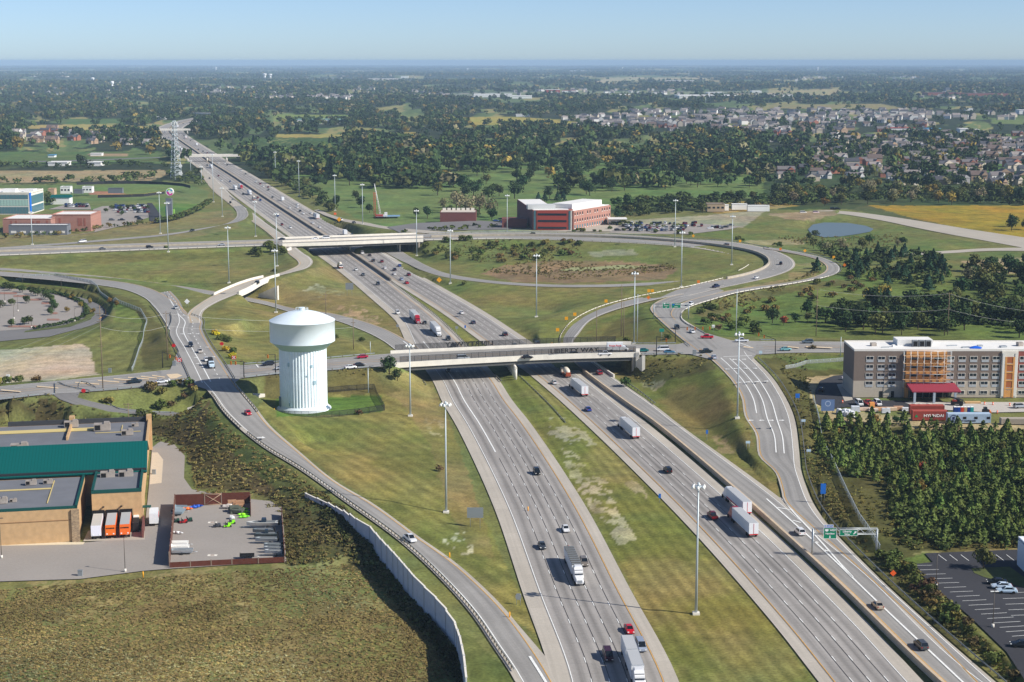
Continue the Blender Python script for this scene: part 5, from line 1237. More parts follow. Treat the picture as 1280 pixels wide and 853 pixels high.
for l_,px,py,c_ in (('dark green mower, leftmost of the group by the left yard fence',220.5,653,C(30,70,54)),('red and black mower in the group by the left yard fence',230,654,C(170,30,30)),('dark green mower, rightmost of the group by the left yard fence',236.5,652,C(20,84,60)),('lime green cart alone near the middle of the yard',285,659,C(150,240,30)),('small lime green cart behind the other one in the yard',290,655,C(140,230,40)),('grey barrow lying near the middle of the yard',272,659,C(70,72,78))): mower(l_,px,py,c_,0.8)
def pile(label,px,py,d,col,cat='crate'):
 p = G(px,py,0); m = MB(); r = random.Random(int(px*7));
 for i in range(5): m.box((r.uniform(-.3,.3)*d[0],r.uniform(-.3,.3)*d[1],d[2]*(0.2+0.12*i)),(d[0]*r.uniform(.5,.8),d[1]*r.uniform(.5,.8),d[2]*.35),r.uniform(-.3,.3))
 o = m.obj(cat.replace(' ','_'),mat('pile %d' % int(px),col,.8,var=.2)); o.location = p; tag(o,label,cat)
pile('pile of tan boxes under the yard fence right of the gate',295,634,(4,3,2.2),C(168,130,100)); pile('tarpaulin covered heap left of the lime kayaks',294.5,641,(4,4,2),C(90,96,84),'heap'); pile('white bag standing alone in the yard left of the kayaks',290,649,(1.4,1.2,1.2),C(230,232,232),'bag'); pile('white and grey sacks right of the yard gate',286,635.5,(2.6,2,1.4),C(214,206,198),'sack')
for px,py,l_ in ((265.5,653.5,'square drain cover in the upper middle of the boat yard'),(265.5,694.5,'square drain cover in the lower middle of the boat yard')):
 p = G(px,py,0); m = MB(); m.box((0,0,0.06),(2.4,1.4,0.04)); o = thing('drain',l_,'drain',tuple(p)); m.obj('kerb_frame',M_PALE,o); MB().box((0,0,0.09),(1.0,0.6,0.03)).obj('grate',mat('rusty grate',C(110,70,50),.9),o)
# ---- hotel under construction (right)
def hotel():
 O = G(1066,497,4.0); o = thing('hotel_building','long five storey hotel shell with brown, orange scaffolded and red fronts and a white roof','hotel',tuple(O)); W,D,Hh = 92,19,17.2
 M_BR = mat('taupe render',C(126,112,102),.9,var=.04); M_BG = mat('beige render',C(186,174,158),.9,var=.04); M_RD = brickmat('russet brick panel',C(150,80,66),C(140,72,60)); M_SH = M_WOODP
 zones = [(0.0,18.7,M_BR,M_BG,6.2,0),(18.7,33.4,M_SH,M_SH,3,-0.9),(33.4,53.5,M_BR,M_BG,6.2,0),(53.5,59.4,M_PALE,M_PALE,3,-0.5),(59.4,W,M_RD,M_BG,3.6,0)]
 for x0,x1,mu,ml,zb,y in zones:
  MB().box(((x0+x1)/2,D/2+y/2,(zb+Hh)/2),(x1-x0-0.02,D-y,Hh-zb)).obj('upper_wall',mu,o)
  MB().box(((x0+x1)/2,D/2+y/2,zb/2),(x1-x0-0.02,D-y,zb-0.02)).obj('ground_floor_wall',ml,o)
 MB().box((W/2,D/2,Hh+0.06),(W-0.6,D-0.6,0.12)).obj('roof',M_ROOFW,o)
 for c,d in (((W/2,0.2,Hh+0.3),(W+0.1,0.5,0.75)),((W/2,D-0.2,Hh+0.3),(W,0.4,0.7)),((0.15,D/2,Hh+0.3),(0.4,D-1,0.7))): MB().box(c,d).obj('parapet',M_WFRAME,o)
 MB().box((24.5,D-5,Hh+1.2),(13,7,2.2)).obj('stair_penthouse',M_ROOFW,o)
 un = None
 for i in range(3):
  b = MB(); b.box((24+i*2.4,D-10.2,Hh+1.3),(2.0,2.0,2.3)); c = b.obj('cooling_unit',mat('grey cooling unit',C(130,134,136),.5),o); f = MB(); f.box((24+i*2.4,D-11.25,Hh+1.3),(1.5,0.06,1.8)); f.obj('fan_grille',M_DARK,c)
 for x,y,d,mm in ((9,10,(2,1.6,1.2),M_UNIT),(12.5,6,(3,.3,.4),M_STEEL),(16,8,(1,1,.8),M_ROOFW),(38,10,(4,.6,.3),M_STEEL),(42,6,(3,1,.4),M_STEEL),(48,9,(2,1.2,.5),M_STEEL),(56,7,(2.4,1.6,.6),M_STEEL),(63,10,(2,2,1.4),M_UNIT),(70,8,(4,.8,.5),M_STEEL)):
  b = MB(); b.box((x,y,Hh+0.15+d[2]/2),d,.2); b.obj('rooftop_equipment',mm,o)
 b = MB(); b.mesh([(43,4,Hh+.2),(47,3.5,Hh+.2),(48,6,Hh+.3),(45.5,5.6,Hh+1),(43.5,7,Hh+.3)],[(0,1,3),(1,2,3),(2,4,3),(4,0,3)]); b.obj('blue_tarpaulin',mat('blue tarpaulin',C(30,96,206),.5),o)
 zs = [14.6,11.5,8.4,5.4]; z0 = 1.9
 xa = [5.7,9.9,13.9,17.9-0.9]; windows(o,xa[:3],zs,2.5,1.1,0)
 windows(o,[21.6,26.0,30.2],zs,2.5,1.0,-0.9,frame=False); windows(o,[35.0,39.2,43.4,47.6,51.6],zs+[z0],2.5,1.1,0); windows(o,[61.4,65.6,69.8,74,78.2,82.4,86.6],zs+[z0],2.5,1.1,0)
 windows(o,[56.4],[14,11,8,5],3.0,2.2,-0.5,m=mat('open orange bay',C(170,100,60),.9),frame=False,name='open_bay'); windows(o,[56.4],[1.5],2.4,2.6,-0.5,m=M_WOODP,frame=False,name='boarded_door')
 bb = MB();
 for x in (54.2,58.7): bb.box((x,-0.62,8.5),(0.9,0.1,16));
 bb.obj('bay_trim',M_WFRAME,o); bb = MB()
 for x in (55.0,57.9): bb.box((x,-0.66,7.6),(0.7,0.1,15));
 for z in (12.4,9.4,6.4,3.4): bb.box((56.4,-0.68,z),(3.4,0.12,.5))
 bb.obj('sheathing_strip',M_WOODP,o)
 for xs,y in ((xa[:3],0),([35.0,39.2,43.4,47.6,51.6],0),([61.4,65.6,69.8,74,78.2],0)):
  pb = None
  for z in zs:
   for x in xs:
    if pb is None: b = MB(); b.box((0,0,0),(2.6,0.1,0.75)); pb = b.obj('panel',mat('pale blue grey panel',C(178,182,186),.6),o); c = pb
    else: c = pb.copy(); COL.objects.link(c)
    c.location = (x,y-0.052,z-1.1)
 sc = MB()
 for x in np.linspace(17.6,34.6,8):
  for y in (-2.6,-1.5): sc.cyl((x,y,0),(x,y,17.5),0.07,n=4)
 for z in (5.0,8.0,11.0,14.0,16.4):
  for y in (-2.6,-1.5): sc.cyl((17.4,y,z+1),(34.8,y,z+1),0.06,n=4)
 sc.obj('scaffold_frame',M_STEEL,o); sc = MB()
 for z in (4.0,7.0,10.0,13.0,15.8): sc.box((26.1,-2.0,z),(17.4,1.1,0.12))
 sc.obj('scaffold_deck',mat('scaffold boards',C(190,150,110),.9),o)
 m = MB(); m.mesh([(19,-10.5,4.4),(36.5,-10.5,4.4),(36.5,-1,5.6),(19,-1,5.6),(19,-10.5,4.0),(36.5,-10.5,4.0),(36.5,-1,4.0),(19,-1,4.0)],[(0,1,2,3),(4,7,6,5),(0,4,5,1),(1,5,6,2),(0,3,7,4)]); m.obj('canopy',mat('crimson canopy membrane',C(148,52,68),.8),o)
 for x in (20,27,34.5):
  MB().box((x,-10,2),(0.8,0.8,4)).obj('canopy_post',mat('grey wrapped post',C(160,170,180),.7),o)
 MB().box((27.7,-1.1,2),(15.5,0.2,3.6)).obj('entrance_opening',M_DARK,o)
 MB().box((10.2,-0.06,1.2),(1.1,0.1,2.3)).obj('door',M_DARK,o); MB().box((14.4,-0.06,1.2),(1.1,0.1,2.3)).obj('door',M_DARK,o)
 return o,O
HO,HOO = hotel()
def HL(x,y,z=4.0): return Vector((HOO.x+x,HOO.y+y,z))
def rectpatch(name,pts,z,m,zo):
 b = MB(); b.face([(p.x,p.y,z+zo) for p in pts]); ob = b.obj(name,m)
 if ob.data.polygons[0].normal.z < 0: ob.data.flip_normals()
 ob['kind'] = 'structure'; return ob
patch('pavement',[(1020,505),(1019,488),(1026,476),(1042,470),(1062,468),(1072,470),(1072,480),(1070,500),(1290,505),(1290,513),(1200,511),(1060,509),(1040,511)],4,M_NEWASPH,0.05)
patch('pavement',[(1130,503),(1290,503),(1290,515),(1240,516),(1150,511)],4,mat('pale site slab',C(186,180,172),.9,var=.08),0.07)
patch('pavement',[(1046,481),(1060,479),(1066,500),(1056,502)],4,M_CONCR,0.07)
def container(label,px0,px1,py,w,h,m,z=4.0):
 a,b = G(px0,py,z),G(px1,py,z); c = (a+b)/2; d = b-a; o = thing('shipping_container',label,'container',(c.x,c.y+w/2,z),math.atan2(d.y,d.x),'containers by the plantation'); L = d.length
 q = MB(); n = 40; q.box((0,0,h/2+0.15),(L,w,h)); bd = q.obj('box',m,o)
 q = MB()
 for i in range(n): q.box((-L/2+(i+.5)*L/n,-w/2-0.02,h/2+0.15),(L/n*.45,0.05,h-.4))
 q.obj('corrugation',m,o); q = MB()
 for x in (-L/2,L/2):
  for y in (-w/2,w/2): q.box((x,y,h/2+.15),(.18,.18,h+.05))
 q.obj('corner_post',m,o); return o,L
M_CR = mat('faded red container paint',C(170,78,66),.7,var=.08,scale=.5); M_CB = mat('pale blue container paint',C(176,196,216),.6,var=.05)
c,L = container('faded red shipping container with a white name on its side',1141,1184,526,2.5,3.2,M_CR); put_text('HYUNDAI',1.35,M_SWHITE,c,(1.2,-1.36,1.7),0,1.15)
m = MB(); m.mesh([(-3.1,-1.33,1.2),(-1.9,-1.33,1.2),(-2.5,-1.33,2.2)],[(0,1,2)]); e = m.obj('emblem',mat('green emblem',C(20,140,90),.5),c)
e.location = (-2.2,-0.03,0)
container('second faded red container standing behind the first one',1138,1180,518,2.5,2.9,M_CR)
c,L = container('pale blue shipping container with a round dark emblem and windows',1185,1238,529.5,2.5,3.2,M_CB); put_text('BUY CONTAINERS',0.7,mat('dark lettering',C(60,66,90),.6),c,(-0.5,-1.36,0.9),0,0.9)
m = MB()
for i in range(24):
 t0,t1 = 2*math.pi*i/24,2*math.pi*(i+1)/24; m.face([(-5.4+1.2*math.cos(t0),-1.34,1.8+1.2*math.sin(t0)),(-5.4+1.2*math.cos(t1),-1.34,1.8+1.2*math.sin(t1)),(-5.4+.95*math.cos(t1),-1.34,1.8+.95*math.sin(t1)),(-5.4+.95*math.cos(t0),-1.34,1.8+.95*math.sin(t0))])
m.face([(-5.8,-1.34,1.3),(-5.0,-1.34,1.3),(-5.0,-1.34,2.3),(-5.8,-1.34,2.3)]); m.obj('emblem',mat('navy emblem',C(30,40,90),.6),c)
for x in (-1.6,2.2,6.4): MB().box((x,-1.3,1.9),(1.1,.1,.8)).obj('window',M_DARK,c)
container('tan low container at the right end of the row, half hidden by pines',1252,1300,531,2.5,1.9,mat('tan container',C(170,160,146),.8))
for i,(px,col,nm) in enumerate(((1193.5,C(28,60,130),'dark blue portable toilet, first on the left of the row'),(1197.8,C(24,66,150),'dark blue portable toilet, second in the row'),(1202.2,C(204,66,40),'red portable toilet in the row behind the pale container'),(1206.2,C(188,160,130),'tan portable toilet in the row behind the pale container'),(1210.2,C(24,50,120),'navy portable toilet beside the tan one'),(1214.4,C(30,150,150),'turquoise portable toilet at the right end of the row'))):
 p = G(px,516.5,4); o = thing('portable_toilet',nm,'portable toilet',tuple(p),0,'portable toilets'); MB().box((0,0,1.1),(1.15,1.15,2.2)).obj('cabin',mat('toilet %d' % i,col,.5),o); MB().box((0,0,2.28),(1.2,1.2,.16),taper=.7).obj('roof',M_LAMP,o); MB().box((0,-.59,1.0),(.75,.04,1.8)).obj('door',mat('toilet %d' % i,col,.5),o)
r_ = random.Random(3)
for i,(px,py,d,c_,l_,ct) in enumerate(((1034.5,517,(4.6,.5,4.2),C(96,120,160),'blue site sign board with a round emblem at the site entrance','site sign'),(1054,517,(4,3,2.0),C(226,228,230),'heap of white wrapped material nearest the site sign','heap'),(1059.5,519,(4,3,2.2),C(220,224,228),'heap of white wrapped material right of the first heap','heap'),(1064.5,521,(3.4,3,1.8),C(232,232,232),'heap of white bags at the edge of the pines','heap'),
 (1069,514.5,(3,2,1.8),C(206,212,220),'pale shrink wrapped pallet in the material yard','pallet'),(1080,513,(4.6,2,.9),C(206,180,160),'long stack of boards, leftmost in the material row','stack of boards'),(1089.5,511,(1.8,1.6,2.2),C(220,150,80),'tall orange crate in the material row','crate'),(1092,514.5,(3.4,2,1.0),C(214,196,180),'pale stack of boards below the orange crate','stack of boards'),(1101,513,(4.4,2,1.0),C(204,160,120),'tan stack of boards right of the orange crate','stack of boards'),
 (1105,516,(1.6,1.4,1.5),C(206,210,216),'left one of two grey wrapped pallets','pallet'),(1109.5,516,(1.6,1.4,1.5),C(210,214,220),'right one of two grey wrapped pallets','pallet'),(1114,513,(4,2,1.0),C(216,190,160),'stack of boards right of the two grey pallets','stack of boards'),(1123,512,(3.4,2,1.1),C(190,150,120),'brown stack of boards in front of the canopy','stack of boards'),(1133,513.5,(3,1.4,1.0),C(230,232,236),'white roll of sheeting left of the red containers','roll'),
 (1152,507.5,(7,3,.9),C(214,208,198),'wide pale pile of rubble before the canopy posts','rubble heap'),(1166,508,(3,2,.8),C(190,180,170),'small rubble heap by the right canopy post','rubble heap'),(1216,504.5,(6,1.6,.7),C(206,170,120),'long tan timber stack near the hotel wall','timber stack'))):
 p = G(px,py,4.0)
 if ct == 'site sign':
  o = thing('site_sign',l_,ct,tuple(p)); MB().box((0,0,2.9),(4.6,.2,4.0)).obj('board',mat('slate blue board',c_,.6),o)
  for x in (-1.8,1.8): MB().cyl((x,.2,0),(x,.2,4.8),.1,n=6).obj('post',M_WOOD,o)
  m = MB()
  for k in range(20):
   t0,t1 = 2*math.pi*k/20,2*math.pi*(k+1)/20; m.face([(1.0*math.cos(t0),-.12,3.5+1.0*math.sin(t0)),(1.0*math.cos(t1),-.12,3.5+1.0*math.sin(t1)),(.75*math.cos(t1),-.12,3.5+.75*math.sin(t1)),(.75*math.cos(t0),-.12,3.5+.75*math.sin(t0))])
  m.obj('emblem',mat('pale emblem',C(170,186,210),.6),o); continue
 m = MB(); rr = random.Random(i)
 if 'stack' in ct:
  for k in range(4): m.box((rr.uniform(-.2,.2),0,d[2]*(.125+.25*k)),(d[0]*rr.uniform(.9,1),d[1],d[2]*.24),rr.uniform(-.05,.05))
 elif ct in ('pallet','crate','roll'): m.box((0,0,d[2]/2+.1),d,rr.uniform(-.2,.2),taper=.94); m.box((0,0,.06),(d[0]*1.1,d[1]*1.1,.12))
 else:
  for k in range(9): m.box((rr.uniform(-.4,.4)*d[0],rr.uniform(-.4,.4)*d[1],d[2]*rr.uniform(.15,.6)),(d[0]*rr.uniform(.25,.45),d[1]*rr.uniform(.3,.5),d[2]*rr.uniform(.4,.8)),rr.uniform(0,3),taper=.7)
 ob = m.obj(ct.replace(' ','_'),mat('site stuff %d' % i,c_,.8,var=.12)); ob.location = p; tag(ob,l_,ct)
def telehandler(label,p,rz,col=C(170,60,40)):
 o = thing('telehandler',label,'telehandler',tuple(p),rz); MB().box((0,0,1.1),(4.2,1.9,.9)).obj('chassis',M_BLACK,o); MB().box((-.3,-.5,2.0),(1.4,1.0,1.4),taper=.85).obj('cab',M_GLASS,o)
 MB().cyl((-2.2,.5,2.1),(3.2,.5,3.2),.28,n=6).obj('boom',M_BLACK,o); MB().box((.8,.1,1.75),(1.6,1.6,.5)).obj('engine_cover',mat('orange red machine paint',col,.5),o)
 for x in (-1.4,1.4):
  for y in (-1,1): MB().cyl((x,y-.25,.7),(x,y+.25,.7),.7,n=12).obj('wheel',M_BLACK,o)
telehandler('black telehandler with a raised boom parked at the hotel front',G(1196,507,4),2.9);
m_ = thing('compact_loader','small dark skid loader right of the portable toilets','loader',tuple(G(1232,517,4))); b = MB(); b.box((0,0,.9),(2.2,1.6,1.0)); b.obj('body',M_BLACK,m_); b = MB(); b.box((-.2,0,1.8),(1.2,1.3,1.0),taper=.9); b.obj('cab',M_GLASS,m_); b = MB(); b.box((1.4,0,.5),(.8,1.7,.6)); b.obj('bucket',mat('orange bucket',C(200,110,50),.6),m_)
for i,(px,py) in enumerate(((1053,504),(1230.5,506),(1241,506.5),(1246.5,517),(1237,516),(1262,507.5))):
 p = G(px,py,4); o = thing('traffic_barrel','orange and white traffic barrel on the hotel site','barrel',tuple(p),0,'traffic barrels on the hotel site'); MB().cyl((0,0,0),(0,0,1.0),.3,.24,n=10).obj('drum',M_SORG,o); MB().cyl((0,0,.4),(0,0,.6),.29,.28,n=10).obj('white_band',M_SWHITE,o)
# ---- medical brick building and its neighbours
def medical():
 z = 6.0; P = {k: G(*v,z) for k,v in dict(a=(666,287.5),b=(714.5,288),c=(763,279),d=(646,272)).items()}
 o = thing('medical_building','three storey brick building with a red panelled corner and grey roof boxes','office building',tuple(P['a'])); L = P['a']
 hh = hgt(690,288,z,263.5)
 def blk(p,q,depth,h,m,name,inset=0):
  d = (q-p); L_ = d.length; u = d.normalized(); n_ = Vector((-u.y,u.x,0)); c = (p+q)/2+n_*depth/2-L; b = MB(); b.box((c.x,c.y,h/2),(L_,depth,h),math.atan2(u.y,u.x)); return b.obj(name,m,o)
 blk(P['a'],P['b'],14,hh,M_BRICK,'front_block')
 u = (P['c']-P['b']).normalized(); e = P['b']+u*3; blk(e,P['c'],26,hh*0.96,M_BRICKP,'long_wing')
 d2 = P['d']; b = MB(); n2 = (P['a']-d2); L2_ = n2.length; ang = math.atan2(n2.y,n2.x); un = n2.normalized(); nn_ = Vector((-un.y,un.x,0)); c = (P['a']+d2)/2+nn_*9.2-L; b.box((c.x,c.y,hh/2-.05),(L2_,18,hh-.1),ang); b.obj('side_wing',M_BRICKD,o)
 ang = math.atan2((P['b']-P['a']).y,(P['b']-P['a']).x); W = (P['b']-P['a']).length; f = bpy.data.objects.new('red_front',None);
 m = MB(); m.box((0,0,hh/2),(W*.80,.3,hh-.3)); rp = m.obj('red_panel',M_REDP,o); cc = (P['a']+P['b'])/2-L; rp.location = (cc.x,cc.y-.2,0); rp.rotation_euler = (0,0,ang)
 for zz in (1.6,hh*.46,hh*.80):
  MB().box((0,-.2,zz),(W*.74,.14,1.5)).obj('window_band',M_GLASS,rp)
 for s in (-.45,.45): MB().box((s*W,-.1,hh/2),(W*.05,.2,hh-.4)).obj('corner_glazing',M_GLASSB,rp)
 MB().box((.49*W,-.15,hh/2),(W*.035,.3,hh)).obj('white_pier',M_PALE,rp)
 ang = math.atan2(u.y,u.x); Lw = (P['c']-e).length; hold = MB(); hold.box((0,0.2,.2),(Lw*.98,.2,.3)); hw = hold.obj('plinth',M_PALE,o); hw.location = (e-L); hw.rotation_euler = (0,0,ang); hw.location = (*(e-L+u*Lw/2)[:2],0)
 n_ = 15; xs = [-Lw/2+Lw*(i+.5)/n_ for i in range(n_)]
 base = None
 for zz,w,h in ((2.0,1.6,2.2),(hh*.46,1.3,1.9),(hh*.80,1.3,1.9)):
  for x in xs:
   if zz > 3 and int(x*7) % 5 == 0 and zz > hh*.7: continue
   m = MB(); m.box((0,0,0),(w,.12,h)); wd = m.obj('window',M_GLASSB if zz < 3 else M_GLASS,hw); wd.location = (x,-.06,zz); s = MB(); s.box((0,-.05,-h/2-.25),(w*1.1,.12,.4)); s.obj('sill',M_WFRAME,wd)
 nw_ = Vector((-u.y,u.x,0))
 for (p,dx,dy,h0,h1,m_,rz) in ((P['a']+Vector((6,14,0)),20,9,hh-.2,hh+3.0,M_GREYC,.1),(e+u*Lw*.55+nw_*14,Lw*.8,16,hh*.9,hh+3.4,M_ROOFW,ang),(e+u*Lw*.5+nw_*13,Lw*.98,24,hh*.955,hh*.985,M_ROOFW,ang),(P['a']+Vector((13,8,0)),25,10,hh-.15,hh+.1,M_ROOFW,.05)):
  c = p-L; b = MB(); b.box((c.x,c.y,(h0+h1)/2),(dx,dy,h1-h0),rz); b.obj('roof_box',mat('pale grey roof screen',C(196,198,196),.6) if m_ is M_GREYC else m_,o)
 c = (P['a']+d2)/2+nn_*9.2-L; b = MB(); b.box((c.x,c.y,hh-.04),(L2_-1,17,.12),math.atan2(n2.y,n2.x)); b.obj('roof',M_ROOFW,o)
 q = G(772,282,z)-L; b = MB(); b.box((q.x,q.y+6,4.6),(14,12,.5)); b.obj('entrance_canopy',M_ROOFW,o); b = MB(); b.box((q.x-2,q.y+8,2.2),(9,6,4.4)); b.obj('entrance_lobby',M_PALE,o)
 q = G(636,285,z)-L; b = MB(); b.box((q.x+4,q.y+8,3.2),(18,14,6.4)); b.obj('low_wing',M_BRICKD,o)
medical()
patch('pavement',[(484,284),(520,279),(600,276),(640,279),(640,287),(560,288),(500,291)],6,M_ASPHD,.05); patch('pavement',[(762,291),(772,280),(880,280),(925,283.5),(912,287),(860,293),(800,292.5)],6,M_LOT,.05); patch('pavement',[(664,289.5),(764,289.5),(775,281),(764,278),(716,287.5)],6,M_CONCR,.06)
def simple_building(name,label,px0,px1,py,depth,h,wallm,roofm,z=6.0,cat='building',group=None,wn=None,parapet=0.5,rz=None,roof_h=0,rows=(0.55,),winm=None):
 a,b = G(px0,py,z),G(px1,py,z) if not isinstance(px1,tuple) else G(*px1,z); d = b-a; L = d.length; ang = math.atan2(d.y,d.x) if rz is None else rz; c = (a+b)/2
 o = thing(name,label,cat,tuple(c),ang,group); MB().box((0,depth/2,h/2-.3),(L,depth,h+.6)).obj('wall',wallm,o)
 if roof_h:
  m = MB(); e = .5; vs = [(-L/2-e,-e,h),(L/2+e,-e,h),(L/2+e,depth+e,h),(-L/2-e,depth+e,h),(-L/2-e,depth/2,h+roof_h),(L/2+e,depth/2,h+roof_h)]; m.mesh(vs,[(0,1,5,4),(2,3,4,5),(1,2,5),(3,0,4),(3,2,1,0)]); m.obj('roof',roofm,o)
 else:
  MB().box((0,depth/2,h+.32),(L-.8,depth-.8,.1)).obj('roof',roofm,o)
  if parapet:
   m = MB()
   for cx,cy,sx,sy in ((0,.2,L,.4),(0,depth-.2,L,.4),(-L/2+.2,depth/2,.4,depth-.8),(L/2-.2,depth/2,.4,depth-.8)): m.box((cx,cy,h+.3+parapet/2),(sx,sy,parapet))
   m.obj('parapet',wallm,o)
 if wn:
  xs = [-L/2+L*(i+.5)/wn for i in range(wn)]; windows(o,xs,[h*r for r in rows],L/wn*.55,min(1.6,h*.3),0,m=winm,frame=False)
 return o
simple_building('brick_building','roofless brick shell with white framing inside, left of the medical building',550,595,276.5,22,6,M_BRICKD,mat('pale inner slab',C(196,186,172),.9),6,'building',parapet=.3)
o = bpy.data.objects['brick_building']
for i in range(7): MB().box((-11+i*3.6,20,7.2),(2.6,.3,1.8)).obj('inner_framing',M_PALE,o)
simple_building('shed','low tan shed with a dark roof at the woods behind the crowded parking lot',884,906,264,12,5,mat('tan shed wall',C(176,156,130),.8),mat('dark shed roof',C(110,104,98),.8),6,'shed',wn=4)
for px0,px1,py,l_ in ((897,911,262.5,'white trailer box behind the tan shed'),(915,934,261.5,'white site trailer beside blue barrels at the wood edge'),(934.5,962,263.5,'long pale low shed at the wood edge right of the site trailer')):
 simple_building('site_trailer',l_,px0,px1,py,5,3.4,M_LAMP,M_ROOFW,6,'site trailer')
def crane():
 p = on(477,272); o = thing('mobile_crane','white mobile crane with a raised lattice boom beside the freeway ramp','crane',tuple(p)); m = MB(); m.box((0,0,1.6),(9,3,1.6)); m.box((3.4,0,3.2),(2.2,2.6,1.8)); m.obj('carrier',M_LAMP,o); tp = G(468.5,230,0)
 hh = hgt(477,272,p.z,230); m = MB(); dx = (468.5-477)/F*p.y
 for s in (-.5,.5):
  for t in (-.5,.5): m.cyl((-1+s,t,3),(dx+s*.3,t*.3,hh),.16,n=4)
 for k in range(14):
  f0,f1 = k/14,(k+1)/14; m.cyl((-1+(dx+1)*f0-.5,-.5,3+(hh-3)*f0),(-1+(dx+1)*f1+.5,-.5,3+(hh-3)*f1),.1,n=4)
 m.obj('boom',M_LAMP,o)
 for x in (-3.5,-1.5,1.5,3.5): MB().cyl((x,-1.5,.7),(x,1.5,.7),.7,n=10).obj('wheel',M_BLACK,o)
 p2 = on(468.5,272.5); o = thing('drill_rig','red lattice drill mast standing left of the white crane','drill rig',tuple(p2)); h2 = hgt(468.5,272.5,p2.z,240.5); m = MB()
 for s in (-.6,.6):
  for t in (-.6,.6): m.cyl((s,t,0),(s,t,h2),.2,n=4)
 for k in range(10): m.box((0,0,h2*(k+.5)/10),(1.5,1.5,.3));
 m.obj('mast',mat('faded red steel',C(176,66,52),.6),o); MB().box((3.5,0,1.5),(6,3,2.2)).obj('power_pack',mat('faded red steel',C(176,66,52),.6),o)
crane()
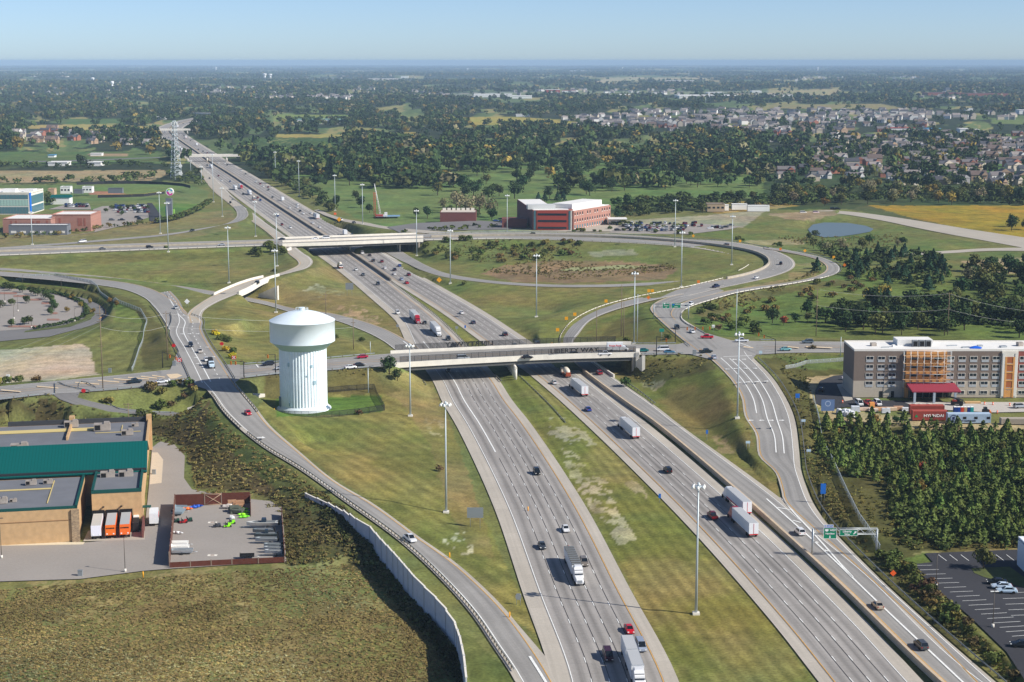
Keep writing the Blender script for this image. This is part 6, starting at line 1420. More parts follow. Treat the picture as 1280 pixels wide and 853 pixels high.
# ---- campus at the left: glass office, brick block, pylon sign
def campus():
 z = 5.0
 o = simple_building('glass_office','glass fronted office block with white roof and blue corner at the left edge',-60,37.5,268,40,hgt(20,268,z,243),M_PALE,M_ROOFW,z,'office building',parapet=1.2); L = G(37.5,268,z).x-G(-60,268,z).x; h = hgt(20,268,z,243)
 for k,(z0,z1) in enumerate(((0.5,h*.36),(h*.42,h*.72),(h*.76,h*.97))):
  m = MB(); m.box((-.3,-.08,(z0+z1)/2),(L-1.2,.14,z1-z0)); g = m.obj('glazing',M_GLASSL if k == 1 else M_GLASSB,o); m = MB()
  for i in range(26): m.box((-L/2+1+i*(L-2)/25,-.2,(z0+z1)/2),(.14,.1,z1-z0))
  m.obj('mullion',M_GREYW,g)
 MB().box((L/2+.2,2,h/2+1),(.6,4,h)).obj('blue_fin',mat('bright blue panel',C(24,110,210),.5),o)
 for z0,z1 in ((.6,h*.38),(h*.46,h*.9)): MB().box((L/2+.06,22,(z0+z1)/2),(.14,34,z1-z0)).obj('side_glazing',M_GLASSB,o)
 for x,y,d in ((-8,18,(10,8,2.6)),(6,24,(8,10,2.0)),(-26,20,(12,9,4))): MB().box((L/2+x-12,y,h+.4+d[2]/2),d).obj('roof_box',M_ROOFW,o)
 o = simple_building('brick_building','long low brick building with a curved white roof at the left',4,64,291,34,hgt(30,291,z,275),M_BRICKP,M_ROOFW,z,'building',parapet=.6); hb = hgt(30,291,z,275); L = (G(64,291,z)-G(4,291,z)).length
 for x,w in ((-.32,1.2),(-.22,1.2),(.14,1.2),(.24,2.6),(.42,1.4)): MB().box((x*L,-.05,hb*.55),(w,.1,hb*.75)).obj('brick_recess',M_BRICK,o)
 o = simple_building('brick_building','taller square brick building with a white roof right of the long brick one',65.5,114,289,30,hgt(90,289,z,270),M_BRICKP,M_ROOFW,z,'building',parapet=.8); hb = hgt(90,289,z,270); L = (G(114,289,z)-G(65.5,289,z)).length
 for x,w in ((-.3,1.4),(.22,3.2),(.34,1.4)): MB().box((x*L,-.05,hb*.6),(w,.1,hb*.5)).obj('brick_recess',M_BRICK,o)
 simple_building('loading_shed','low grey loading shed in front of the brick buildings',11,84,293.5,10,6,M_GREYW,M_ROOFW,z,'shed',wn=6,rows=(.3,),winm=M_WFRAME)
 simple_building('annex','small grey annex at the right end of the brick building',114.3,123.5,281,8,5,M_GREYW,M_GREYW,z,'building')
 simple_building('green_roof_shed','white shed with a sloping green roof behind the brick building',63.5,87,255.5,10,5.5,M_LAMP,M_GRNROOF,z,'shed',roof_h=2.2)
 for px0,px1,py,l_ in ((75.5,88,241.5,'white press box with dark windows, left of two by the ball field'),(103,115,240.5,'white press box by the ball field, right of two')):
  simple_building('press_box',l_,px0,px1,py,8,hgt(px0,py,z,234.5),M_LAMP,M_GREYW,z,'press box',wn=3)
 simple_building('dugout','long dark dugout beside the ball field',135,153,241,5,3.4,M_GREYW,M_DARKC,z,'dugout'); simple_building('dugout','grey dugout with a pale roof between the press boxes',92,103,241.6,5,2.6,M_GREYW,M_PALE,z,'dugout'); simple_building('shed','small tan shed left of the press boxes',60,68,243,8,4.4,mat('tan block shed',C(190,160,132),.9),mat('tan shed roof',C(170,140,120),.9),z,'shed')
 fence('dark outfield fence curving round the back of the ball field',[(96,231.5),(130,230.2),(170,230),(205,231),(228,233),(238,235.5)],2.6,mat('dark windscreen fabric',C(46,46,50),.9),M_BLACK,z=z,dense=False,step=30); fence('dark fence with a yellow top along the near side of the ball field',[(122,247.5),(150,247),(180,246),(206,242.5)],2.6,mat('dark windscreen fabric',C(46,46,50),.9),mat('yellow fence cap',C(200,180,50),.6),z=z,dense=False,step=30)
 p = on(212,272); h = hgt(212,272,p.z,248); o = thing('pylon_sign','grey tapering pylon carrying a round white disc with coloured segments','pylon sign',tuple(p)); s = p.y/F*1.02
 m = MB(); m.prism([(-2.2,-1.6),(2.2,-1.6),(2.2,1.6),(-2.2,1.6)],-1,h-8); m.box((0,0,h*.5),(8.2*s/1.0*1.0*.9,3.0,h)); m.obj('shaft',M_GREYW,o)
 MB().box((0,-1.62,h-3.2),(5.5*s*1.1,.1,2.0)).obj('name_plate',M_STEEL,o)
 R_ = 4.6*s*1.0; zc = hgt(214.5,272,p.z,240); m = MB(); m.cyl((1.0,-1.4,zc),(1.0,1.4,zc),R_,n=32); d = m.obj('disc',M_LAMP,o)
 for (t0,t1,r0,r1,cc) in ((.95,1.45,.25,.8,C(210,30,150)),(1.45,1.85,.55,.95,C(220,40,150)),(.45,.75,.5,.85,C(150,210,40)),(.1,.42,.45,.8,C(30,170,200)),(.75,.95,.5,.85,C(30,160,190))):
  m = MB(); n_ = 8
  for k in range(n_):
   a0 = math.pi*(t0+(t1-t0)*k/n_); a1 = math.pi*(t0+(t1-t0)*(k+1)/n_); m.face([(1+R_*r0*math.cos(a0),-1.45,zc+R_*r0*math.sin(a0)),(1+R_*r0*math.cos(a1),-1.45,zc+R_*r0*math.sin(a1)),(1+R_*r1*math.cos(a1),-1.45,zc+R_*r1*math.sin(a1)),(1+R_*r1*math.cos(a0),-1.45,zc+R_*r1*math.sin(a0))])
  m.obj('colour_segment',mat('sign colour %d' % len(MATS),cc,.5),d)
 p = on(211,271.5); o = thing('billboard','turquoise slanted panel standing before the grey pylon','sign',tuple(p)); hh = hgt(211,271.5,p.z,257.8); MB().prism([(-2.4*s,-4),(2.4*s,-4),(2.4*s,-3.4),(-2.4*s,-3.4)],0,[hh,hh*.85,hh*.85,hh]).obj('panel',mat('turquoise panel',C(0,184,210),.5),o); MB().box((0,-3.0,hh*.4),(1,.5,hh*.8)).obj('brace',M_GREYW,o)
 p = on(218.5,271.5); o = thing('billboard','narrow lime green panel right of the grey pylon','sign',tuple(p)); hh = hgt(218.5,271.5,p.z,261.5); MB().box((0,-3,hh/2),(2.2*s,1.0,hh)).obj('panel',mat('lime panel',C(160,214,100),.5),o); MB().box((-1.7*s,-2.9,hh/2),(1.2*s,1.2,hh*.98)).obj('side',mat('dark green side',C(40,90,40),.6),o)
 patch('pavement',[(60,300),(118,290),(122,276),(116,262),(128,258),(184,256),(186,272),(164,280),(120,290)],z,M_LOT,.06); patch('pavement',[(184,254),(190,254),(206,276),(196,279),(187,276)],z,M_NEWASPH,.07); patch('pavement',[(60,262),(82,256),(112,256),(114,262)],z,M_LOT,.06)
campus()
def lattice():
 p = on(220,224); h = hgt(220,224,p.z,151); o = thing('lattice_tower','tall three legged lattice radio tower left of the freeway','radio tower',tuple(p)); r0,r1 = 7.0,1.6; m = MB(); n = 14
 pt = lambda k,i: ((r0+(r1-r0)*k/n)*math.cos(i*2.094+.6),(r0+(r1-r0)*k/n)*math.sin(i*2.094+.6),h*k/n)
 for k in range(n):
  for i in range(3):
   m.cyl(pt(k,i),pt(k+1,i),.38,n=5); m.cyl(pt(k,i),pt(k+1,(i+1) % 3),.2,n=4); m.cyl(pt(k+1,i),pt(k+1,(i+1) % 3),.2,n=4)
 m.obj('lattice',M_POLE,o)
 for i,(zz,s) in enumerate(((6,2),(14,1.8),(h*.55,1.0))): b = MB(); b.cyl((5.5,-2.4,zz),(5.5,-1.4,zz),s,n=12); b.obj('dish_antenna',M_LAMP,o)
 b = MB()
 for i in range(6): b.box((3.2*math.cos(i),3.2*math.sin(i),h-3),(.7,.7,3))
 b.obj('panel_antenna',M_LAMP,o)
lattice()
# ---- office corner and lot at the lower right
patch('pavement',[(1138,706),(1166,703),(1156,692),(1300,686),(1300,880),(1258,815),(1210,769),(1182,746)],1.5,M_NEWASPH,.05)
lotw = Acc()
def lotline(a,b,z,w=.16):
 v_,f_,u_ = ribbon(offset(np.array([tuple(G(*a,z)),tuple(G(*b,z))]),w/2),offset(np.array([tuple(G(*a,z)),tuple(G(*b,z))]),-w/2),.1); lotw.add(v_,f_,u_)
for i in range(17):
 t = i/16; ax0,ay0 = 1140+(1264-1140)*t,707.5+(796-707.5)*t; lotline((ax0+1,ay0),(ax0+25+12*t,ay0-.4-2*t),1.5)
for px in (1173,1187,1201,1231,1245,1258): lotline((px,694),(px+10,701.5),1.5)
for i in range(5): lotline((1250+i*3.5,742+i*7),(1280+i*3,741+i*7),1.5)
lotw.build('road_marking',M_WHITE)
patch('grass_island',[(1214,711),(1262,709),(1280,722),(1280,735),(1230,722),(1218,717)],1.5,mat('island grass',C(84,92,48),.95,var=.2,scale=.5),.12)
simple_building('office_building','white corner of an office building at the right edge beside the car park',1303,1385,738,20,6.5,mat('cool white wall',C(222,228,236),.7),M_ROOFW,1.5,'office building',wn=5,rows=(.25,))
def lamp_post(label,px,py,ty,z=None,arms=2,group='car park lamps'):
 p = on(px,py) if z is None else G(px,py,z); h = hgt(px,py,p.z,ty); o = thing('lamp_post',label,'lamp post',tuple(p),0,group); MB().cyl((0,0,.6),(0,0,h),.1,.07,n=6).obj('pole',mat('dark bronze pole',C(92,84,76),.6),o); MB().cyl((0,0,0),(0,0,.8),.32,n=10).obj('footing',M_PALE,o)
 for s in ((-1,1) if arms == 2 else (1,)): MB().box((s*.5,0,h),(.8,.35,.14)).obj('lamp_head',mat('dark bronze pole',C(92,84,76),.6) if arms == 1 else M_LAMP,o)
lamp_post('lamp post at the upper left edge of the dark car park',1170,733,692,1.5,1); lamp_post('lamp post at the lower left edge of the dark car park',1241,784.5,739.5,1.5,2)
lamp_post('tall slim lamp post on the yard pavement in front of the loading docks',156.5,715,671.5,0,1); lamp_post('lamp post by the planted kerb at the left edge of the store yard',2,698,648,0,1)
patch('pavement',[(-80,360),(0,357.5),(50,359),(90,365),(120,375),(138,388),(135,399),(112,408),(62,421),(0,427),(-80,432)],3,M_ASPHD,.05)
patch('pavement',[(-80,360.5),(0,359.3),(42,361.5),(72,367.5),(97,377),(107,389),(104,397),(80,405),(40,411),(0,414),(-80,419)],3,M_LOT,.1)
patch('grass_strip',[(60,365.5),(92,373),(112,384),(119,393),(113,400),(88,409),(30,416),(32,414),(82,406.5),(106,398),(109,389),(98,376.5),(70,367)],3,mat('island grass',C(84,92,48),.95,var=.2,scale=.5),.14)
yl = pxline([(120,377.5,3),(131,386,3),(131,394,3),(124,399,3)],3); v_,f_,u_ = ribbon(offset(yl,.35),offset(yl,-.35),.12); aa_ = Acc(); aa_.add(v_,f_,u_); aa_.build('road_marking',mat('orange road line',C(226,150,70),.7))
for px,py,w in ((26,370.5,18),(44,375,14),(57,379.5,10),(68,392,6),(66,400,14),(10,367,20),(30,408.5,40)):
 patch('kerbed_island',[(px-w/2,py-1),(px+w/2,py-1),(px+w/2+2,py),(px+w/2,py+1.3),(px-w/2,py+1.3)],3,mat('red mulch',C(150,112,98),.9,var=.15),.2)
for px,py,ty in ((6,378,361),(22.5,389.5,369.5),(17.5,399,381),(39.5,410,394.5),(93.5,402,386),(77,366.5,350),(28.5,360,344)): lamp_post('slender lamp post with a white footing on the oval parking lot',px,py,ty,3,1,'lamps on the oval parking lot')
o = thing('site_sign','white upright sign post in front of the pale dirt lot','sign',tuple(on(10.5,480))); MB().box((0,0,1.6),(1.3,.3,3.2)).obj('board',M_SWHITE,o)
# ---- signs
def board(parent,w,h,z,m,x=0,y=0,name='board',t=.08):
 b = MB(); b.box((x,y,z),(w,t,h)); return b.obj(name,m,parent)
def gantry(label,xl,xr,py,z,ytop,signs,names):
 a,b = G(xl,py,z),G(xr,py,z); h = hgt(xl,py,z,ytop); c = (a+b)/2; d = b-a; L = d.length
 o = thing('sign_gantry',label,'sign gantry',tuple(c),math.atan2(d.y,d.x))
 for s in (-1,1):
  m = MB()
  for y in (-.5,.5): m.cyl((s*L/2,y,0),(s*L/2,y,h),.16,n=8)
  for k in range(5): m.cyl((s*L/2,-.5,h*k/5),(s*L/2,.5,h*(k+1)/5),.06,n=4)
  m.obj('gantry_post',M_STEEL,o)
 m = MB(); n = int(L/1.4)
 for y in (-.5,.5):
  for zz in (h-1.5,h-.1): m.cyl((-L/2,y,zz),(L/2,y,zz),.09,n=5)
  for k in range(n): x0,x1 = -L/2+L*k/n,-L/2+L*(k+1)/n; m.cyl((x0,y,h-1.5 if k % 2 else h-.1),(x1,y,h-.1 if k % 2 else h-1.5),.05,n=4)
 m.obj('truss',M_STEEL,o); pxm = L/(xr-xl)
 for x0,x1,y0,y1,m_,txt in signs:
  w,hh = (x1-x0)*pxm,(y1-y0)*pxm*1.03; zz = h-((y0+y1)/2-ytop)*pxm*1.03; xx = -L/2+((x0+x1)/2-xl)*pxm
  bd = board(o,w,hh,zz,m_,xx,-.75,'sign_board'); f = MB()
  for cx,cz,sx,sz in ((0,hh/2,w,.08),(0,-hh/2,w,.08),(-w/2,0,.08,hh),(w/2,0,.08,hh)): f.box((xx+cx,-.81,zz+cz),(sx,.05,sz))
  f.obj('border',M_SWHITE,bd)
  for s,size,tx,tz,sx in txt:
   if s == 'shield': q = MB(); k = size; q.face([(xx+tx-k,-.81,zz+tz+k*.8),(xx+tx-k,-.81,zz+tz-.2*k),(xx+tx,-.81,zz+tz-k*.8),(xx+tx+k,-.81,zz+tz-.2*k),(xx+tx+k,-.81,zz+tz+k*.8)]); q.obj('route_shield',M_SWHITE if m_ is M_GREEN and sx > 0 else M_BLUE,bd)
   elif s in ('down','right'):
    q = MB(); k = size; pts = [(-.25,1),(.25,1),(.25,0),(.7,0),(0,-1),(-.7,0),(-.25,0)]
    if s == 'right': pts = [(-.9,-.6),(-.55,-.95),(.3,-.1),(.6,-.4),(.8,.8),(-.4,.6),(-.1,.3)]
    q.face([(xx+tx+k*p[0],-.81,zz+tz+k*p[1]) for p in pts]); q.obj('arrow',M_SWHITE,bd)
   else: put_text(s,size,M_SWHITE,bd,(xx+tx,-.82,zz+tz),0,sx)
gantry('overhead gantry with two green signs and a blue plate above the right hand exit lanes',1015,1095,696.5,0,660.5,
  [(1027.8,1043.7,659,672.5,M_GREEN,[('shield',.42,-.85,.75,1),('WEST',.62,.7,.8,1),('Hamilton',.62,0,-.1,1),('down',.38,0,-.95,1)]),(1028,1039.6,655,658.8,M_BLUE,[('H',.8,-.8,0,1),('HOSPITAL',.42,.35,0,.9)]),(1047.8,1070,661.3,668.8,M_GREEN,[('Liberty',.72,-.4,.32,1.1),('Way',.66,-.4,-.42,1.1),('right',.5,1.6,0,1)])],None)
gantry('small overhead gantry with two green signs where the road north of the right crossing divides',817,860.5,400.5,7.2,380,
  [(827.8,836.6,378,385.2,M_GREEN,[('shield',.45,-.75,.8,1),('WEST',.6,.7,.9,1),('Hamilton',.55,0,-.1,1),('down',.35,0,-.9,1)]),(838.9,850.3,379,384.8,M_GREEN,[('shield',.5,-1.2,.4,0),('NORTH',.6,.6,.5,1),('Dayton',.55,0,-.5,1)])],None)
def sign(name,label,px,py,pyb,w,h,m,shape='rect',posts=1,z=None,back=False,txt=None,group=None,cat='sign',rz=0.0):
 """board seen centred at (px,py), foot at row pyb"""
 p = on(px,pyb) if z is None else G(px,pyb,z); zc = hgt(px,pyb,p.z,py); o = thing(name,label,cat,tuple(p),rz,group)
 b = MB(); q = {'rect': [(-.5,-.5),(.5,-.5),(.5,.5),(-.5,.5)],'diamond': [(0,-.7),(.7,0),(0,.7),(-.7,0)],'oct': [(.5*math.cos(math.pi/8+i*math.pi/4),.5*math.sin(math.pi/8+i*math.pi/4)) for i in range(8)]}[shape]
 n = len(q); vs = [(x*w,-.1,zc+y*h) for x,y in q]+[(x*w,-.04,zc+y*h) for x,y in q]; b.mesh(vs,[tuple(range(n)),tuple(range(2*n-1,n-1,-1))]+[(i,n+i,n+(i+1) % n,(i+1) % n) for i in range(n)]); b.obj('board',m,o)
 for i in range(posts): x = 0 if posts == 1 else (-.3+.6*i)*w; b = MB(); b.cyl((x,.05,-.3),(x,.05,zc+h*.4),.07,n=5); b.obj('post',M_STEEL,o)
 if txt:
  for s,sz,tx,tz,mm in txt: put_text(s,sz,mm,o,(tx,-.12,zc+tz),0,1)
 return o
sign('road_sign','back of a large grey sign on two posts on the slope left of the freeway',594,641,660,4.4,2.9,M_SIGNBACK,posts=2,cat='sign')
sign('road_sign','back of a pale blue grey sign on two posts near the cross freeway bridge',437,358,370,4.2,3.6,M_SIGNBACK,posts=2)
sign('road_sign','small grey sign back on two posts at the shoulder in the left foreground',648,746,757,1.5,1.7,M_SIGNBACK,'oct',2); sign('road_sign','white diamond sign back where the two left ramps join',234,377,384,1.9,1.9,M_SWHITE,'diamond',2)
sign('road_sign','tall blue service sign on two posts beside the exit ramp',1028.5,611,627,1.5,3.0,M_BLUE,posts=2,z=0.9); sign('road_sign','small square blue sign on the brushy bank right of the exit lanes',996.7,495,504,1.5,1.6,M_BLUE,posts=2)
for px,py,pb,l_ in ((1004,527,534,'white plate, upper of two on the bank right of the exit lanes'),(1010.7,563.5,570,'white plate, lower of two on the bank right of the exit lanes'),(934.5,561.5,570,'pale plate on two posts in the grass left of the exit lanes')): sign('road_sign',l_,px,py,pb,1.4,.8,mat('pale blue plate',C(190,212,226),.5),posts=2)
for px,py,pb,l_ in ((883.5,540,551,'small blue marker sign on the slope beside the exit lane'),(824.5,620,629,'narrow blue marker on the right edge of the grass median'),(581.5,408.5,414,'narrow blue marker beside the northbound lanes before the near bridge')): sign('road_sign',l_,px,py,pb,.7,1.3,M_BLUE)
sign('road_sign','orange diamond road works sign in the brush by the guardrail',1116,716.5,727,1.15,1.15,M_SORG,'diamond'); sign('road_sign','yellow diamond warning sign at the narrow ramp inside the loop',549,345.5,352,2.2,2.2,M_SYEL,'diamond'); sign('road_sign','yellow diamond sign in the fork of the ramp near the crane',424,274.5,281,2.6,2.6,M_SYEL,'diamond'); sign('road_sign','orange sign beside the freeway just up from the yellow diamond',419,267.5,273,2.0,1.6,M_SORG)
for px,py,l_ in ((708,398.5,'yellow chevron sign, left of the pair above the bridge start of the loop ramp'),(718.5,393.5,'yellow chevron sign, right of the pair above the start of the loop ramp'),(697,412.5,'yellow chevron sign lowest on the outside of the loop ramp'),(757.5,376.5,'yellow chevron sign alone midway along the white guardrail of the loop ramp'),(811,363.5,'yellow chevron sign, left of two close together above the loop ramp'),(815.5,363.5,'yellow chevron sign, right of two close together above the loop ramp'),(810.5,372.5,'orange diamond on the grass between the two loop ramps'),(873,352.3,'orange chevron sign at the gore of the inner loop'),
 (866.5,295,'yellow sign where the big loop begins, below the crowded parking lot'),(925,301.5,'yellow chevron sign at the top outer edge of the big loop'),(1006,313.5,'yellow sign at the top of the far right ramp loop'),(1042,321.5,'yellow chevron sign at the outer bend of the far right ramp'),(975.5,311.5,'orange chevron sign among bushes outside the big loop'),(1055.5,331.5,'orange sign right of the far right bend'),(690,431,'small yellow sign by the fence left of the loop ramp')):
 sign('chevron_sign',l_,px,py,py+4.5,1.5,1.5,M_SYEL if l_.startswith(('yellow','small')) else mat('amber sheeting',C(226,122,30),.5),'rect' if 'chevron' in l_ else 'diamond',group='warning signs around the loops')
for px,py,pb,l_,sh in ((217.4,432,440,'round red sign left of the lanes above the west crossing','oct'),(224.5,450,456,'red and white sign at the guardrail end by the west crossing','rect'),(277.4,430,437,'red sign among the yellow shrubs right of the lanes','oct'),(292.5,447.5,453,'red and white sign right of the yellow shrubs','rect'),(104.5,488,491,'small red sign at the mouth of the old path','oct')):
 o = sign('road_sign',l_,px,py,pb,1.7,1.5,M_SRED,sh)
 if sh == 'rect':
  zc = hgt(px,pb,o.location.z,py)
  for s in (-1,1): b = MB(); b.mesh([(-.7,-.13,zc-s*.5),(-.4,-.13,zc-s*.6),(.7,-.13,zc+s*.5),(.4,-.13,zc+s*.6)],[(0,1,2,3)]); b.obj('white_cross',M_SWHITE,o)
for px,py,pb,l_,m_ in ((891.5,408.5,416,'white plate beside the right signal heads',M_SWHITE),(827,412,427,'teal street sign panel on the post behind the bridge end',mat('teal sheet',C(30,140,120),.5)),(950.5,440.5,446,'pale blue plate at the corner of the right crossing',mat('pale blue plate',C(190,212,226),.5)),(497,407.5,414,'white square sign at the shoulder left of the red truck',M_SIGNBACK),(571,409.5,416,'pale narrow plate in the grass median before the near bridge',M_SIGNBACK),(291,249.5,258,'grey sign panel over the freeway exit',M_SIGNBACK)):
 sign('road_sign',l_,px,py,pb,2.0 if 'panel' in l_ else 1.3,1.4 if 'panel' in l_ else 1.2,m_)
def signal(label,bx,by,ty,arm,heads,z=8.0):
 p = G(bx,by,z); h = hgt(bx,by,z,ty); o = thing('traffic_signal',label,'traffic signal',tuple(p),0,'traffic signals'); MB().cyl((0,0,0),(0,0,h),.2,.14,n=8).obj('pole',M_BLACK,o)
 e = G(arm[0],arm[1],z+h)-p; e.z = h
 MB().cyl((0,0,h),tuple(e),.12,.08,n=6).obj('mast_arm',M_BLACK,o); hd = None
 for t in heads:
  if hd is None:
   b = MB(); b.box((0,-.2,-.6),(.5,.4,1.3)); hd = b.obj('signal_head',mat('amber signal housing',C(220,120,26),.5),o); c = hd
   for k in range(3): b = MB(); b.cyl((0,-.42,-.2-.4*k),(0,-.4,-.2-.4*k),.15,n=8); b.obj('lens',M_DARK,hd)
  else:
   c = hd.copy(); COL.objects.link(c)
   for g in hd.children: d = g.copy(); COL.objects.link(d); d.parent = c
  c.location = Vector((0,0,h)).lerp(e,t)
signal('black signal mast with four amber heads reaching over the road north of the right crossing',844,429,409.5,(893,408.5),(.3,.5,.7,.88)); signal('black signal mast on the right corner of the right crossing',969,443.5,424.5,(946,415.5),(.6,.9)); signal('tall thin black signal pole at the near edge of the right crossing',820.5,445,421,(836,424),(.8,)); signal('black signal mast on the near corner of the west crossing',305,472,452,(288,452),(.6,.95)); signal('black signal mast on the far left corner of the west crossing',203.5,460,440,(222,447),(.5,.9)); signal('steel signal pole left of the water tower',344.5,468,443,(331,444),(.7,))
def cabinet(label,px,py,s=1.0):
 p = on(px,py); m = MB(); m.box((0,0,.8*s),(1.1*s,.7*s,1.6*s)); m.box((0,0,1.65*s),(1.2*s,.8*s,.1)); o = m.obj('signal_cabinet',M_SIGNBACK); o.location = p; tag(o,label,'utility cabinet')
cabinet('grey control cabinet at the near edge of the right crossing',868,444.5,1.3); cabinet('grey cabinet by the guardrail at the west crossing',218,458,1.2); cabinet('small green cabinet on the sidewalk behind the store',192.5,594); cabinet('small dark green box post at the edge of the near field',100.5,721); cabinet('grey box beside the tall pole at the dirt lot',137.5,467)
for px,py,l_ in ((179,722,'yellow marker post at the edge of the weedy field'),(660,640,'yellow marker post on the slope left of the southbound lanes'),(562,698,'yellow marker post in the grass by the ramp'),(637,773,'yellow marker post where the ramp joins the freeway'),(343,516,'small yellow hydrant at the water tower fence')):
 p = on(px,py); m = MB(); m.cyl((0,0,0),(0,0,1.5),.16,n=6); o = m.obj('marker_post',M_SYEL); o.location = p; tag(o,l_,'marker post')
# ---- vehicles
M_PAINT = mat('car paint base',C(200,200,200),.3)
def paint(col):
 k = 'car paint %d %d %d' % col
 return MATS.get(k) or mat(k,C(*col),.28,metal=.15,spec=.5)
M_CGL = mat('car glass',C(24,30,36),.08,spec=.7); M_TYRE = mat('tyre rubber',C(28,28,28),.9); M_HEAD = mat('headlight lens',C(236,236,230),.2); M_TAIL = mat('tail light lens',C(170,24,24),.3); M_TR = mat('white trailer skin',C(226,228,230),.45,var=.03); M_TROOF = mat('grey trailer roof',C(178,180,182),.6)
def loft(secs,mb,mi=0):
 """secs: (x, half width, z bottom, z top, top half width)"""
 k = len(mb.v)
 for x,w,z0,z1,wt in secs: mb.v += [(x,-w*.92,z0),(x,w*.92,z0),(x,w,z0+(z1-z0)*.45),(x,wt,z1),(x,-wt,z1),(x,-w,z0+(z1-z0)*.45)]
 for i in range(len(secs)-1):
  for j in range(6): a,b = k+6*i+j,k+6*i+(j+1) % 6; mb.f.append((a,b,b+6,a+6)); mb.m.append(mi); mb.sm.append(False)
 mb.f.append(tuple(k+j for j in range(5,-1,-1))); mb.m.append(mi); mb.sm.append(False); e = k+6*(len(secs)-1); mb.f.append(tuple(e+j for j in range(6))); mb.m.append(mi); mb.sm.append(False)
KIND = {  # body sections, greenhouse sections, wheelbase
 'sedan': ([(-2.35,.78,.35,.85,.7),(-2.2,.9,.3,1.0,.82),(-1.4,.92,.28,1.02,.84),(1.0,.92,.28,.98,.84),(2.1,.88,.3,.82,.76),(2.38,.74,.35,.68,.6)],[(-1.75,.8,.95,1.0,.74),(-1.0,.8,.95,1.42,.62),(.35,.8,.95,1.45,.62),(1.15,.8,.92,.98,.74)],1.4),
 'suv': ([(-2.4,.86,.4,1.1,.82),(-2.25,.95,.36,1.15,.88),(1.0,.96,.34,1.14,.88),(2.1,.92,.36,1.02,.82),(2.38,.8,.4,.85,.7)],[(-2.3,.84,1.08,1.16,.8),(-1.95,.84,1.08,1.74,.7),(.35,.84,1.08,1.76,.7),(1.2,.84,1.06,1.14,.78)],1.45),
 'van': ([(-2.6,.9,.4,1.2,.86),(-2.5,1.0,.36,1.25,.92),(1.4,1.0,.34,1.2,.9),(2.3,.94,.36,1.0,.82),(2.6,.8,.4,.85,.7)],[(-2.5,.88,1.15,1.9,.78),(-2.3,.88,1.15,2.0,.78),(.9,.88,1.15,2.0,.76),(1.9,.86,1.1,1.16,.8)],1.6),
 'pickup': ([(-2.8,.9,.45,1.05,.86),(-2.7,.98,.4,1.1,.92),(-.9,.98,.4,1.1,.92),(.9,.98,.4,1.1,.92),(2.5,.95,.42,1.02,.86),(2.75,.84,.45,.9,.76)],[(-.95,.84,1.05,1.15,.8),(-.75,.84,1.05,1.82,.7),(.7,.84,1.05,1.84,.7),(1.45,.84,1.05,1.12,.78)],1.7)}
PROTO = {}
def mk_car(kind,full):
 o = bpy.data.objects.new(kind,None); COL.objects.link(o); body,gh,wb = KIND[kind]
 m = MB(); loft(body,m); L = gh; top = [(s[0],s[4]*.98,s[3]-.02,s[3]+.05,s[4]*.9) for s in L[1:3]]; loft(top,m)
 for s in (-1,1):   # pillars
  for a,b in ((0,1),(2,3)): m.cyl((L[a][0],s*L[a][4]*1.01,L[a][3]),(L[b][0],s*L[b][4]*1.01,L[b][3]),.06,n=4)
 if kind == 'pickup': m.box((-1.85,0,1.12),(1.6,1.5,.06))
 b = m.obj('body',M_PAINT,o); m = MB(); loft(gh,m); m.obj('windows',M_CGL,o)
 if kind == 'pickup' and full: MB().box((-1.85,0,1.16),(1.55,1.44,.04)).obj('load_bed',M_DARK,o)
 if full:
  for x in (-wb,wb):
   for y in (-.8,.8): MB().cyl((x,y-.13,.34),(x,y+.13,.34),.34,n=12).obj('wheel',M_TYRE,o)
  for s in (-.6,.6):
   MB().box((body[-1][0]-.06,s,.68),(.22,.34,.16)).obj('headlight',M_HEAD,o); MB().box((body[0][0]+.04,s*1.1,.88),(.14,.24,.2)).obj('tail_light',M_TAIL,o)
 return o
def recolor(o,col):
 for c in o.children:
  if c.name.split('.')[0] in ('body','cab'): c.material_slots[0].link = 'OBJECT'; c.material_slots[0].material = paint(col)
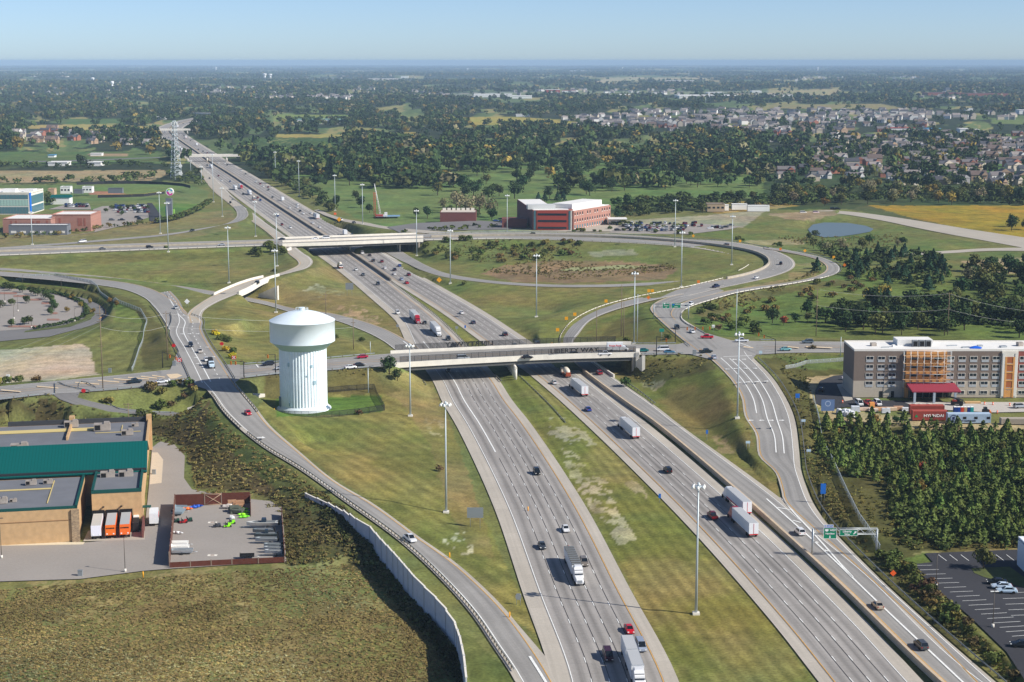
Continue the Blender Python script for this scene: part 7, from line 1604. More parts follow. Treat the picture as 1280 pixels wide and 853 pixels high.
def mk_semi(kind,full=True):
 o = bpy.data.objects.new(kind,None); COL.objects.link(o); wheels = []
 def cab(x0):
  m = MB(); loft([(x0,1.2,.9,3.5,1.1),(x0+1.9,1.22,.9,3.7,1.05),(x0+2.9,1.2,.8,2.9,1.0),(x0+3.0,1.1,.7,2.0,.95),(x0+4.7,1.0,.6,1.65,.8),(x0+5.0,.95,.6,1.2,.7)],m); m.box((x0+.9,0,3.75),(1.9,2.0,.4),0,0,.8); m.obj('cab',M_PAINT,o)
  m = MB(); m.mesh([(x0+2.32,-.98,3.3),(x0+2.32,.98,3.3),(x0+2.98,1.05,2.25),(x0+2.98,-1.05,2.25),(x0+2.5,-.98,3.28),(x0+2.5,.98,3.28),(x0+3.1,1.04,2.25),(x0+3.1,-1.04,2.25)],[(4,7,6,5),(0,1,2,3),(0,4,5,1),(3,2,6,7),(0,3,7,4),(1,5,6,2)]); m.obj('windscreen',M_CGL,o)
  MB().box((x0+5.02,0,1.1),(.08,1.1,.7)).obj('grille',M_STEEL,o); wheels.extend([x0+4.1,x0+.2,x0-1.2])
 if kind == 'semi' or kind == 'hopper':
  m = MB(); m.box((-3.0,0,2.62),(16.0,2.6,2.9)) if kind == 'semi' else loft([(-11,1.25,1.6,3.6,1.25),(-9.5,1.25,.9,3.6,1.25),(3.2,1.25,.9,3.6,1.25),(4.8,1.25,1.6,3.6,1.25)],m); t = m.obj('trailer',M_TR,o)
  MB().box((-3.0,0,4.09) if kind == 'semi' else (-3.1,0,3.66),(15.7,2.4,.06)).obj('trailer_roof',M_TROOF if kind == 'semi' else M_DARKC,t); m = MB(); m.box((-11.03,0,2.6),(.06,.08,2.7)); m.box((-11.03,0,1.0),(.1,2.4,.18)); m.obj('rear_door_trim',M_SRED,t)
  if kind == 'hopper':
   for i in range(9): MB().box((-10+i*1.75,0,3.72),(.18,2.4,.08)).obj('roof_bow',M_STEEL,t)
  cab(5.2); wheels += [-9.6,-8.3]
 elif kind == 'double':
  for x in (-7.2,2.0): m = MB(); m.box((x,0,2.62),(8.6,2.6,2.9)); t = m.obj('trailer',M_TR,o); MB().box((x,0,4.09),(8.4,2.4,.06)).obj('trailer_roof',M_TROOF,t); MB().box((x,0,4.05),(8.62,2.62,.06)).obj('roof_rail',M_STEEL,t)
  cab(6.6); wheels += [-10.6,-3.6,-1.6]
 elif kind == 'box':
  m = MB(); m.box((-1.0,0,2.2),(6.4,2.4,2.8)); t = m.obj('cargo_box',M_TR,o); m = MB(); loft([(2.3,1.05,.6,2.3,.95),(3.3,1.05,.6,2.2,.9),(3.9,1.0,.6,1.4,.85),(4.5,.9,.6,1.2,.75)],m); m.obj('cab',M_PAINT,o); MB().box((3.55,0,1.85),(.5,1.8,.6),0,0,.8).obj('windscreen',M_CGL,o); wheels += [3.4,-2.6]
 elif kind == 'mixer':
  m = MB(); k = 12; m.lathe([(.1,-3.2),(.8,-3),(1.25,-1),(1.2,1),(.6,2.6),(.1,2.8)],n=14); d = m.obj('drum',mat('cream drum',C(214,206,190),.6,var=.06),o); d.location = (-1.2,0,2.5); d.rotation_euler = (0,math.radians(80),0); m = MB(); m.box((0,0,.95),(9,2.2,.5)); m.box((-4.3,0,1.7),(.5,1.8,1.2)); m.obj('chassis',mat('orange brown chassis',C(150,70,40),.7),o); MB().box((3.4,0,1.9),(2.0,2.3,1.9),0,0,.9).obj('cab',M_PAINT,o); MB().box((4.4,0,2.2),(.12,2.0,.8)).obj('windscreen',M_CGL,o); wheels += [3.2,-1.6,-3.0]
 elif kind == 'flatbed':
  m = MB(); m.box((-1.5,0,1.3),(6.5,2.4,.3)); m.box((-1.8,.1,2.3),(3.4,2.0,1.8),0,0,.8); m.obj('load',M_BLACK,o); m = MB(); loft([(2.0,1.1,.7,2.6,1.0),(3.4,1.1,.7,2.5,.95),(4.0,1.0,.7,1.6,.9),(5.0,.95,.7,1.4,.8)],m); m.obj('cab',M_PAINT,o); MB().box((3.6,0,2.05),(.6,1.9,.6),0,0,.8).obj('windscreen',M_CGL,o); wheels += [4.0,-3.2,-1.9]
 if full:
  for x in wheels:
   for y in (-1.05,1.05): MB().cyl((x,y-.2,.5),(x,y+.2,.5),.5,n=12).obj('wheel',M_TYRE,o)
 return o
def nearest(px,py,lines,rev):
 z = 0.0
 for _ in range(4):
  p = G(px,py,z+.7); d = np.hypot(lines[:,0]-p.x,lines[:,1]-p.y); i = int(np.argmin(d)); z = lines[i,2]
 j,k = max(i-1,0),min(i+1,len(lines)-1); t = lines[k]-lines[j]; a = math.atan2(t[1],t[0]); return Vector((p.x,p.y,z+.12)),a+(math.pi if rev else 0)
LN = {'SB': (SB_REF,True),'NB': (NB_REF,False),'E': (RD['arterial']['c'],False),'W': (RD['arterial']['c'],True),'CD': (RD['cd']['c'],False),'ON': (RD['onramp']['c'],False),'WL': (RD['westleg']['c'],False),'RC': (RD['rampC']['c'],False),'RB': (RD['rampB']['c'],False),'RW': (RD['rampW']['c'],False),'XN': (RD['crossN']['c'],True),'XS': (RD['crossS']['c'],False),'NL': (RD['northleg']['c'],True),'LE': (RD['loopE']['c'],True),'EX': (RD['exitE']['c'],False),'NX': (RD['nbexit']['c'],False)}
W_,K_,G_,S_,B_,D_,T_ = (236,236,236),(24,26,30),(96,98,102),(168,172,176),(40,70,130),(120,28,38),(182,170,150)
ALLP = {}
def vehicle(px,py,kind,col,lane,label,far=False,group='vehicles on the roads'):
 key = (kind,far)
 if isinstance(lane,tuple): p,a = lane
 else: p,a = nearest(px,py,*LN[lane])
 nm = {'sedan': 'car','suv': 'suv','van': 'van','pickup': 'pickup_truck','semi': 'semi_truck','hopper': 'hopper_truck','double': 'double_trailer_truck','box': 'box_truck','mixer': 'mixer_truck','flatbed': 'flatbed_truck'}[kind]
 if key not in ALLP: o = ALLP[key] = mk_car(kind,not far) if kind in KIND else mk_semi(kind,not far); o.name = nm; o.location = p; o.rotation_euler = (0,0,a)
 else: o = dup(ALLP[key],p,a); o.name = nm
 recolor(o,col); tag(o,label,'truck' if nm.endswith('truck') and kind != 'pickup' else 'car' if kind == 'sedan' else nm.replace('_truck',' truck'),group); return o
V = [
 (671,590,'suv',K_,'SB','black suv driving alone below the near bridge on the left lanes'),(707,661,'sedan',W_,'SB','white sedan coming down the left carriageway beyond the white grain truck'),(677.5,682,'sedan',(60,66,74),'SB','dark blue grey car left of the white sedan'),(730,703,'suv',(120,112,104),'SB','grey brown suv right beside the white grain truck'),
 (718,714,'hopper',W_,'SB','white grain truck with an open slatted roof'),(786.5,786.5,'sedan',(206,20,38),'SB','bright red hatchback in the foreground lanes'),(801,808,'van',(150,160,178),'SB','silver blue minivan beside the double trailer truck'),(760,820,'van',(66,26,40),'SB','dark maroon minivan left of the double trailer truck'),
 (512.5,673.5,'pickup',(226,228,232),'ON','white pickup with a dark bed coming down the ramp'),(310,516,'sedan',(206,40,56),'ON','red car on the ramp just below the west crossing'),
 (425,334,'mixer',W_,'SB','white tanker like mixer truck just below the cross freeway bridge'),(445,337,'sedan',W_,'SB','white car right of the white mixer truck'),(454,343.5,'sedan',(50,60,76),'SB','dark car following right of the white car below the far bridge'),(472.7,355,'suv',(24,34,60),'SB','dark blue car in the left lanes level with the grey sign back'),(497,391,'suv',W_,'SB','white suv before the red truck'),(531,403.5,'sedan',K_,'SB','black car beside the red semi truck'),(560.5,423.5,'suv',(30,34,44),'SB','black car beside the white semi truck before the near bridge'),(567.5,433,'pickup',K_,'SB','black pickup seen through the far bridge fence'),(560,463,'sedan',K_,'SB','dark car in the shade under the near bridge'),
 (519,400,'semi',(176,30,54),'SB','semi truck with a red cab and grey trailer before the near bridge'),(545,415.5,'semi',W_,'SB','all white semi truck coming toward the near bridge'),
 (452.5,316.5,'van',W_,'NB','white van at the shade edge of the cross freeway bridge'),(462,319,'sedan',(50,54,62),'NB','dark car right of the white van at the bridge shade'),(466.3,326,'suv',(34,46,52),'NB','dark green suv beside the maroon car'),(477,327,'suv',(116,34,48),'NB','maroon suv right of the dark green suv'),(481,335,'sedan',W_,'NB','white car, upper of two white cars between the bridges'),(499.3,332,'sedan',(20,90,170),'NB','bright blue car in the far right lanes between the bridges'),(493,337.3,'suv',(26,36,60),'NB','navy suv next to the blue car'),(493,342.5,'sedan',W_,'NB','white car, lower of two white cars between the bridges'),(510.7,343.5,'suv',(116,20,44),'NB','dark red suv right of the navy suv'),(502,349,'sedan',(160,176,200),'NB','silver blue car behind the two white cars'),(508.3,353.5,'sedan',(190,40,56),'NB','red car behind the silver blue car'),(577,391,'sedan',W_,'NB','white car alone on the right lanes between the bridges'),(591.5,403,'sedan',(60,70,90),'NB','slate car below the lone white car'),(631,418,'suv',(60,30,44),'NB','dark red car nearing the far fence of the bridge'),(643,432,'sedan',(70,90,96),'NB','teal grey car half hidden by the far bridge fence'),(671.5,429.5,'suv',(20,30,50),'NB','navy suv at the right end of the far bridge fence'),
 (707,468.5,'mixer',(214,206,190),'NB','cream concrete mixer truck in the shade of the near bridge'),(692.5,478,'sedan',(206,208,210),'NB','silver car just below the bridge shade'),(735,511.5,'sedan',(36,70,150),'NB','blue car behind the first white semi below the bridge'),(834.5,588,'suv',K_,'NB','black suv alone in the middle of the right lanes'),(890.5,645,'pickup',(110,20,30),'NB','dark red pickup beside the two big trucks'),
 (722.5,487.5,'semi',W_,'NB','white semi truck nearest the near bridge on the right lanes'),(785,538.5,'semi',W_,'NB','white semi truck in the middle of the right lanes'),(919.5,630,'semi',W_,'NB','white semi truck with a red striped trailer along the barrier'),(927,656,'semi',(160,30,44),'NB','semi truck with a dark red cab and white trailer in the right lanes'),
 (749,466,'suv',(150,40,50),'CD','red suv coming out of the shade in the single exit lane'),(999.5,665,'suv',W_,'CD','white suv at the striped gore under the sign gantry'),(1097,756.5,'sedan',(176,160,140),'CD','tan sedan on the two lane exit road'),(1151,806.5,'suv',(72,74,78),'CD','dark grey suv lowest on the exit road'),
 (335,455,'suv',(30,34,44),'W','black suv left of the water tower'),(351,460,'sedan',S_,'W','silver car half hidden by the water tower'),(452.5,446,'sedan',(170,24,56),'W','red sedan at the left end of the near bridge'),(449.5,456,'sedan',K_,'E','black sedan beside the white one right of the water tower'),(438,459,'sedan',W_,'E','white sedan behind the black one right of the water tower'),(579,448,'van',(206,214,222),'E','silver van behind the mesh fence on the near bridge'),(659,446.5,'sedan',(26,28,34),'E','dark sedan behind the bridge fence left of the lettering'),(719,443,'suv',K_,'E','black suv behind the lettering on the bridge fence'),(756,442.5,'pickup',W_,'E','white pickup at the right end of the bridge lettering'),(790,441,'sedan',K_,'E','black sedan just past the bridge end'),(803.5,438,'sedan',(20,110,106),'W','teal car at the right end of the bridge'),(828,437,'van',W_,'W','white utility van with racks at the right crossing'),(836.5,440,'sedan',(60,110,140),'E','steel blue car before the white utility van'),(882.5,439.5,'pickup',(26,36,36),'E','black pickup with a white trailer in the right crossing'),(892.5,446.5,'sedan',(190,200,214),'EX','silver car turning into the exit lanes'),(883.5,421.5,'pickup',(216,24,44),'W','red pickup at the right crossing'),(927,426,'pickup',(226,228,232),'W','white pickup at the top right of the right crossing'),(865.5,414.5,'sedan',W_,'NL','white car waiting under the amber signals'),(846.5,409.5,'suv',(40,46,60),'NL','dark suv behind the amber signal arm'),(1009.5,427.5,'suv',(96,110,120),'W','grey suv on the arterial right of the crossing'),(982,436.5,'sedan',(120,180,184),'E','pale teal car on the arterial right of the crossing'),
 (771.5,437.5,'box',W_,'E','white box truck with red lettering at the bridge end'),(263.5,456.5,'flatbed',(206,226,240),'WL','blue white flatbed truck with a black load in the west crossing'),(238.5,431.5,'suv',(26,36,56),'WL','navy suv, first in the queue above the west crossing'),(250,439,'sedan',(196,186,176),'WL','beige car beside the navy suv above the west crossing'),(258,449.5,'sedan',W_,'WL','white car behind the flatbed truck'),(168,477,'pickup',(24,40,50),'E','black pickup on the arterial above the tunnel path'),(202,477,'sedan',(206,210,216),'E','silver sedan behind the black pickup'),(235,478.7,'van',(220,232,246),'E','white van waiting at the west crossing'),(321,354,'suv',K_,'RC','black suv on the small ramp bridge'),(220,384.5,'sedan',(176,178,180),'RB','silver car coming round the left ramp toward the crossing'),
 (103,302,'van',W_,'RW','white van on the thin ramp at far left'),(240,288,'sedan',(30,36,40),'RW','black car on the thin ramp by the pylon sign'),(187,309,'suv',K_,'XS','black suv on the cross freeway at left'),(277,306,'sedan',S_,'XN','silver car on the cross freeway left of the bridge'),(352,299,'sedan',(40,44,54),'XN','dark car at the left end of the cross freeway bridge'),(394,298.3,'sedan',W_,'XN','white car, left of two on the cross freeway bridge'),(407,297.5,'van',W_,'XN','white van, right of two on the cross freeway bridge'),(665,293,'suv',K_,'XN','black suv on the cross freeway in front of the medical building'),(128,311,'sedan',G_,'XS','grey car on the cross freeway at far left'),(907.5,306.5,'suv',(36,30,40),'XN','dark suv on the outer roadway at the top of the big loop'),(976,329.5,'suv',(36,40,50),'XN','dark suv in the right bend of the big loop'),(945,347.3,'sedan',W_,'XN','white car in the lower bend of the big loop'),(895,358,'pickup',(30,40,80),'XN','navy pickup leaving the big loop'),(863,380.5,'suv',W_,'LE','white suv on the ramp by the small green gantry'),(426.5,275,'suv',W_,'NX','white suv at the yellow diamond on the ramp'),(442.5,278.3,'sedan',K_,'NX','dark car on the ramp left of the crane')]
for v_ in V: vehicle(*v_)
o = [x for x in bpy.data.objects if x.get('label','').startswith('white box truck with red')][0]; put_text('Frozen Foods',.9,M_SRED,o,(-1,-1.24,2.5),0,1); put_text('Frozen Foods',.9,M_SRED,o,(-1,1.24,2.5),0,1,True)
FAR = [(294,236.5,'semi',W_,'SB','white truck left of the red truck up the freeway'),(301,235,'semi',(190,30,50),'SB','semi with a red cab up the freeway'),(312,242.5,'semi',W_,'SB','white truck below the red truck up the freeway'),(317,249.5,'mixer',S_,'SB','grey tank truck lowest of the trucks up the freeway'),(395,272,'semi',(50,56,60),'NB','dark truck with a dark trailer beyond the cross freeway bridge'),(353,250.5,'box',(70,30,40),'NB','dark red box truck further up the right lanes'),(431,292.5,'box',(60,90,150),'NB','blue fronted truck just beyond the cross freeway bridge'),(264,209.5,'semi',W_,'SB','white truck just below the thin overpass'),(227,188.5,'semi',W_,'SB','white truck just above the thin overpass'),(232,172.5,'semi',W_,'NB','white truck between the two thin overpasses'),(222,159,'semi',W_,'SB','white truck beyond the second thin overpass'),(231,191.5,'box',(220,50,60),'SB','red truck touching the thin overpass'),(246,181.5,'box',(236,190,60),'NB','yellow truck between the two thin overpasses')]
for v_ in FAR: vehicle(*v_,far=True)
cn_ = {W_: 'white',K_: 'black',G_: 'grey',D_: 'dark red',B_: 'blue'}; rr = random.Random(5)
for px,py,ln in ((304,243,'SB'),(322,247.5,'SB'),(325.5,250.5,'SB'),(347,270,'SB'),(352.5,281,'SB'),(363,284.5,'SB'),(287.5,227,'SB'),(273,220,'SB'),(277,226,'SB'),(259,207,'SB'),(211,172,'SB'),(206,166,'SB'),(214,176,'SB'),(218,182,'SB'),(236,195,'SB'),(340.5,247,'NB'),(362,260,'NB'),(372,255.5,'NB'),(371.5,259,'NB'),(375,264,'NB'),(379,267,'NB'),(389,266.5,'NB'),(391,279,'NB'),(399.5,284,'NB'),(440,294,'NB'),(320,227.5,'NB'),(325,230,'NB'),(329,233,'NB'),(335,234,'NB'),(335.5,237.5,'NB'),(301.5,213.5,'NB'),(307,217.5,'NB'),(273,204,'NB'),(281,204.5,'NB'),(284,206.5,'NB'),(248,187,'NB'),(253.6,189.5,'NB'),(259,191.5,'NB'),(226,168,'NB'),(230,170,'NB'),(238,176,'NB'),(215,157,'SB'),(224,154,'SB'),(236,151,'NB'),(244,151.5,'NB'),(250,148.7,'NB'),(229,155,'NB')):
 c_ = rr.choice([W_,W_,K_,G_,K_,D_,B_]); vehicle(px,py,rr.choice(['sedan','suv','suv']),c_,ln,('%s car among the traffic %s the freeway beyond the cross freeway bridge' % (cn_[c_],'coming down' if ln == 'SB' else 'going up')),True,'small cars far up the freeway')
vehicle(262,223,'sedan',K_,'SB','black car entering the freeway exit ramp',True); vehicle(288,253.5,'suv',K_,'RC','black suv in the curve of the freeway exit ramp',True)
def park(pts,z,rz,label,group,seed=1,far=False,jit=.05):
 rr = random.Random(seed)
 for px,py in pts:
  c_ = rr.choice([W_,W_,K_,K_,G_,S_,D_,B_]); nm = {S_: 'silver',**cn_}[c_]; p = G(px,py,z)
  vehicle(px,py,rr.choice(['sedan','suv','suv','sedan','van','pickup']),c_,(p+Vector((0,0,.1)),rz+rr.uniform(-jit,jit)),label % nm,far,group)
rp = random.Random(9); pts = []
for row,(y,x0,x1) in enumerate(((283.5,779,880),(286.2,783,905),(289,788,855),(280.6,790,872))):
 x = x0
 while x < x1: pts.append((x,y+rp.uniform(-.4,.4)+.006*(x-800)*(-1))); x += rp.choice([2.9,3.1,3.3,5.8])
pts = [p for p in pts if rp.random() < .68][:74]
park(pts,6,1.4,'%s car in the crowded parking lot right of the brick medical building','cars in the crowded parking lot',3,True,.2); park([(913,283),(888,286.5),(895,285.5),(907,285)],6,.1,'%s car alone at the right edge of the crowded parking lot','cars in the crowded parking lot',5,True); park([(736,282),(772,289),(732,279.5),(626,275),(620,277),(630,279)],6,.3,'%s car parked close to the brick medical building','cars by the medical building',8,True)
pts = [(136+3.05*i+r_*1.1,258.3+r_*2.6) for r_ in range(4) for i in range(16) if rp.random() < .8 and 140 < 136+3.05*i < 184]
park(pts,5,1.5,'%s car in the small full car park by the brick building at left','cars in the full car park at left',11,True,.1); park([(83+4.3*i,256.8) for i in range(7)]+[(83+4.3*i,259.2) for i in range(7)],5,1.45,'%s car in the short row behind the brick building','cars in the row behind the brick building',12,True); park([(140,276.3),(152,276.3),(172,273),(175,275.5)],5,.1,'%s car at the near edge of the small car park at left','cars at the near edge of the left car park',13,True)
for px,py,k_,c_,z,rz,l_ in ((1246,730.5,'sedan',K_,1.5,math.pi-.12,'black car in the shade of the car park tree'),(1252,736,'sedan',(206,222,238),1.5,math.pi-.1,'pale blue car, upper of two in the dark car park'),(1258.5,741.5,'sedan',(196,216,230),1.5,math.pi-.1,'pale blue car, lower of two in the dark car park'),(1277,809,'sedan',K_,1.5,3.0,'black car cut by the lower right edge in the car park'),
 (1074,507,'van',W_,4,-1.5,'white van, left of three vehicles parked at the hotel front'),(1085,506.5,'pickup',(200,30,44),4,-1.5,'red pickup between two white vehicles at the hotel front'),(1097,507,'van',W_,4,-1.5,'white van right of the red pickup at the hotel front'),(1275,510.5,'suv',S_,4,.2,'silver suv at the right end of the hotel front'),(1026.5,489.5,'sedan',K_,4,1.3,'black car on the curving drive left of the hotel'),(1059.5,475,'sedan',W_,4,0,'white car on the small island by the hotel drive'),(1004,267,'van',W_,5,0,'white van on the gravel left of the far road'),(1020,267,'van',(226,200,206),5,.1,'white and red van where the far road starts'),(1041,262,'suv',K_,5,0,'black suv, left of two at the top of the far road'),(1047,262.3,'suv',K_,5,0,'black suv, right of two at the top of the far road')):
 p = G(px,py,z); vehicle(px,py,k_,c_,(p+Vector((0,0,.12)),rz),l_,False,'parked vehicles')
def dock(label,lx,col,roof,txt,length=12,cat='trailer'):
 o = thing('dock_trailer',label,cat,tuple(SL(lx,12.2-length/2,.05)),SA,'trailers at the loading docks'); MB().box((0,0,2.5),(2.6,length,2.8)).obj('box',mat('dock %d' % int(lx*10),col,.5),o); MB().box((0,0,3.93),(2.5,length-.2,.06)).obj('roof',mat('dock roof %d' % int(lx*10),roof,.7),o)
 for y in (-length/2+1.4,-length/2+2.6):
  for x in (-1.05,1.05): MB().cyl((x-.2,y,.5),(x+.2,y,.5),.5,n=10).obj('wheel',M_TYRE,o)
 if txt: put_text(txt,.42,M_BLACK,o,(0,-length/2-.04,3.0),0,1)
 for x in (-.9,.8): MB().box((x,-length/2-.03,1.5),(.35,.04,.3)).obj('placard',M_SWHITE,o)
dock('white trailer, leftmost of three backed against the loading docks',4.6,C(232,230,240),C(190,186,180),None); dock('orange trailer in the middle of three at the loading docks',8.3,C(240,116,40),C(176,176,178),'SCHNEIDER'); dock('orange trailer, right of three at the loading docks',12.0,C(240,110,40),C(170,172,174),'SCHNEIDER')
o = thing('trash_compactor','black trash compactor with a white chute right of the orange trailers','compactor',tuple(SL(15.2,8.5,.05)),SA); MB().box((-.6,0,1.3),(1.7,5.5,2.6)).obj('bin',M_BLACK,o); MB().box((-.6,4,1.9),(1.6,2.4,1.8),0,0,.9).obj('chute',M_LAMP,o)
o = vehicle(0,0,'box',W_,(SL(19.3,14.5,.1),SA+math.pi/2),'white box truck parked behind the store beside the yard',False,'parked vehicles')
for lab,sides in (('white semi truck with a red striped trailer',(2.2,)),):
 o = [x for x in bpy.data.objects if x.get('label','').startswith(lab)][0]
 for s in (-1,1): MB().box((-3.0,s*1.31,1.5),(15.6,.04,.35)).obj('red_stripe',M_SRED,o)
p,a = nearest(792,838,*LN['SB']); vehicle(0,0,'double',W_,(p,a),'white truck pulling two short trailers at the bottom edge',False)
o = [x for x in bpy.data.objects if x.get('label','').startswith('white truck pulling two')][0]; t_ = put_text('FedEx',.8,mat('violet lettering',C(80,40,140),.5),o,(6.32,0,3.2),math.pi/2,1)
# ---- foliage
def cloud(seed,n,lobes,W,Hh,leaf,z0=.18,cone=False,flat=False):
 """leaf quads spread over the lobes of a crown -> verts (n,4,3), per leaf brightness (n,)"""
 g = np.random.default_rng(seed)
 if cone:
  t = g.random(n)**.75; z = Hh*(.08+.92*t); r = W/2*(1-t)**.85*(.72+.36*g.random(n))*(1+.16*np.sin(t*26+g.random()*6)); a = g.random(n)*2*np.pi
  p = np.stack([r*np.cos(a),r*np.sin(a),z],1); d = np.stack([np.cos(a),np.sin(a),np.full(n,.55)],1); br = .8+.4*g.random(n)
 else:
  lc = g.normal(size=(lobes,3)); lc /= np.linalg.norm(lc,axis=1)[:,None]; lc *= (g.random((lobes,1))**.5)*.62; lc[:,2] = np.abs(lc[:,2])*1.1-.28
  lr = .30+.26*g.random(lobes); lb = .78+.44*g.random(lobes); k = g.integers(0,lobes,n)
  d = g.normal(size=(n,3)); d[:,2] += .25; d /= np.linalg.norm(d,axis=1)[:,None]; q = lc[k]+d*lr[k][:,None]*(.7+.42*g.random((n,1)))
  p = q*np.array([W/2/.85,W/2/.85,Hh*(1-z0)/1.75]); p[:,2] += Hh*(z0+(1-z0)*.46); p[:,2] = np.maximum(p[:,2],Hh*z0*.5); br = lb[k]*(.75+.5*g.random(n))
 if flat: d = np.array([[.25,-.15,1.0]])
 nn = d+g.normal(size=(n,3))*(.45 if not flat else .35); nn /= np.linalg.norm(nn,axis=1)[:,None]; a = np.cross(nn,g.normal(size=(n,3))); a /= np.linalg.norm(a,axis=1)[:,None]; b = np.cross(nn,a)
 s = leaf*(.55+.75*g.random((n,1))); a = a*s; b = b*s*.75
 return np.stack([p-a-b*.6,p+a*.8-b,p+a+b*.7,p-a*.7+b],1),br
M_LEAF = attr_mat('foliage',rough=.85,scales=((.35,.18),),objrand=.24,huerand=.03); M_LEAFS = attr_mat('foliage mass',rough=.9,scales=((.05,.15),)); M_BARK = mat('bark',C(88,74,60),.95,var=.2,scale=1)
FC = {'dark': C(54,72,42),'mid': C(70,86,46),'olive': C(90,94,52),'yellow': C(136,118,58),'pale': C(128,122,90),'rust': C(150,92,56),'pine': C(100,116,58),'shrub': C(88,98,50),'ochre': C(118,104,58),'brown': C(98,80,56),'gold': C(196,172,40),'fir': C(46,70,50)}
TP = {}
def tree_proto(kind,v,W,Hh,n,leaf,cone=False,z0=.18,lobes=11,trunk=True):
 key = (kind,v)
 if key in TP: return TP[key]
 q,br = cloud(hash(key) % 9999 if False else (sum(map(ord,kind))*7+v*13),n,lobes,W,Hh,leaf,z0,cone); o = bpy.data.objects.new('tree',None); COL.objects.link(o)
 col = np.repeat(np.clip(br,.5,1.5)[:,None]*np.array(FC[kind])[None],4,0); me = np_mesh('crown',q.reshape(-1,3),np.arange(len(q)*4).reshape(-1,4),M_LEAF,colors=col); add(me,'crown',o)
 if trunk:
  m = MB(); m.cyl((0,0,-.6),(0,0,Hh*.5),W*.035,W*.015,n=6)
  if not cone:
   for i in range(4): a = i*1.6+v; m.cyl((0,0,Hh*(.2+.04*i)),(W*.28*math.cos(a),W*.28*math.sin(a),Hh*(.5+.06*i)),W*.016,W*.006,n=5)
  m.obj('trunk',M_BARK,o)
 TP[key] = o; o['used'] = 0; return o
SPEC = {'dark': (11,13,520,.62),'mid': (10,12,480,.6),'olive': (10,12,420,.6),'yellow': (9,11,380,.6),'pale': (10,12,300,.5),'rust': (8,10,360,.55),'pine': (3.5,4.3,260,.36),'fir': (6,8,360,.5),'shrub': (4.2,3.2,220,.34),'ochre': (3.6,2.6,180,.32),'brown': (4,2.8,170,.3),'gold': (3.4,2.2,170,.3)}
NT = {}
BLK = []
def plant(kind,p,s,label,cat,group,name='tree',v=None):
 W,Hh,n,leaf = SPEC[kind]; v = R.randrange(3) if v is None else v; low = kind in ('shrub','ochre','brown','gold')
 pr = tree_proto(kind,v,W,Hh,n,leaf,kind in ('pine','fir'),.0 if low else .16,trunk=not low); sc = (s*R.uniform(.9,1.12),s*R.uniform(.9,1.12),s)
 rz = R.uniform(0,6.28)
 if not pr['used']: pr['used'] = 1; o = pr; o.location = p; o.rotation_euler = (0,0,rz); o.scale = sc
 else: o = dup(pr,p,rz,sc=sc)
 o.name = name; tag(o,label,cat,group); NT[cat] = NT.get(cat,0)+1; return o
def inpoly_px(poly,n,gap,seed,tries=40):
 """random terrain points inside a pixel polygon, at least gap metres apart"""
 g = random.Random(seed); P = np.array(poly,float); x0,y0 = P.min(0); x1,y1 = P.max(0); out = []; k = 0
 while len(out) < n and k < n*tries:
  k += 1; px,py = g.uniform(x0,x1),g.uniform(y0,y1)
  if not poly_in(np.array([px]),np.array([py]),P)[0]: continue
  p = G(px,py,2)
  if all((p.x-q[1].x)**2+(p.y-q[1].y)**2 > gap*gap for q in out): out.append(((px,py),p))
 return [(a,on(*a)) for a,_ in out]
def grove(poly,n,gap,kinds,s,label,cat,group,seed,name='tree'):
 for (px,p) in inpoly_px(poly,n,gap,seed):
  k = R.choice(kinds)
  if any(math.hypot(p.x-a,p.y-b) < c for a,b,c in BLK): continue
  d = [seg_dist(np.array([p.x]),np.array([p.y]),r['c'],r['hw'],r['on'] | True)[0][0] for r in ROADS if abs(r['c'][:,1]-p.y).min() < 60]
  if d and min(d) < 2.2: continue
  plant(k,p,s*(R.uniform(.75,1.25) if k != 'pine' else R.uniform(.5,1.4)),label % DESC.get(k,'green'),cat,group,name)
DESC = {'dark': 'dark green','mid': 'mid green','olive': 'olive green','yellow': 'yellowing','pale': 'pale thinning','rust': 'rust coloured','pine': 'green','fir': 'dark blue green','shrub': 'green','ochre': 'ochre','brown': 'brown','gold': 'golden yellow'}
D4 = ['dark','dark','dark','mid','mid','olive']
T = 'tree'
grove([(425,262),(445,250),(480,268),(600,274),(632,262),(640,280),(560,277),(465,274)],9,8,['dark','mid'],.85,'%s round tree at the edge of the golf lawn behind the crane',T,'trees behind the crane',1)
grove([(505,262),(545,258),(618,262),(616,272),(510,272)],7,10,['pale'],1.35,'%s tree in the tall feathery clump above the roofless brick shell',T,'pale trees above the brick shell',2)
grove([(295,196),(340,205),(400,240),(430,262),(412,266),(380,248),(340,225),(300,208)],26,7,['dark','mid','olive'],.8,'%s tree in the hedgerow along the right side of the freeway',T,'freeway hedgerow trees',3)
grove([(370,196),(560,205),(700,206),(860,212),(955,226),(950,238),(860,236),(760,246),(700,252),(640,254),(540,244),(470,240),(420,228),(380,215)],104,13,D4,1.22,'%s broad tree standing on the golf course lawn',T,'golf course trees',4)
grove([(764,255),(850,248),(955,250),(975,262),(890,268),(770,276)],26,9,['dark','mid','olive'],.8,'%s tree in the thicket right of the brick medical building',T,'thicket trees by the medical building',5)
grove([(962,240),(1060,234),(1290,240),(1290,257),(1085,256),(965,262)],70,11,['mid','olive','olive','dark','yellow','pale'],1.05,'%s tree in the belt behind the yellow crop field',T,'tree belt behind the crop field',6)
grove([(1235,294),(1262,283),(1290,288),(1290,298)],5,8,['dark'],.8,'%s tree in the dark clump inside the yellow crop field',T,'clump in the crop field',7)
grove([(1020,296),(1045,300),(1060,318),(1100,296),(1135,304),(1120,312),(1030,318),(1000,306)],11,7,['olive','mid','pale'],.6,'%s tree beside the blue pond',T,'trees by the pond',8)
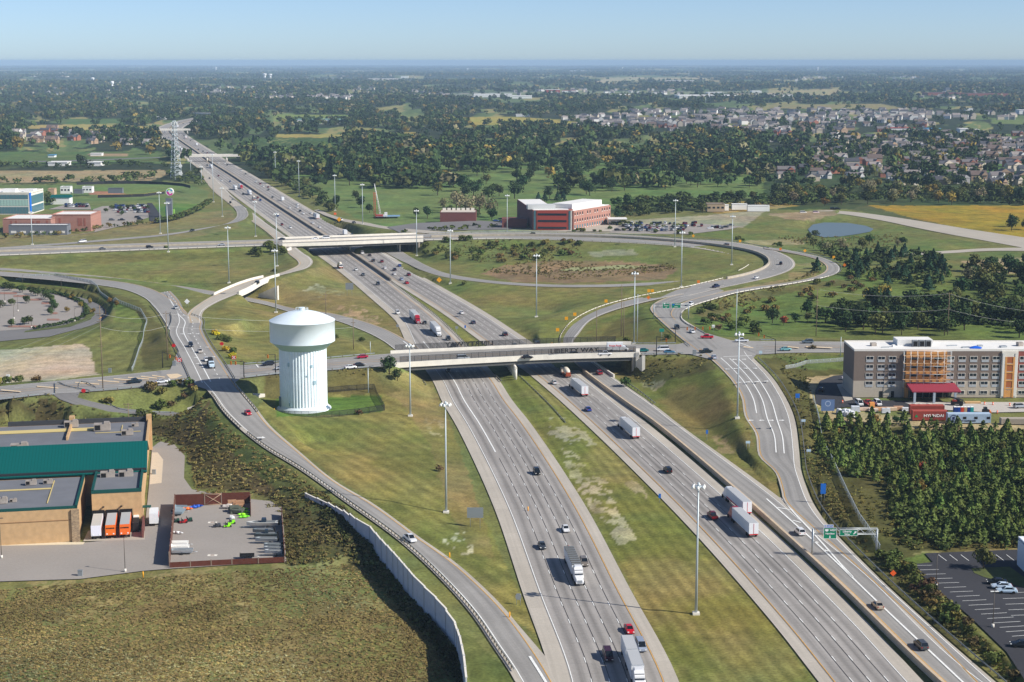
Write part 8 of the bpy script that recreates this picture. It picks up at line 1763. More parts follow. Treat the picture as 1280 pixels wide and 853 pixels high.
grove([(1040,394),(1100,384),(1190,388),(1240,396),(1290,400),(1290,424),(1180,420),(1045,418),(1030,405)],40,8,['dark','mid','olive','dark'],.85,'%s tree in the thick grove right of the right crossing',T,'grove right of the crossing',9)
grove([(1210,340),(1290,336),(1290,400),(1230,392),(1160,372)],24,9,['mid','olive','dark','pale'],.85,'%s tree on the meadow toward the right edge',T,'trees toward the right edge',10)
grove([(1066,372),(1104,366),(1106,384),(1070,388)],3,8,['yellow'],1.0,'%s tree in the golden clump among the right grove',T,'golden trees in the right grove',11)
grove([(968,392),(1030,392),(1032,408),(960,410)],7,6,['dark','pale','rust','olive'],.55,'%s small tree in the loose row left of the right grove',T,'loose row of small trees',12)
plant('olive',on(1094,419),.95,'olive tree with a forked trunk standing alone at the front of the right grove',T,None); plant('olive',on(1229,713),.62,'olive tree on the shaded grass island in the car park',T,None); plant('dark',on(101,209),1.3,'large dark round tree alone beside the tan field at upper left',T,None); plant('rust',on(1152,592),.42,'orange tree standing out among the plantation pines',T,None)
plant('dark',on(487,481),.62,'dark green tree at the left end of the near bridge',T,None); plant('mid',on(783,462),.45,'small green tree under the right end of the near bridge',T,None); plant('dark',on(497,482),.4,'small dark tree touching the left end of the near bridge',T,None)
PL = [(1012,545),(1042,534),(1130,540),(1180,543),(1290,545),(1290,690),(1240,680),(1180,672),(1150,650),(1090,600),(1040,590),(1022,560)]
grove(PL,240,3.6,['pine'],.95,'%s young conifer in the plantation below the hotel','pine tree','plantation conifers',13,'pine_tree')
grove(PL,34,7,['mid','olive','yellow','mid'],.36,'%s young broadleaf tree among the plantation conifers','sapling','broadleaf saplings in the plantation',16,'sapling')
grove([(960,350),(1000,325),(1030,316),(1160,318),(1190,345),(1165,368),(1100,360),(1060,345),(1000,342)],62,6,['fir','fir','pine'],.95,'%s conifer in the pine group on the right meadow','pine tree','conifers on the right meadow',14,'pine_tree')
grove([(1098,384),(1110,380),(1125,388),(1100,392)],4,5,['fir'],.9,'%s conifer beside the golden trees','pine tree','conifers by the golden trees',15,'pine_tree')
for i,(px,py) in enumerate(((673,253.5),(681,253),(697,252),(704,251.5))): plant('fir',on(px,py),1.1,'dark conifer in the short row behind the medical building','pine tree','conifers behind the medical building','pine_tree')
for px,py in ((1,386),(14,383),(33,380),(64,379),(66,384),(57,374),(42,369),(28,366.5),(14,364),(8,362),(47,371),(36,406),(14,409),(31,407),(68,389),(64,395),(60,376)): plant('mid',on(px,py),.42,'small round tree on the oval parking lot',T,'car park trees')
for px,py in ((84,391),(116,393),(146,384),(113,381),(101,385),(137,380),(90,375)): plant('yellow',on(px,py),.34,'thin yellowing sapling beside the oval lot road',T,'saplings by the oval lot')
for px,py in ((140,262),(150,264),(160,262),(168,264),(152,270),(132,266),(184,262)): plant('mid',on(px,py),.4,'small tree in the full car park at left',T,'trees in the left car park')
S = 'shrub'
grove([(500,306),(530,301),(690,300),(735,304),(720,322),(640,330),(570,326),(520,318)],80,5,['shrub','shrub','ochre','ochre'],1.3,'%s bush in the brushy patch right of the cross freeway bridge',S,'brush right of the bridge',20,'shrub')
grove([(312,316),(336,306),(360,312),(352,326),(322,326)],9,4,['shrub'],1.7,'%s bush in the dark clump left of the cross freeway bridge',S,'bushes left of the bridge',21,'shrub')
grove([(105,500),(190,484),(258,482),(262,498),(205,512),(130,508)],46,4,['shrub','ochre','shrub','brown'],1.1,'%s bush on the bank between the arterial and the old path',S,'bushes above the old path',22,'shrub')
grove([(-10,500),(52,497),(72,512),(112,520),(190,524),(195,534),(120,530),(-10,520)],44,4,['shrub','ochre','shrub'],1.1,'%s bush in the strip behind the store',S,'bushes behind the store',23,'shrub')
grove([(266,416),(276,414),(300,446),(288,452)],9,3,['gold','gold','shrub'],1.0,'%s bush beside the lanes above the west crossing',S,'yellow bushes by the west crossing',24,'shrub')
grove([(300,476),(410,470),(478,466),(480,476),(330,488)],26,4,['ochre','shrub','brown'],.7,'%s bush on the bank behind the water tower',S,'bushes behind the water tower',25,'shrub')
grove([(862,392),(890,384),(900,398),(940,405),(960,420),(890,416)],16,4,['shrub','olive' if False else 'shrub','brown'],1.2,'%s bush on the slope right of the right crossing ramps',S,'bushes right of the crossing ramps',26,'shrub')
grove([(895,402),(1000,362),(1065,340),(1100,352),(1060,372),(985,388)],24,5,['shrub','brown','ochre'],1.2,'%s bush on the slope below the far right ramp',S,'bushes below the far right ramp',27,'shrub')
grove([(1095,690),(1134,700),(1200,770),(1270,850),(1240,860),(1150,770),(1098,706)],40,3,['shrub','brown','shrub','ochre'],.85,'%s bush between the guardrail and the dark car park',S,'bushes by the dark car park',28,'shrub')
grove([(600,296.5),(760,286),(860,292),(900,297),(990,308),(985,313),(900,299.5),(780,290)],22,6,['shrub'],.9,'%s bush in the row along the cross freeway before the medical building',S,'bushes along the cross freeway',29,'shrub')
for px,py,k,l_ in ((420,424,'shrub','dark bush right of the water tower tank'),(452,427,'shrub','low bush at the foot of the wooden pole'),(449,518.5,'brown','low brown bush before the tower yard fence'),(580,357,'shrub','round bush in the grass by the narrow ramp'),(550,589,'brown','tiny bush beside the light mast slope'),(343,342,'shrub','bush at the ramp loop by the light mast'),(784,428,'shrub','bush at the foot of the steel poles'),(835,424,'shrub','bush under the teal sign post'),(1016,437,'brown','small brown shrub in front of the arterial'),(208,316,'shrub','round bush at the foot of the mast by the turquoise panel')): plant(k,on(px,py),.8,l_,S,None,'shrub')
print('PLANTED',NT)
# ---- foliage masses (woods, undergrowth, weeds)
def mass(name,pts,cols,size,temps,m):
 """pts (n,3), cols (n,3), size (n,3): copies of leaf cloud templates merged in one mesh"""
 if not len(pts): return
 k = NR.integers(0,len(temps),len(pts)); V,CC = [],[]
 for i,(q,br) in enumerate(temps):
  s = np.nonzero(k == i)[0]
  if not len(s): continue
  a = NR.random(len(s))*6.283; c,sn = np.cos(a),np.sin(a); v = q[None]*size[s][:,None,None,:]
  x = v[...,0]*c[:,None,None]-v[...,1]*sn[:,None,None]; y = v[...,0]*sn[:,None,None]+v[...,1]*c[:,None,None]
  w = np.stack([x,y,v[...,2]],-1)+pts[s][:,None,None,:]; V.append(w.reshape(-1,3)); CC.append(np.repeat((cols[s][:,None,:]*br[None,:,None]).reshape(-1,3),4,0))
 V,CC = np.concatenate(V),np.concatenate(CC); o = add(np_mesh(name,V,np.arange(len(V)).reshape(-1,4),m,colors=CC),name); return tag(o,None,None,None,'stuff')
def scatter(poly,n,seed,wob=0):
 g = np.random.default_rng(seed); P = np.array(poly,float); lo,hi = P.min(0),P.max(0); px = lo[0]+(hi[0]-lo[0])*g.random(n); py = lo[1]+(hi[1]-lo[1])*g.random(n); k = poly_in(px,py,P); px,py = px[k],py[k]
 a,b = px-PW/2,PH/2-py; t = (H-1.5)/(F*ST-b*CT); return px,py,a*t,(F*CT+b*ST)*t
def off_road(x,y,m=2.0,pads=True):
 ok = np.ones(len(x),bool)
 for r in ROADS:
  c = r['c']; k = np.nonzero((x > c[:,0].min()-30) & (x < c[:,0].max()+30) & (y > c[:,1].min()-30) & (y < c[:,1].max()+30))[0]
  if len(k): d,_ = seg_dist(x[k],y[k],c,r['hw'],r['on'] | True); ok[k] &= d > m
 return ok
def palette(keys,n): return np.array([FC[k] for k in keys])[NR.integers(0,len(keys),n)]*(.75+.5*NR.random((n,1)))
TU = [cloud(900+i,16,5,1,1,.20,.0) for i in range(4)]; TT = [cloud(950+i,40,7,1,1,.13,.1) for i in range(6)]; TF = [cloud(980+i,15,5,1,1,.22,.0) for i in range(5)]
TW = [cloud(930+i,4,3,1.2,1,.34,.0,flat=True) for i in range(4)]
def under(polys,dens,keys,sz,name,temps=TU,mul=1.0):
 P,Cc,Ss = [],[],[]
 for i,poly in enumerate(polys):
  Q = np.array(poly,float); area = abs(np.sum(Q[:,0]*np.roll(Q[:,1],-1)-np.roll(Q[:,0],-1)*Q[:,1]))/2; bb = np.prod(Q.max(0)-Q.min(0)); n = int(dens*bb)
  px,py,x,y = scatter(poly,n,40+i+len(name)); k = off_road(x,y,1.2); x,y = x[k],y[k]; z = gz(x,y); c = palette(keys,len(x)); c = c*.35+c.mean(0)*.65
  f = np.clip((fbm(x/14,y/14)-.42)*5,0,1); keep = NR.random(len(x)) < .35+.65*f; x,y,z,c = x[keep],y[keep],z[keep],c[keep]
  c = c*(.25+1.5*fbm(x/30+3,y/40+5))[:,None]*mul
  s = sz*(.5+NR.random((len(x),1))); P.append(np.stack([x,y,z-.1],1)); Cc.append(c); Ss.append(np.concatenate([s,s,s*.75],1))
 mass(name,np.concatenate(P),np.concatenate(Cc),np.concatenate(Ss),temps,M_LEAFS)
under([[(190,545),(262,505),(330,566),(430,640),(470,700),(358,700),(352,640),(318,618),(246,612),(234,562)],[(-10,504),(90,520),(240,526),(250,545),(180,540),(-10,524)],[(300,470),(478,464),(478,484),(330,494)]],.2,['brown','ochre','shrub','brown','olive'],1.1,'undergrowth',mul=1.35)
under([[(760,452),(885,446),(908,474),(850,480),(790,478)],[(955,452),(1008,462),(1024,530),(1040,600),(1100,700),(1230,860),(1200,800),(1080,716),(1010,620),(1000,540),(972,472)],[(1100,690),(1140,704),(1280,850),(1240,860)]],.15,['ochre','shrub','brown','olive'],1.1,'undergrowth',mul=1.25)
under([[(520,306),(735,302),(730,324),(600,330)],[(860,384),(1000,354),(1060,338),(1000,368),(900,402)],[(600,340),(640,332),(690,326),(850,332),(840,346),(700,354)],[(965,300),(1060,300),(1130,296),(1110,316),(1000,314)]],.22,['brown','ochre','shrub'],1.5,'undergrowth',mul=1.3)
under([[(400,628),(430,642),(480,700),(520,748),(575,815),(580,860),(545,800),(490,740),(440,690),(405,655)]],.3,['shrub','dark','brown'],1.6,'undergrowth')
under([PL,[(1010,600),(1130,688),(1290,684),(1290,640)]],.10,['ochre','olive','shrub','yellow'],1.1,'undergrowth')
under([[(1030,545),(1290,545),(1290,684),(1130,688),(1100,600)]],.05,['pine','olive','mid','shrub'],2.6,'undergrowth',TT)
under([[(-20,732),(200,714),(360,704),(470,694),(575,815),(585,860),(-20,860)]],.75,['brown','olive','brown','ochre'],.5,'weeds',TW,1.75)
under([[(-20,806),(70,790),(200,812),(330,800),(420,830),(420,860),(-20,860)],[(380,720),(440,716),(450,750),(400,752)]],.3,['pale','pale','olive'],.45,'weeds',TW,1.7)
under([PL,[(1024,560),(1100,600),(1130,688),(1290,684),(1290,560)]],.02,['pine','mid','olive','pine'],3.4,'young_conifers',[cloud(800+i,44,1,.85,1.2,.11,cone=True) for i in range(4)])
under([[(960,347),(1000,326),(1030,318),(1160,320),(1195,345),(1170,370),(1100,362),(1040,350)],[(1120,372),(1290,396),(1290,422),(1190,416)],[(1040,396),(1120,388),(1200,400),(1200,420),(1045,417)],[(1205,346),(1290,342),(1290,392),(1230,388)]],.035,['dark','mid','olive','dark'],6.5,'woodland',TT)
under([[(960,243),(1060,236),(1290,238),(1290,257),(1085,256),(965,263)],[(292,194),(340,205),(400,240),(430,262),(410,264),(340,224)],[(766,258),(850,250),(955,251),(970,262),(890,268),(775,277)],[(-10,206),(60,205),(205,203),(210,210),(-10,212)],[(150,221),(215,217),(218,224),(160,226)],[(-10,226),(100,224),(180,226),(180,229),(-10,230)],[(38,262),(62,246),(66,262)],[(205,222),(250,216),(262,236),(240,230)]],.07,['dark','mid','olive','mid'],8.5,'woodland',TT)
hedge = [(0,360),(42,363),(70,368),(98,377),(108,389),(104,397),(80,405.5),(44,412)]
under([[(490,297),(560,292),(640,288),(642,291.5),(560,296),(500,300)],[(640,289),(760,285),(860,292),(856,294),(760,289),(640,292)]],.2,['shrub','olive','mid'],3.6,'undergrowth')
hx = pxline([(a,b,3) for a,b in hedge],.9); n_ = len(hx); o = mass('hedge',hx+NR.normal(size=hx.shape)*np.array([.3,.3,0])+np.array([0,0,.1]),palette(['dark','mid'],n_),np.repeat(np.array([[2.2,2.2,2.0]]),n_,0),TU,M_LEAFS); o['kind'] = 'thing'; tag(o,'clipped dark hedge curving round the oval parking lot','hedge')
hx = pxline([(196,279,5),(214,276,5),(232,270,5),(250,262,5),(262,254,5)],2.0); n_ = len(hx); o = mass('hedge',hx,palette(['mid','olive'],n_),np.repeat(np.array([[6,6,5.]]),n_,0),TT,M_LEAFS); o['kind'] = 'thing'; tag(o,'thick green hedge on the slope below the grey pylon','hedge')
hx = pxline([(-10,299,5),(30,297,5),(70,294,5),(110,289,5),(130,285,5),(160,283,5),(190,280,5)],3.0); n_ = len(hx); o = mass('hedge',hx+NR.normal(size=hx.shape)*np.array([.8,1.2,0]),palette(['mid','olive','ochre'],n_),3.4*(.6+.8*NR.random((n_,1)))*np.ones((1,3)),TT,M_LEAFS); o['kind'] = 'thing'; tag(o,'ragged hedge in front of the brick buildings at left','hedge')
OPEN = [c[0] for c in COVER[4:22]]+[[(345,203),(372,200),(380,213),(352,212)],[(400,226),(455,224),(470,240),(430,256),(405,244)],[(545,214),(640,218),(700,228),(690,246),(600,240),(540,226)],[(740,206),(800,212),(930,228),(955,238),(880,238),(780,228),(740,216)]]
def woods():
 n = 700000; g = np.random.default_rng(77); y0,y1 = 82.6,250.0
 u = g.random(n); a0,a1 = 1/(y0-76+1.5),1/(y1-76+1.5); py = 76-1.5+1/(a0+(a1-a0)*u); px = -140+1560*g.random(n)
 keep = g.random(n) < .36*np.clip((py-78)/26,.25,1); px,py = px[keep],py[keep]
 b = PH/2-py; t = (H-1)/(F*ST-b*CT); x,y = (px-PW/2)*t,(F*CT+b*ST)*t
 p = np.ones(len(px))
 p *= np.clip((fbm(px/60+3,np.log(y)*9)-.36)*7,.12,1)*np.where((fieldsel(px,y) > 0) & (py < 190),.05,1)
 for P in OPEN:
  P = np.array(P,float); ins = poly_in(px,py,P); p[ins] = .015
 H1 = [([(690,141),(760,138),(960,136),(1150,137),(1290,140),(1290,168),(1100,170),(960,172),(760,166)],.13),([(960,168),(1290,165),(1290,236),(965,236)],.42),([(20,160),(190,160),(190,184),(20,184)],.3)]
 for P,f in H1: ins = poly_in(px,py,np.array(P,float)); p[ins] *= f
 near_ = (py > 196) & (px > 330) & (px < 965); p[near_] *= 1.15; low_ = (px < 330) & (py > 180); p[low_] *= .35
 lowl = (py > 206) & (px < 345); p[lowl] = 0
 right = (py > 236); p[right] = 0
 k = g.random(len(px)) < p; px,py,x,y = px[k],py[k],x[k],y[k]; k = off_road(x,y,7); px,py,x,y = px[k],py[k],x[k],y[k]
 gp = np.clip((130-py)/40,0,1); s = (10+8*NR.random(len(x)))*(1+.7*gp)*np.where((py > 165) & (px < 965),1.2,.95); z = np.full(len(x),BASEZ)
 fy = np.clip((y-2500)/4000,0,1)*np.clip((np.hypot((x+700)/1200,(y-3300)/1500)-1),0,1); z += fy*(fbm(x/1900,y/1900)-.5)*36-.6
 cl = palette(['dark','dark','mid','olive','dark','mid','dark','mid','olive','pale','dark','mid','olive','dark','dark','mid','mid','dark','dark','yellow','mid','dark'],len(x))*(.75+.5*fbm(x/160,y/260))[:,None]; size = np.stack([s,s,s*(.85+.4*NR.random(len(x)))/(1+.55*gp)],1); pts = np.stack([x,y,z],1)
 nr = py > 128; print('WOODS',nr.sum(),(~nr).sum()); mass('woodland',pts[nr],cl[nr],size[nr],TT,M_LEAFS); mass('woodland',pts[~nr],cl[~nr],size[~nr],TF,M_LEAFS)
woods()
# ---- houses, far buildings, ponds
WALLS = [('brick house wall',C(160,104,86)),('cream house wall',C(196,184,166)),('grey house wall',C(150,148,148)),('white house wall',C(216,214,210)),('tan house wall',C(168,142,118))]
ROOFS = [('grey shingle',C(112,106,106)),('brown shingle',C(104,90,84)),('dark shingle',C(76,76,82)),('pale shingle',C(142,134,130))]
HP = []
for i in range(10):
 w_,r_ = WALLS[(0,1,2,3,1,4,0,2,4,3)[i]],ROOFS[(0,2,1,3,0,1,2,3,2,0)[i]]; o = bpy.data.objects.new('house',None); COL.objects.link(o); g = random.Random(i); L_,D_,h_,rh = g.uniform(14,19),g.uniform(9,12),g.uniform(5,6.4),g.uniform(3,4.6)
 m = MB(); m.box((0,0,h_/2-.5),(L_,D_,h_+1)); wx,wd = L_*.22,D_*.55; m.box((wx,-D_*.5-wd/2+.2,h_/2-.5),(L_*.34,wd,h_+1))
 def gable(mm,cx,cy,lx,ly,z,hh,ax):
  e = .5; a,b = lx/2+e,ly/2+e; v = [(cx-a,cy-b,z),(cx+a,cy-b,z),(cx+a,cy+b,z),(cx-a,cy+b,z)]+([(cx-a+.3,cy,z+hh),(cx+a-.3,cy,z+hh)] if ax else [(cx,cy-b+.3,z+hh),(cx,cy+b-.3,z+hh)])
  mm.mesh(v,[(0,1,5,4),(2,3,4,5)] if ax else [(3,0,4,5),(1,2,5,4)],0); return v,([(1,2,5),(3,0,4)] if ax else [(0,1,4),(2,3,5)])
 rf = MB(); g1 = gable(rf,0,0,L_,D_,h_,rh,True); g2 = gable(rf,wx,-D_*.5-wd/2+1.8,L_*.34,wd+4,h_,rh*.85,False)
 for v,f in (g1,g2): m.mesh(v,f)
 m.obj('wall',mat(w_[0],w_[1],.85),o); rf.obj('roof',mat(r_[0],r_[1],.9,var=.08,scale=.3),o)
 for xx in (-.32,-.12,.1): MB().box((xx*L_,-D_/2-.03,h_*.5),(1.5,.08,2.6)).obj('window',M_GLASS,o)
 MB().box((wx,-D_*.5-wd+.17,1.3),(L_*.22,.08,2.4)).obj('garage_door',mat('pale garage door',C(214,208,200),.7),o)
 HP.append([o,(w_[0].split()[0],r_[0].split()[0]),0])
def houses(poly,n,gap,label,group,seed,s=1.0,gapy=1.6):
 g = random.Random(seed); P = np.array(poly,float); lo,hi = P.min(0),P.max(0); out = []; k = 0
 while len(out) < n and k < n*60:
  k += 1; px,py = g.uniform(lo[0],hi[0]),g.uniform(lo[1],hi[1])
  if not poly_in(np.array([px]),np.array([py]),P)[0]: continue
  p = G(px,py,BASEZ)
  if any(abs(p.x-q.x) < gap and abs(p.y-q.y) < gap*gapy for q in out): continue
  out.append(p); h = g.choice(HP); rz = g.choice([0,0,.3,-.3,1.57,-1.2,.15,3.14]); sc = s*g.uniform(.85,1.15); lab = label % ('%s walled' % h[1][0] if h[1][0] not in ('brick',) else 'brick',h[1][1])
  if not h[2]: h[2] = 1; o = h[0]; o.location = p; o.rotation_euler = (0,0,rz); o.scale = (sc,)*3
  else: o = dup(h[0],p,rz,sc=sc)
  o.name = 'house'; tag(o,lab,'house',group)
houses([(970,222),(1060,186),(1290,176),(1290,236),(1130,232),(1000,228)],125,21,'%s house with a %s roof among trees on the right','houses among the trees on the right',1,.95)
houses([(960,170),(1290,168),(1290,188),(1060,190),(980,205)],50,22,'%s house with a %s roof in the leafy quarter behind','houses of the leafy quarter',2)
houses([(700,158),(960,150),(1140,148),(1180,156),(1100,166),(960,170),(850,166),(770,164)],100,17,'%s house with a %s roof in the dense subdivision','houses of the dense subdivision',3)
houses([(15,166),(60,164),(190,166),(190,182),(100,182),(15,180)],26,24,'%s house with a %s roof in the trees left of the freeway','houses left of the freeway',4)
def roofs(name,areas,seed):
 g = np.random.default_rng(seed); V,Q,MI = [],[],[]; k = 0
 for poly,n in areas:
  px,py,x,y = scatter(poly,n*2,seed+k); x,y,px = x[:n],y[:n],px[:n]; k += 1
  z = np.full(len(x),BASEZ); fy = np.clip((y-2500)/4000,0,1)*np.clip((np.hypot((x+700)/1200,(y-3300)/1500)-1),0,1); z += fy*(fbm(x/1900,y/1900)-.5)*36
  for i in range(len(x)):
   a = g.choice([0,.4,-.4,1.57]); c,s = math.cos(a),math.sin(a); L_,D_,h_ = g.uniform(6,9),g.uniform(4.5,6),g.uniform(5,7); b = len(V)
   for (u,v,w) in ((-L_,-D_,0),(L_,-D_,0),(L_,D_,0),(-L_,D_,0),(-L_,-D_,h_),(L_,-D_,h_),(L_,D_,h_),(-L_,D_,h_),(-L_,0,h_+4),(L_,0,h_+4)): V.append((x[i]+u*c-v*s,y[i]+u*s+v*c,z[i]+w))
   Q += [(b,b+1,b+5,b+4),(b+1,b+2,b+6,b+5),(b+3,b,b+4,b+7),(b+5,b+6,b+9,b+9),(b+7,b+4,b+8,b+8),(b+4,b+5,b+9,b+8),(b+6,b+7,b+8,b+9)]; wm = g.integers(0,3); MI += [wm]*5+[3+g.integers(0,3)]*2
 m = MB(); m.v = V; m.f = [tuple(dict.fromkeys(q)) for q in Q]; m.m = [int(i) for i in MI]; m.sm = [False]*len(Q)
 o = m.obj(name,[mat('cream house wall',None),mat('white house wall',None),mat('grey house wall',None),mat('grey shingle',None),mat('pale shingle',None),mat('dark shingle',None)]); o['kind'] = 'stuff'
roofs('housing',[([(700,150),(800,140),(960,138),(1150,139),(1180,150),(960,156),(760,160)],330),([(1060,142),(1290,142),(1290,150),(1100,150)],40),([(320,116),(440,119),(440,125),(330,122)],90),([(240,116),(330,114),(330,121),(240,122)],60),([(1080,94),(1140,94),(1150,104),(1070,105)],60),([(985,98),(1060,98),(1060,104),(990,104)],40),([(40,92),(120,92),(90,98),(35,97)],30),([(150,106),(320,110),(330,126),(150,124)],60),([(0,104),(140,110),(140,122),(0,122)],40),([(440,110),(560,112),(560,122),(450,122)],60),([(640,110),(860,112),(860,118),(640,120)],50),([(360,96),(520,96),(520,102),(360,102)],40),([(1160,112),(1270,110),(1270,122),(1150,122)],70)],5)
def far_box(px0,px1,py,pyt,label,wall,roof,depth=60,cat='warehouse',name='warehouse'):
 z = BASEZ; a,b = G(px0,py,z),G(px1,py,z); h = hgt(px0,py,z,pyt); L = (b-a).length; o = thing(name,label,cat,tuple((a+b)/2),0,'large buildings in the distance'); MB().box((0,depth/2,h/2),(L,depth,h)).obj('wall',wall,o); MB().box((0,depth/2,h+.4),(L+1,depth+1,.8)).obj('roof',roof,o)
M_TEALR = mat('pale green metal roof',C(150,190,176),.6); M_BLUER = mat('blue metal roof',C(90,150,190),.6)
for a in ((371,431,155.5,149.8,'long white barn with a pale green roof beyond the woods',M_LAMP,M_TEALR,30),(418,443,154,150.5,'white gabled end building right of the long green roofed barn',M_LAMP,M_ROOFW,20),(171,185,149.5,146.5,'pale blue roofed shed, left of two at the freeway bend',M_LAMP,M_BLUER,20),(191,206,149.5,146.5,'white roofed shed, right of two at the freeway bend',M_LAMP,M_ROOFW,20),(645,662,146,143.5,'white shed above the yellow field',M_LAMP,M_ROOFW,20),(516,528,126,123,'white slanted roof building in the far woods',M_LAMP,M_ROOFW,30),
   (592,640,121.5,118.5,'long white warehouse left in the far industrial strip',M_ROOFW,M_ROOFW,120),(640,665,123.5,120.5,'grey white warehouse in the far industrial strip',M_LAMP,M_ROOFW,90),(682,700,116,112.5,'reddish building in the far industrial strip',M_REDP,M_LAMP,60),(703,719,116,113.5,'white building with red roof edge in the far strip',M_LAMP,M_REDP,60),(765,791,122,119,'broad white warehouse at the middle of the far strip',M_ROOFW,M_ROOFW,120),(849,930,123.5,120,'very long white warehouse right in the far strip',M_ROOFW,M_ROOFW,160),(885,905,118.5,116,'small white block above the very long warehouse',M_LAMP,M_ROOFW,80),(920,992,122,118.5,'long pale warehouse at the right end of the far strip',M_ROOFW,M_GREYC,140),(940,952,116,114,'white plant building above the pale warehouse',M_LAMP,M_ROOFW,60),
   (1160,1206,119.5,116.5,'low red brick works on the right of the far valley',M_BRICK,M_BRICKD,90),(1210,1264,121,117.5,'longer red brick works at the right of the far valley',M_BRICK,M_BRICKD,90),(1182,1187,117,110,'dark tower of the far brick works',M_GREYW,M_GREYW,30),(1207,1216,138.5,136,'white barn in the far right fields',M_LAMP,M_ROOFW,20),(1113,1144,163,160.5,'low building with a red end among the right houses',M_LAMP,M_REDP,30),(1159,1177,164,161.5,'blue roofed hall among the right houses',M_LAMP,M_BLUER,30),(1200,1212,166,161.5,'white church like hall among the right houses',M_LAMP,M_ROOFW,24),(1212,1224,165,162.5,'low white annex beside the white hall',M_LAMP,M_ROOFW,20),(1245,1254,184,178.5,'large grey roofed brick house in the right woods',M_BRICK,M_GREYC,24),(1274,1290,143,138,'bright white shed at the right edge far back',M_LAMP,M_ROOFW,30),
   (35,60,97,95,'pale mill building on the far left ridge',M_PALE,M_ROOFW,60),(66,84,97.5,95.5,'second pale mill building on the far left ridge',M_PALE,M_ROOFW,60),(460,500,101,98.5,'pale far building on the middle ridge',M_PALE,M_ROOFW,80),(501,510,98,95.5,'white far block on the middle ridge',M_LAMP,M_ROOFW,60),(713,722,90,88.5,'white far building near the horizon, left of two',M_LAMP,M_ROOFW,80),(727,732,90,88.5,'white far building near the horizon, right of two',M_LAMP,M_ROOFW,80),(832,868,103.5,101,'pale far farm buildings below the bare field',M_PALE,M_ROOFW,80),
   (60,84,208,203.5,'white roofed hall left of the large dark tree',M_ROOFW,M_ROOFW,18),(110,126,208,203.5,'white roofed hall right of the large dark tree',M_ROOFW,M_ROOFW,18),(60,68,197,194.5,'blue roofed small shed in the far left meadow',M_LAMP,M_BLUER,10),(113,127,195,192.5,'white shed in the far left meadow',M_LAMP,M_ROOFW,10)):
 far_box(*a)
def far_tower(px,py,pyt,r,label):
 p = G(px,py,BASEZ); h = hgt(px,py,BASEZ,pyt); r = r*p.y/F; o = thing('water_tower',label,'water tower',tuple(p),0,'distant water towers'); MB().cyl((0,0,0),(0,0,h*.66),r*.55,n=16).obj('stem',M_LAMP,o); m = MB(); m.lathe([(r*.55,h*.6),(r,h*.72),(r,h*.92),(r*.5,h),(.1,h)],n=20); m.obj('tank',M_LAMP,o)
for a in ((140.5,112.5,101.5,2.2,'distant white water tower, largest one above the left woods'),(116,104,97,2.2,'distant blue white water tower on the far left ridge'),(331,98.5,92,2.4,'distant white water tower, left of a pair'),(338,98.5,92.5,2.2,'distant white water tower, right of a pair'),(270,88.5,84,1.4,'tiny white water tower on the left horizon'),(584.5,88.5,85.5,1.3,'tiny white water tower on the middle horizon'),(1022,89,84.5,1.3,'tiny white water tower on the right horizon'),(778,87,84,1.0,'smallest white water tower right of the middle horizon')): far_tower(*a)
for px,py,pt,l_ in ((861,98,87.5,'thin far mast above the bare field'),(1252,84.5,77,'thin chimney on the right horizon'),(240,105,96,'thin far mast left of the paired towers'),(882,131,122,'short mast in front of the far warehouses')):
 p = G(px,py,BASEZ); h = hgt(px,py,BASEZ,pt); m = MB(); m.cyl((0,0,0),(0,0,h),p.y/F*.28,p.y/F*.16,n=6); o = m.obj('mast',M_POLE); o.location = p; tag(o,l_,'mast','distant masts')
def water(name,px,z,col,rough=.06):
 m = mat('water %s %d' % (name,len(MATS)),col,rough,spec=.35); return patch(name,px,z,m,.12)
water('pond',[(1016,281),(1030,278.5),(1060,279),(1082,282.5),(1092,286.5),(1088,290),(1072,293),(1050,296),(1030,297),(1014,293),(1010,287)],3.0,C(100,116,124),.5)
water('pond',[(700,338),(716,334.5),(745,334),(775,331.5),(800,333),(822,335),(800,337.5),(770,340),(735,341),(712,340.5)],.35,C(150,152,104),.7)
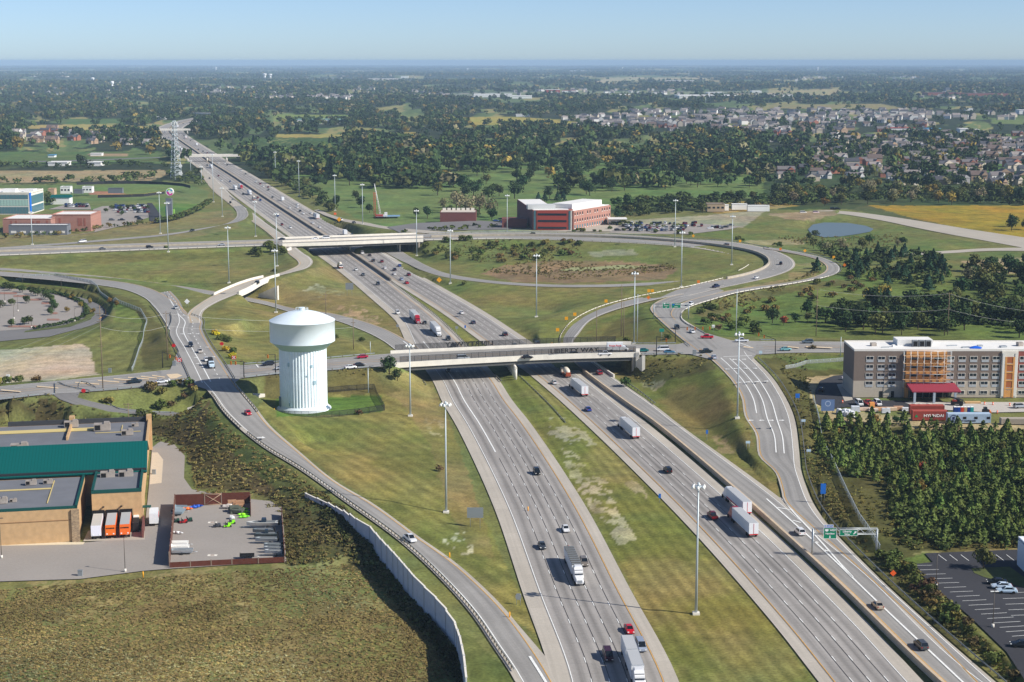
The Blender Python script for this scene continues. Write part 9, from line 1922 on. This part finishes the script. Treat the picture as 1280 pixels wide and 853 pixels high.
water('pond',[(470,269.5),(500,269),(500,271),(470,271.5)],3.0,C(110,132,146),.12)
# ---- light, air, view
SUN_DIR = Vector((0.93,-0.36,0)).normalized()
EL = math.radians(37)
sd = Vector((SUN_DIR.x*math.cos(EL),SUN_DIR.y*math.cos(EL),math.sin(EL)))
sl = bpy.data.lights.new('sun','SUN'); sl.energy = 5.0; sl.angle = math.radians(0.5); sl.color = (1.0,0.95,0.86)
so = bpy.data.objects.new('sun',sl); COL.objects.link(so); so.rotation_euler = (-sd).to_track_quat('-Z','Y').to_euler(); so.location = (200,-80,400)
w = bpy.data.worlds.new('World'); SC.world = w; w.use_nodes = True
n,l = w.node_tree.nodes,w.node_tree.links
bg = n['Background']; sky = n.new('ShaderNodeTexSky'); sky.sky_type = 'NISHITA'; sky.sun_disc = False
sky.sun_elevation = EL; sky.sun_rotation = math.atan2(sd.x,sd.y); sky.altitude = 100; sky.air_density = 0.5; sky.dust_density = 0.4; sky.ozone_density = 3.6
l.new(sky.outputs[0],bg.inputs[0]); bg.inputs[1].default_value = 0.115
HAZE = 5.2e-5
if HAZE:
 b = MB(); b.box((0,21500,55),(100000,48000,160)); hz = b.obj('haze',None) if False else None
 m = bpy.data.materials.new('haze'); m.use_nodes = True; nn,ll = m.node_tree.nodes,m.node_tree.links
 nn.remove(nn['Principled BSDF']); pv = nn.new('ShaderNodeVolumePrincipled')
 pv.inputs['Color'].default_value = (0.54,0.76,1.0,1); pv.inputs['Density'].default_value = HAZE; pv.inputs['Anisotropy'].default_value = -0.15
 ll.new(pv.outputs[0],nn['Material Output'].inputs['Volume'])
 hz = b.obj('haze',m); hz['kind'] = 'stuff'
SC.view_settings.view_transform = 'Standard'; SC.view_settings.look = 'None'; SC.view_settings.gamma = 1.0; SC.view_settings.exposure = 0.23
SC.cycles.max_bounces = 4; SC.cycles.diffuse_bounces = 2; SC.cycles.glossy_bounces = 2; SC.cycles.transmission_bounces = 2; SC.cycles.volume_bounces = 0; SC.cycles.transparent_max_bounces = 6
SC.cycles.use_denoising = True
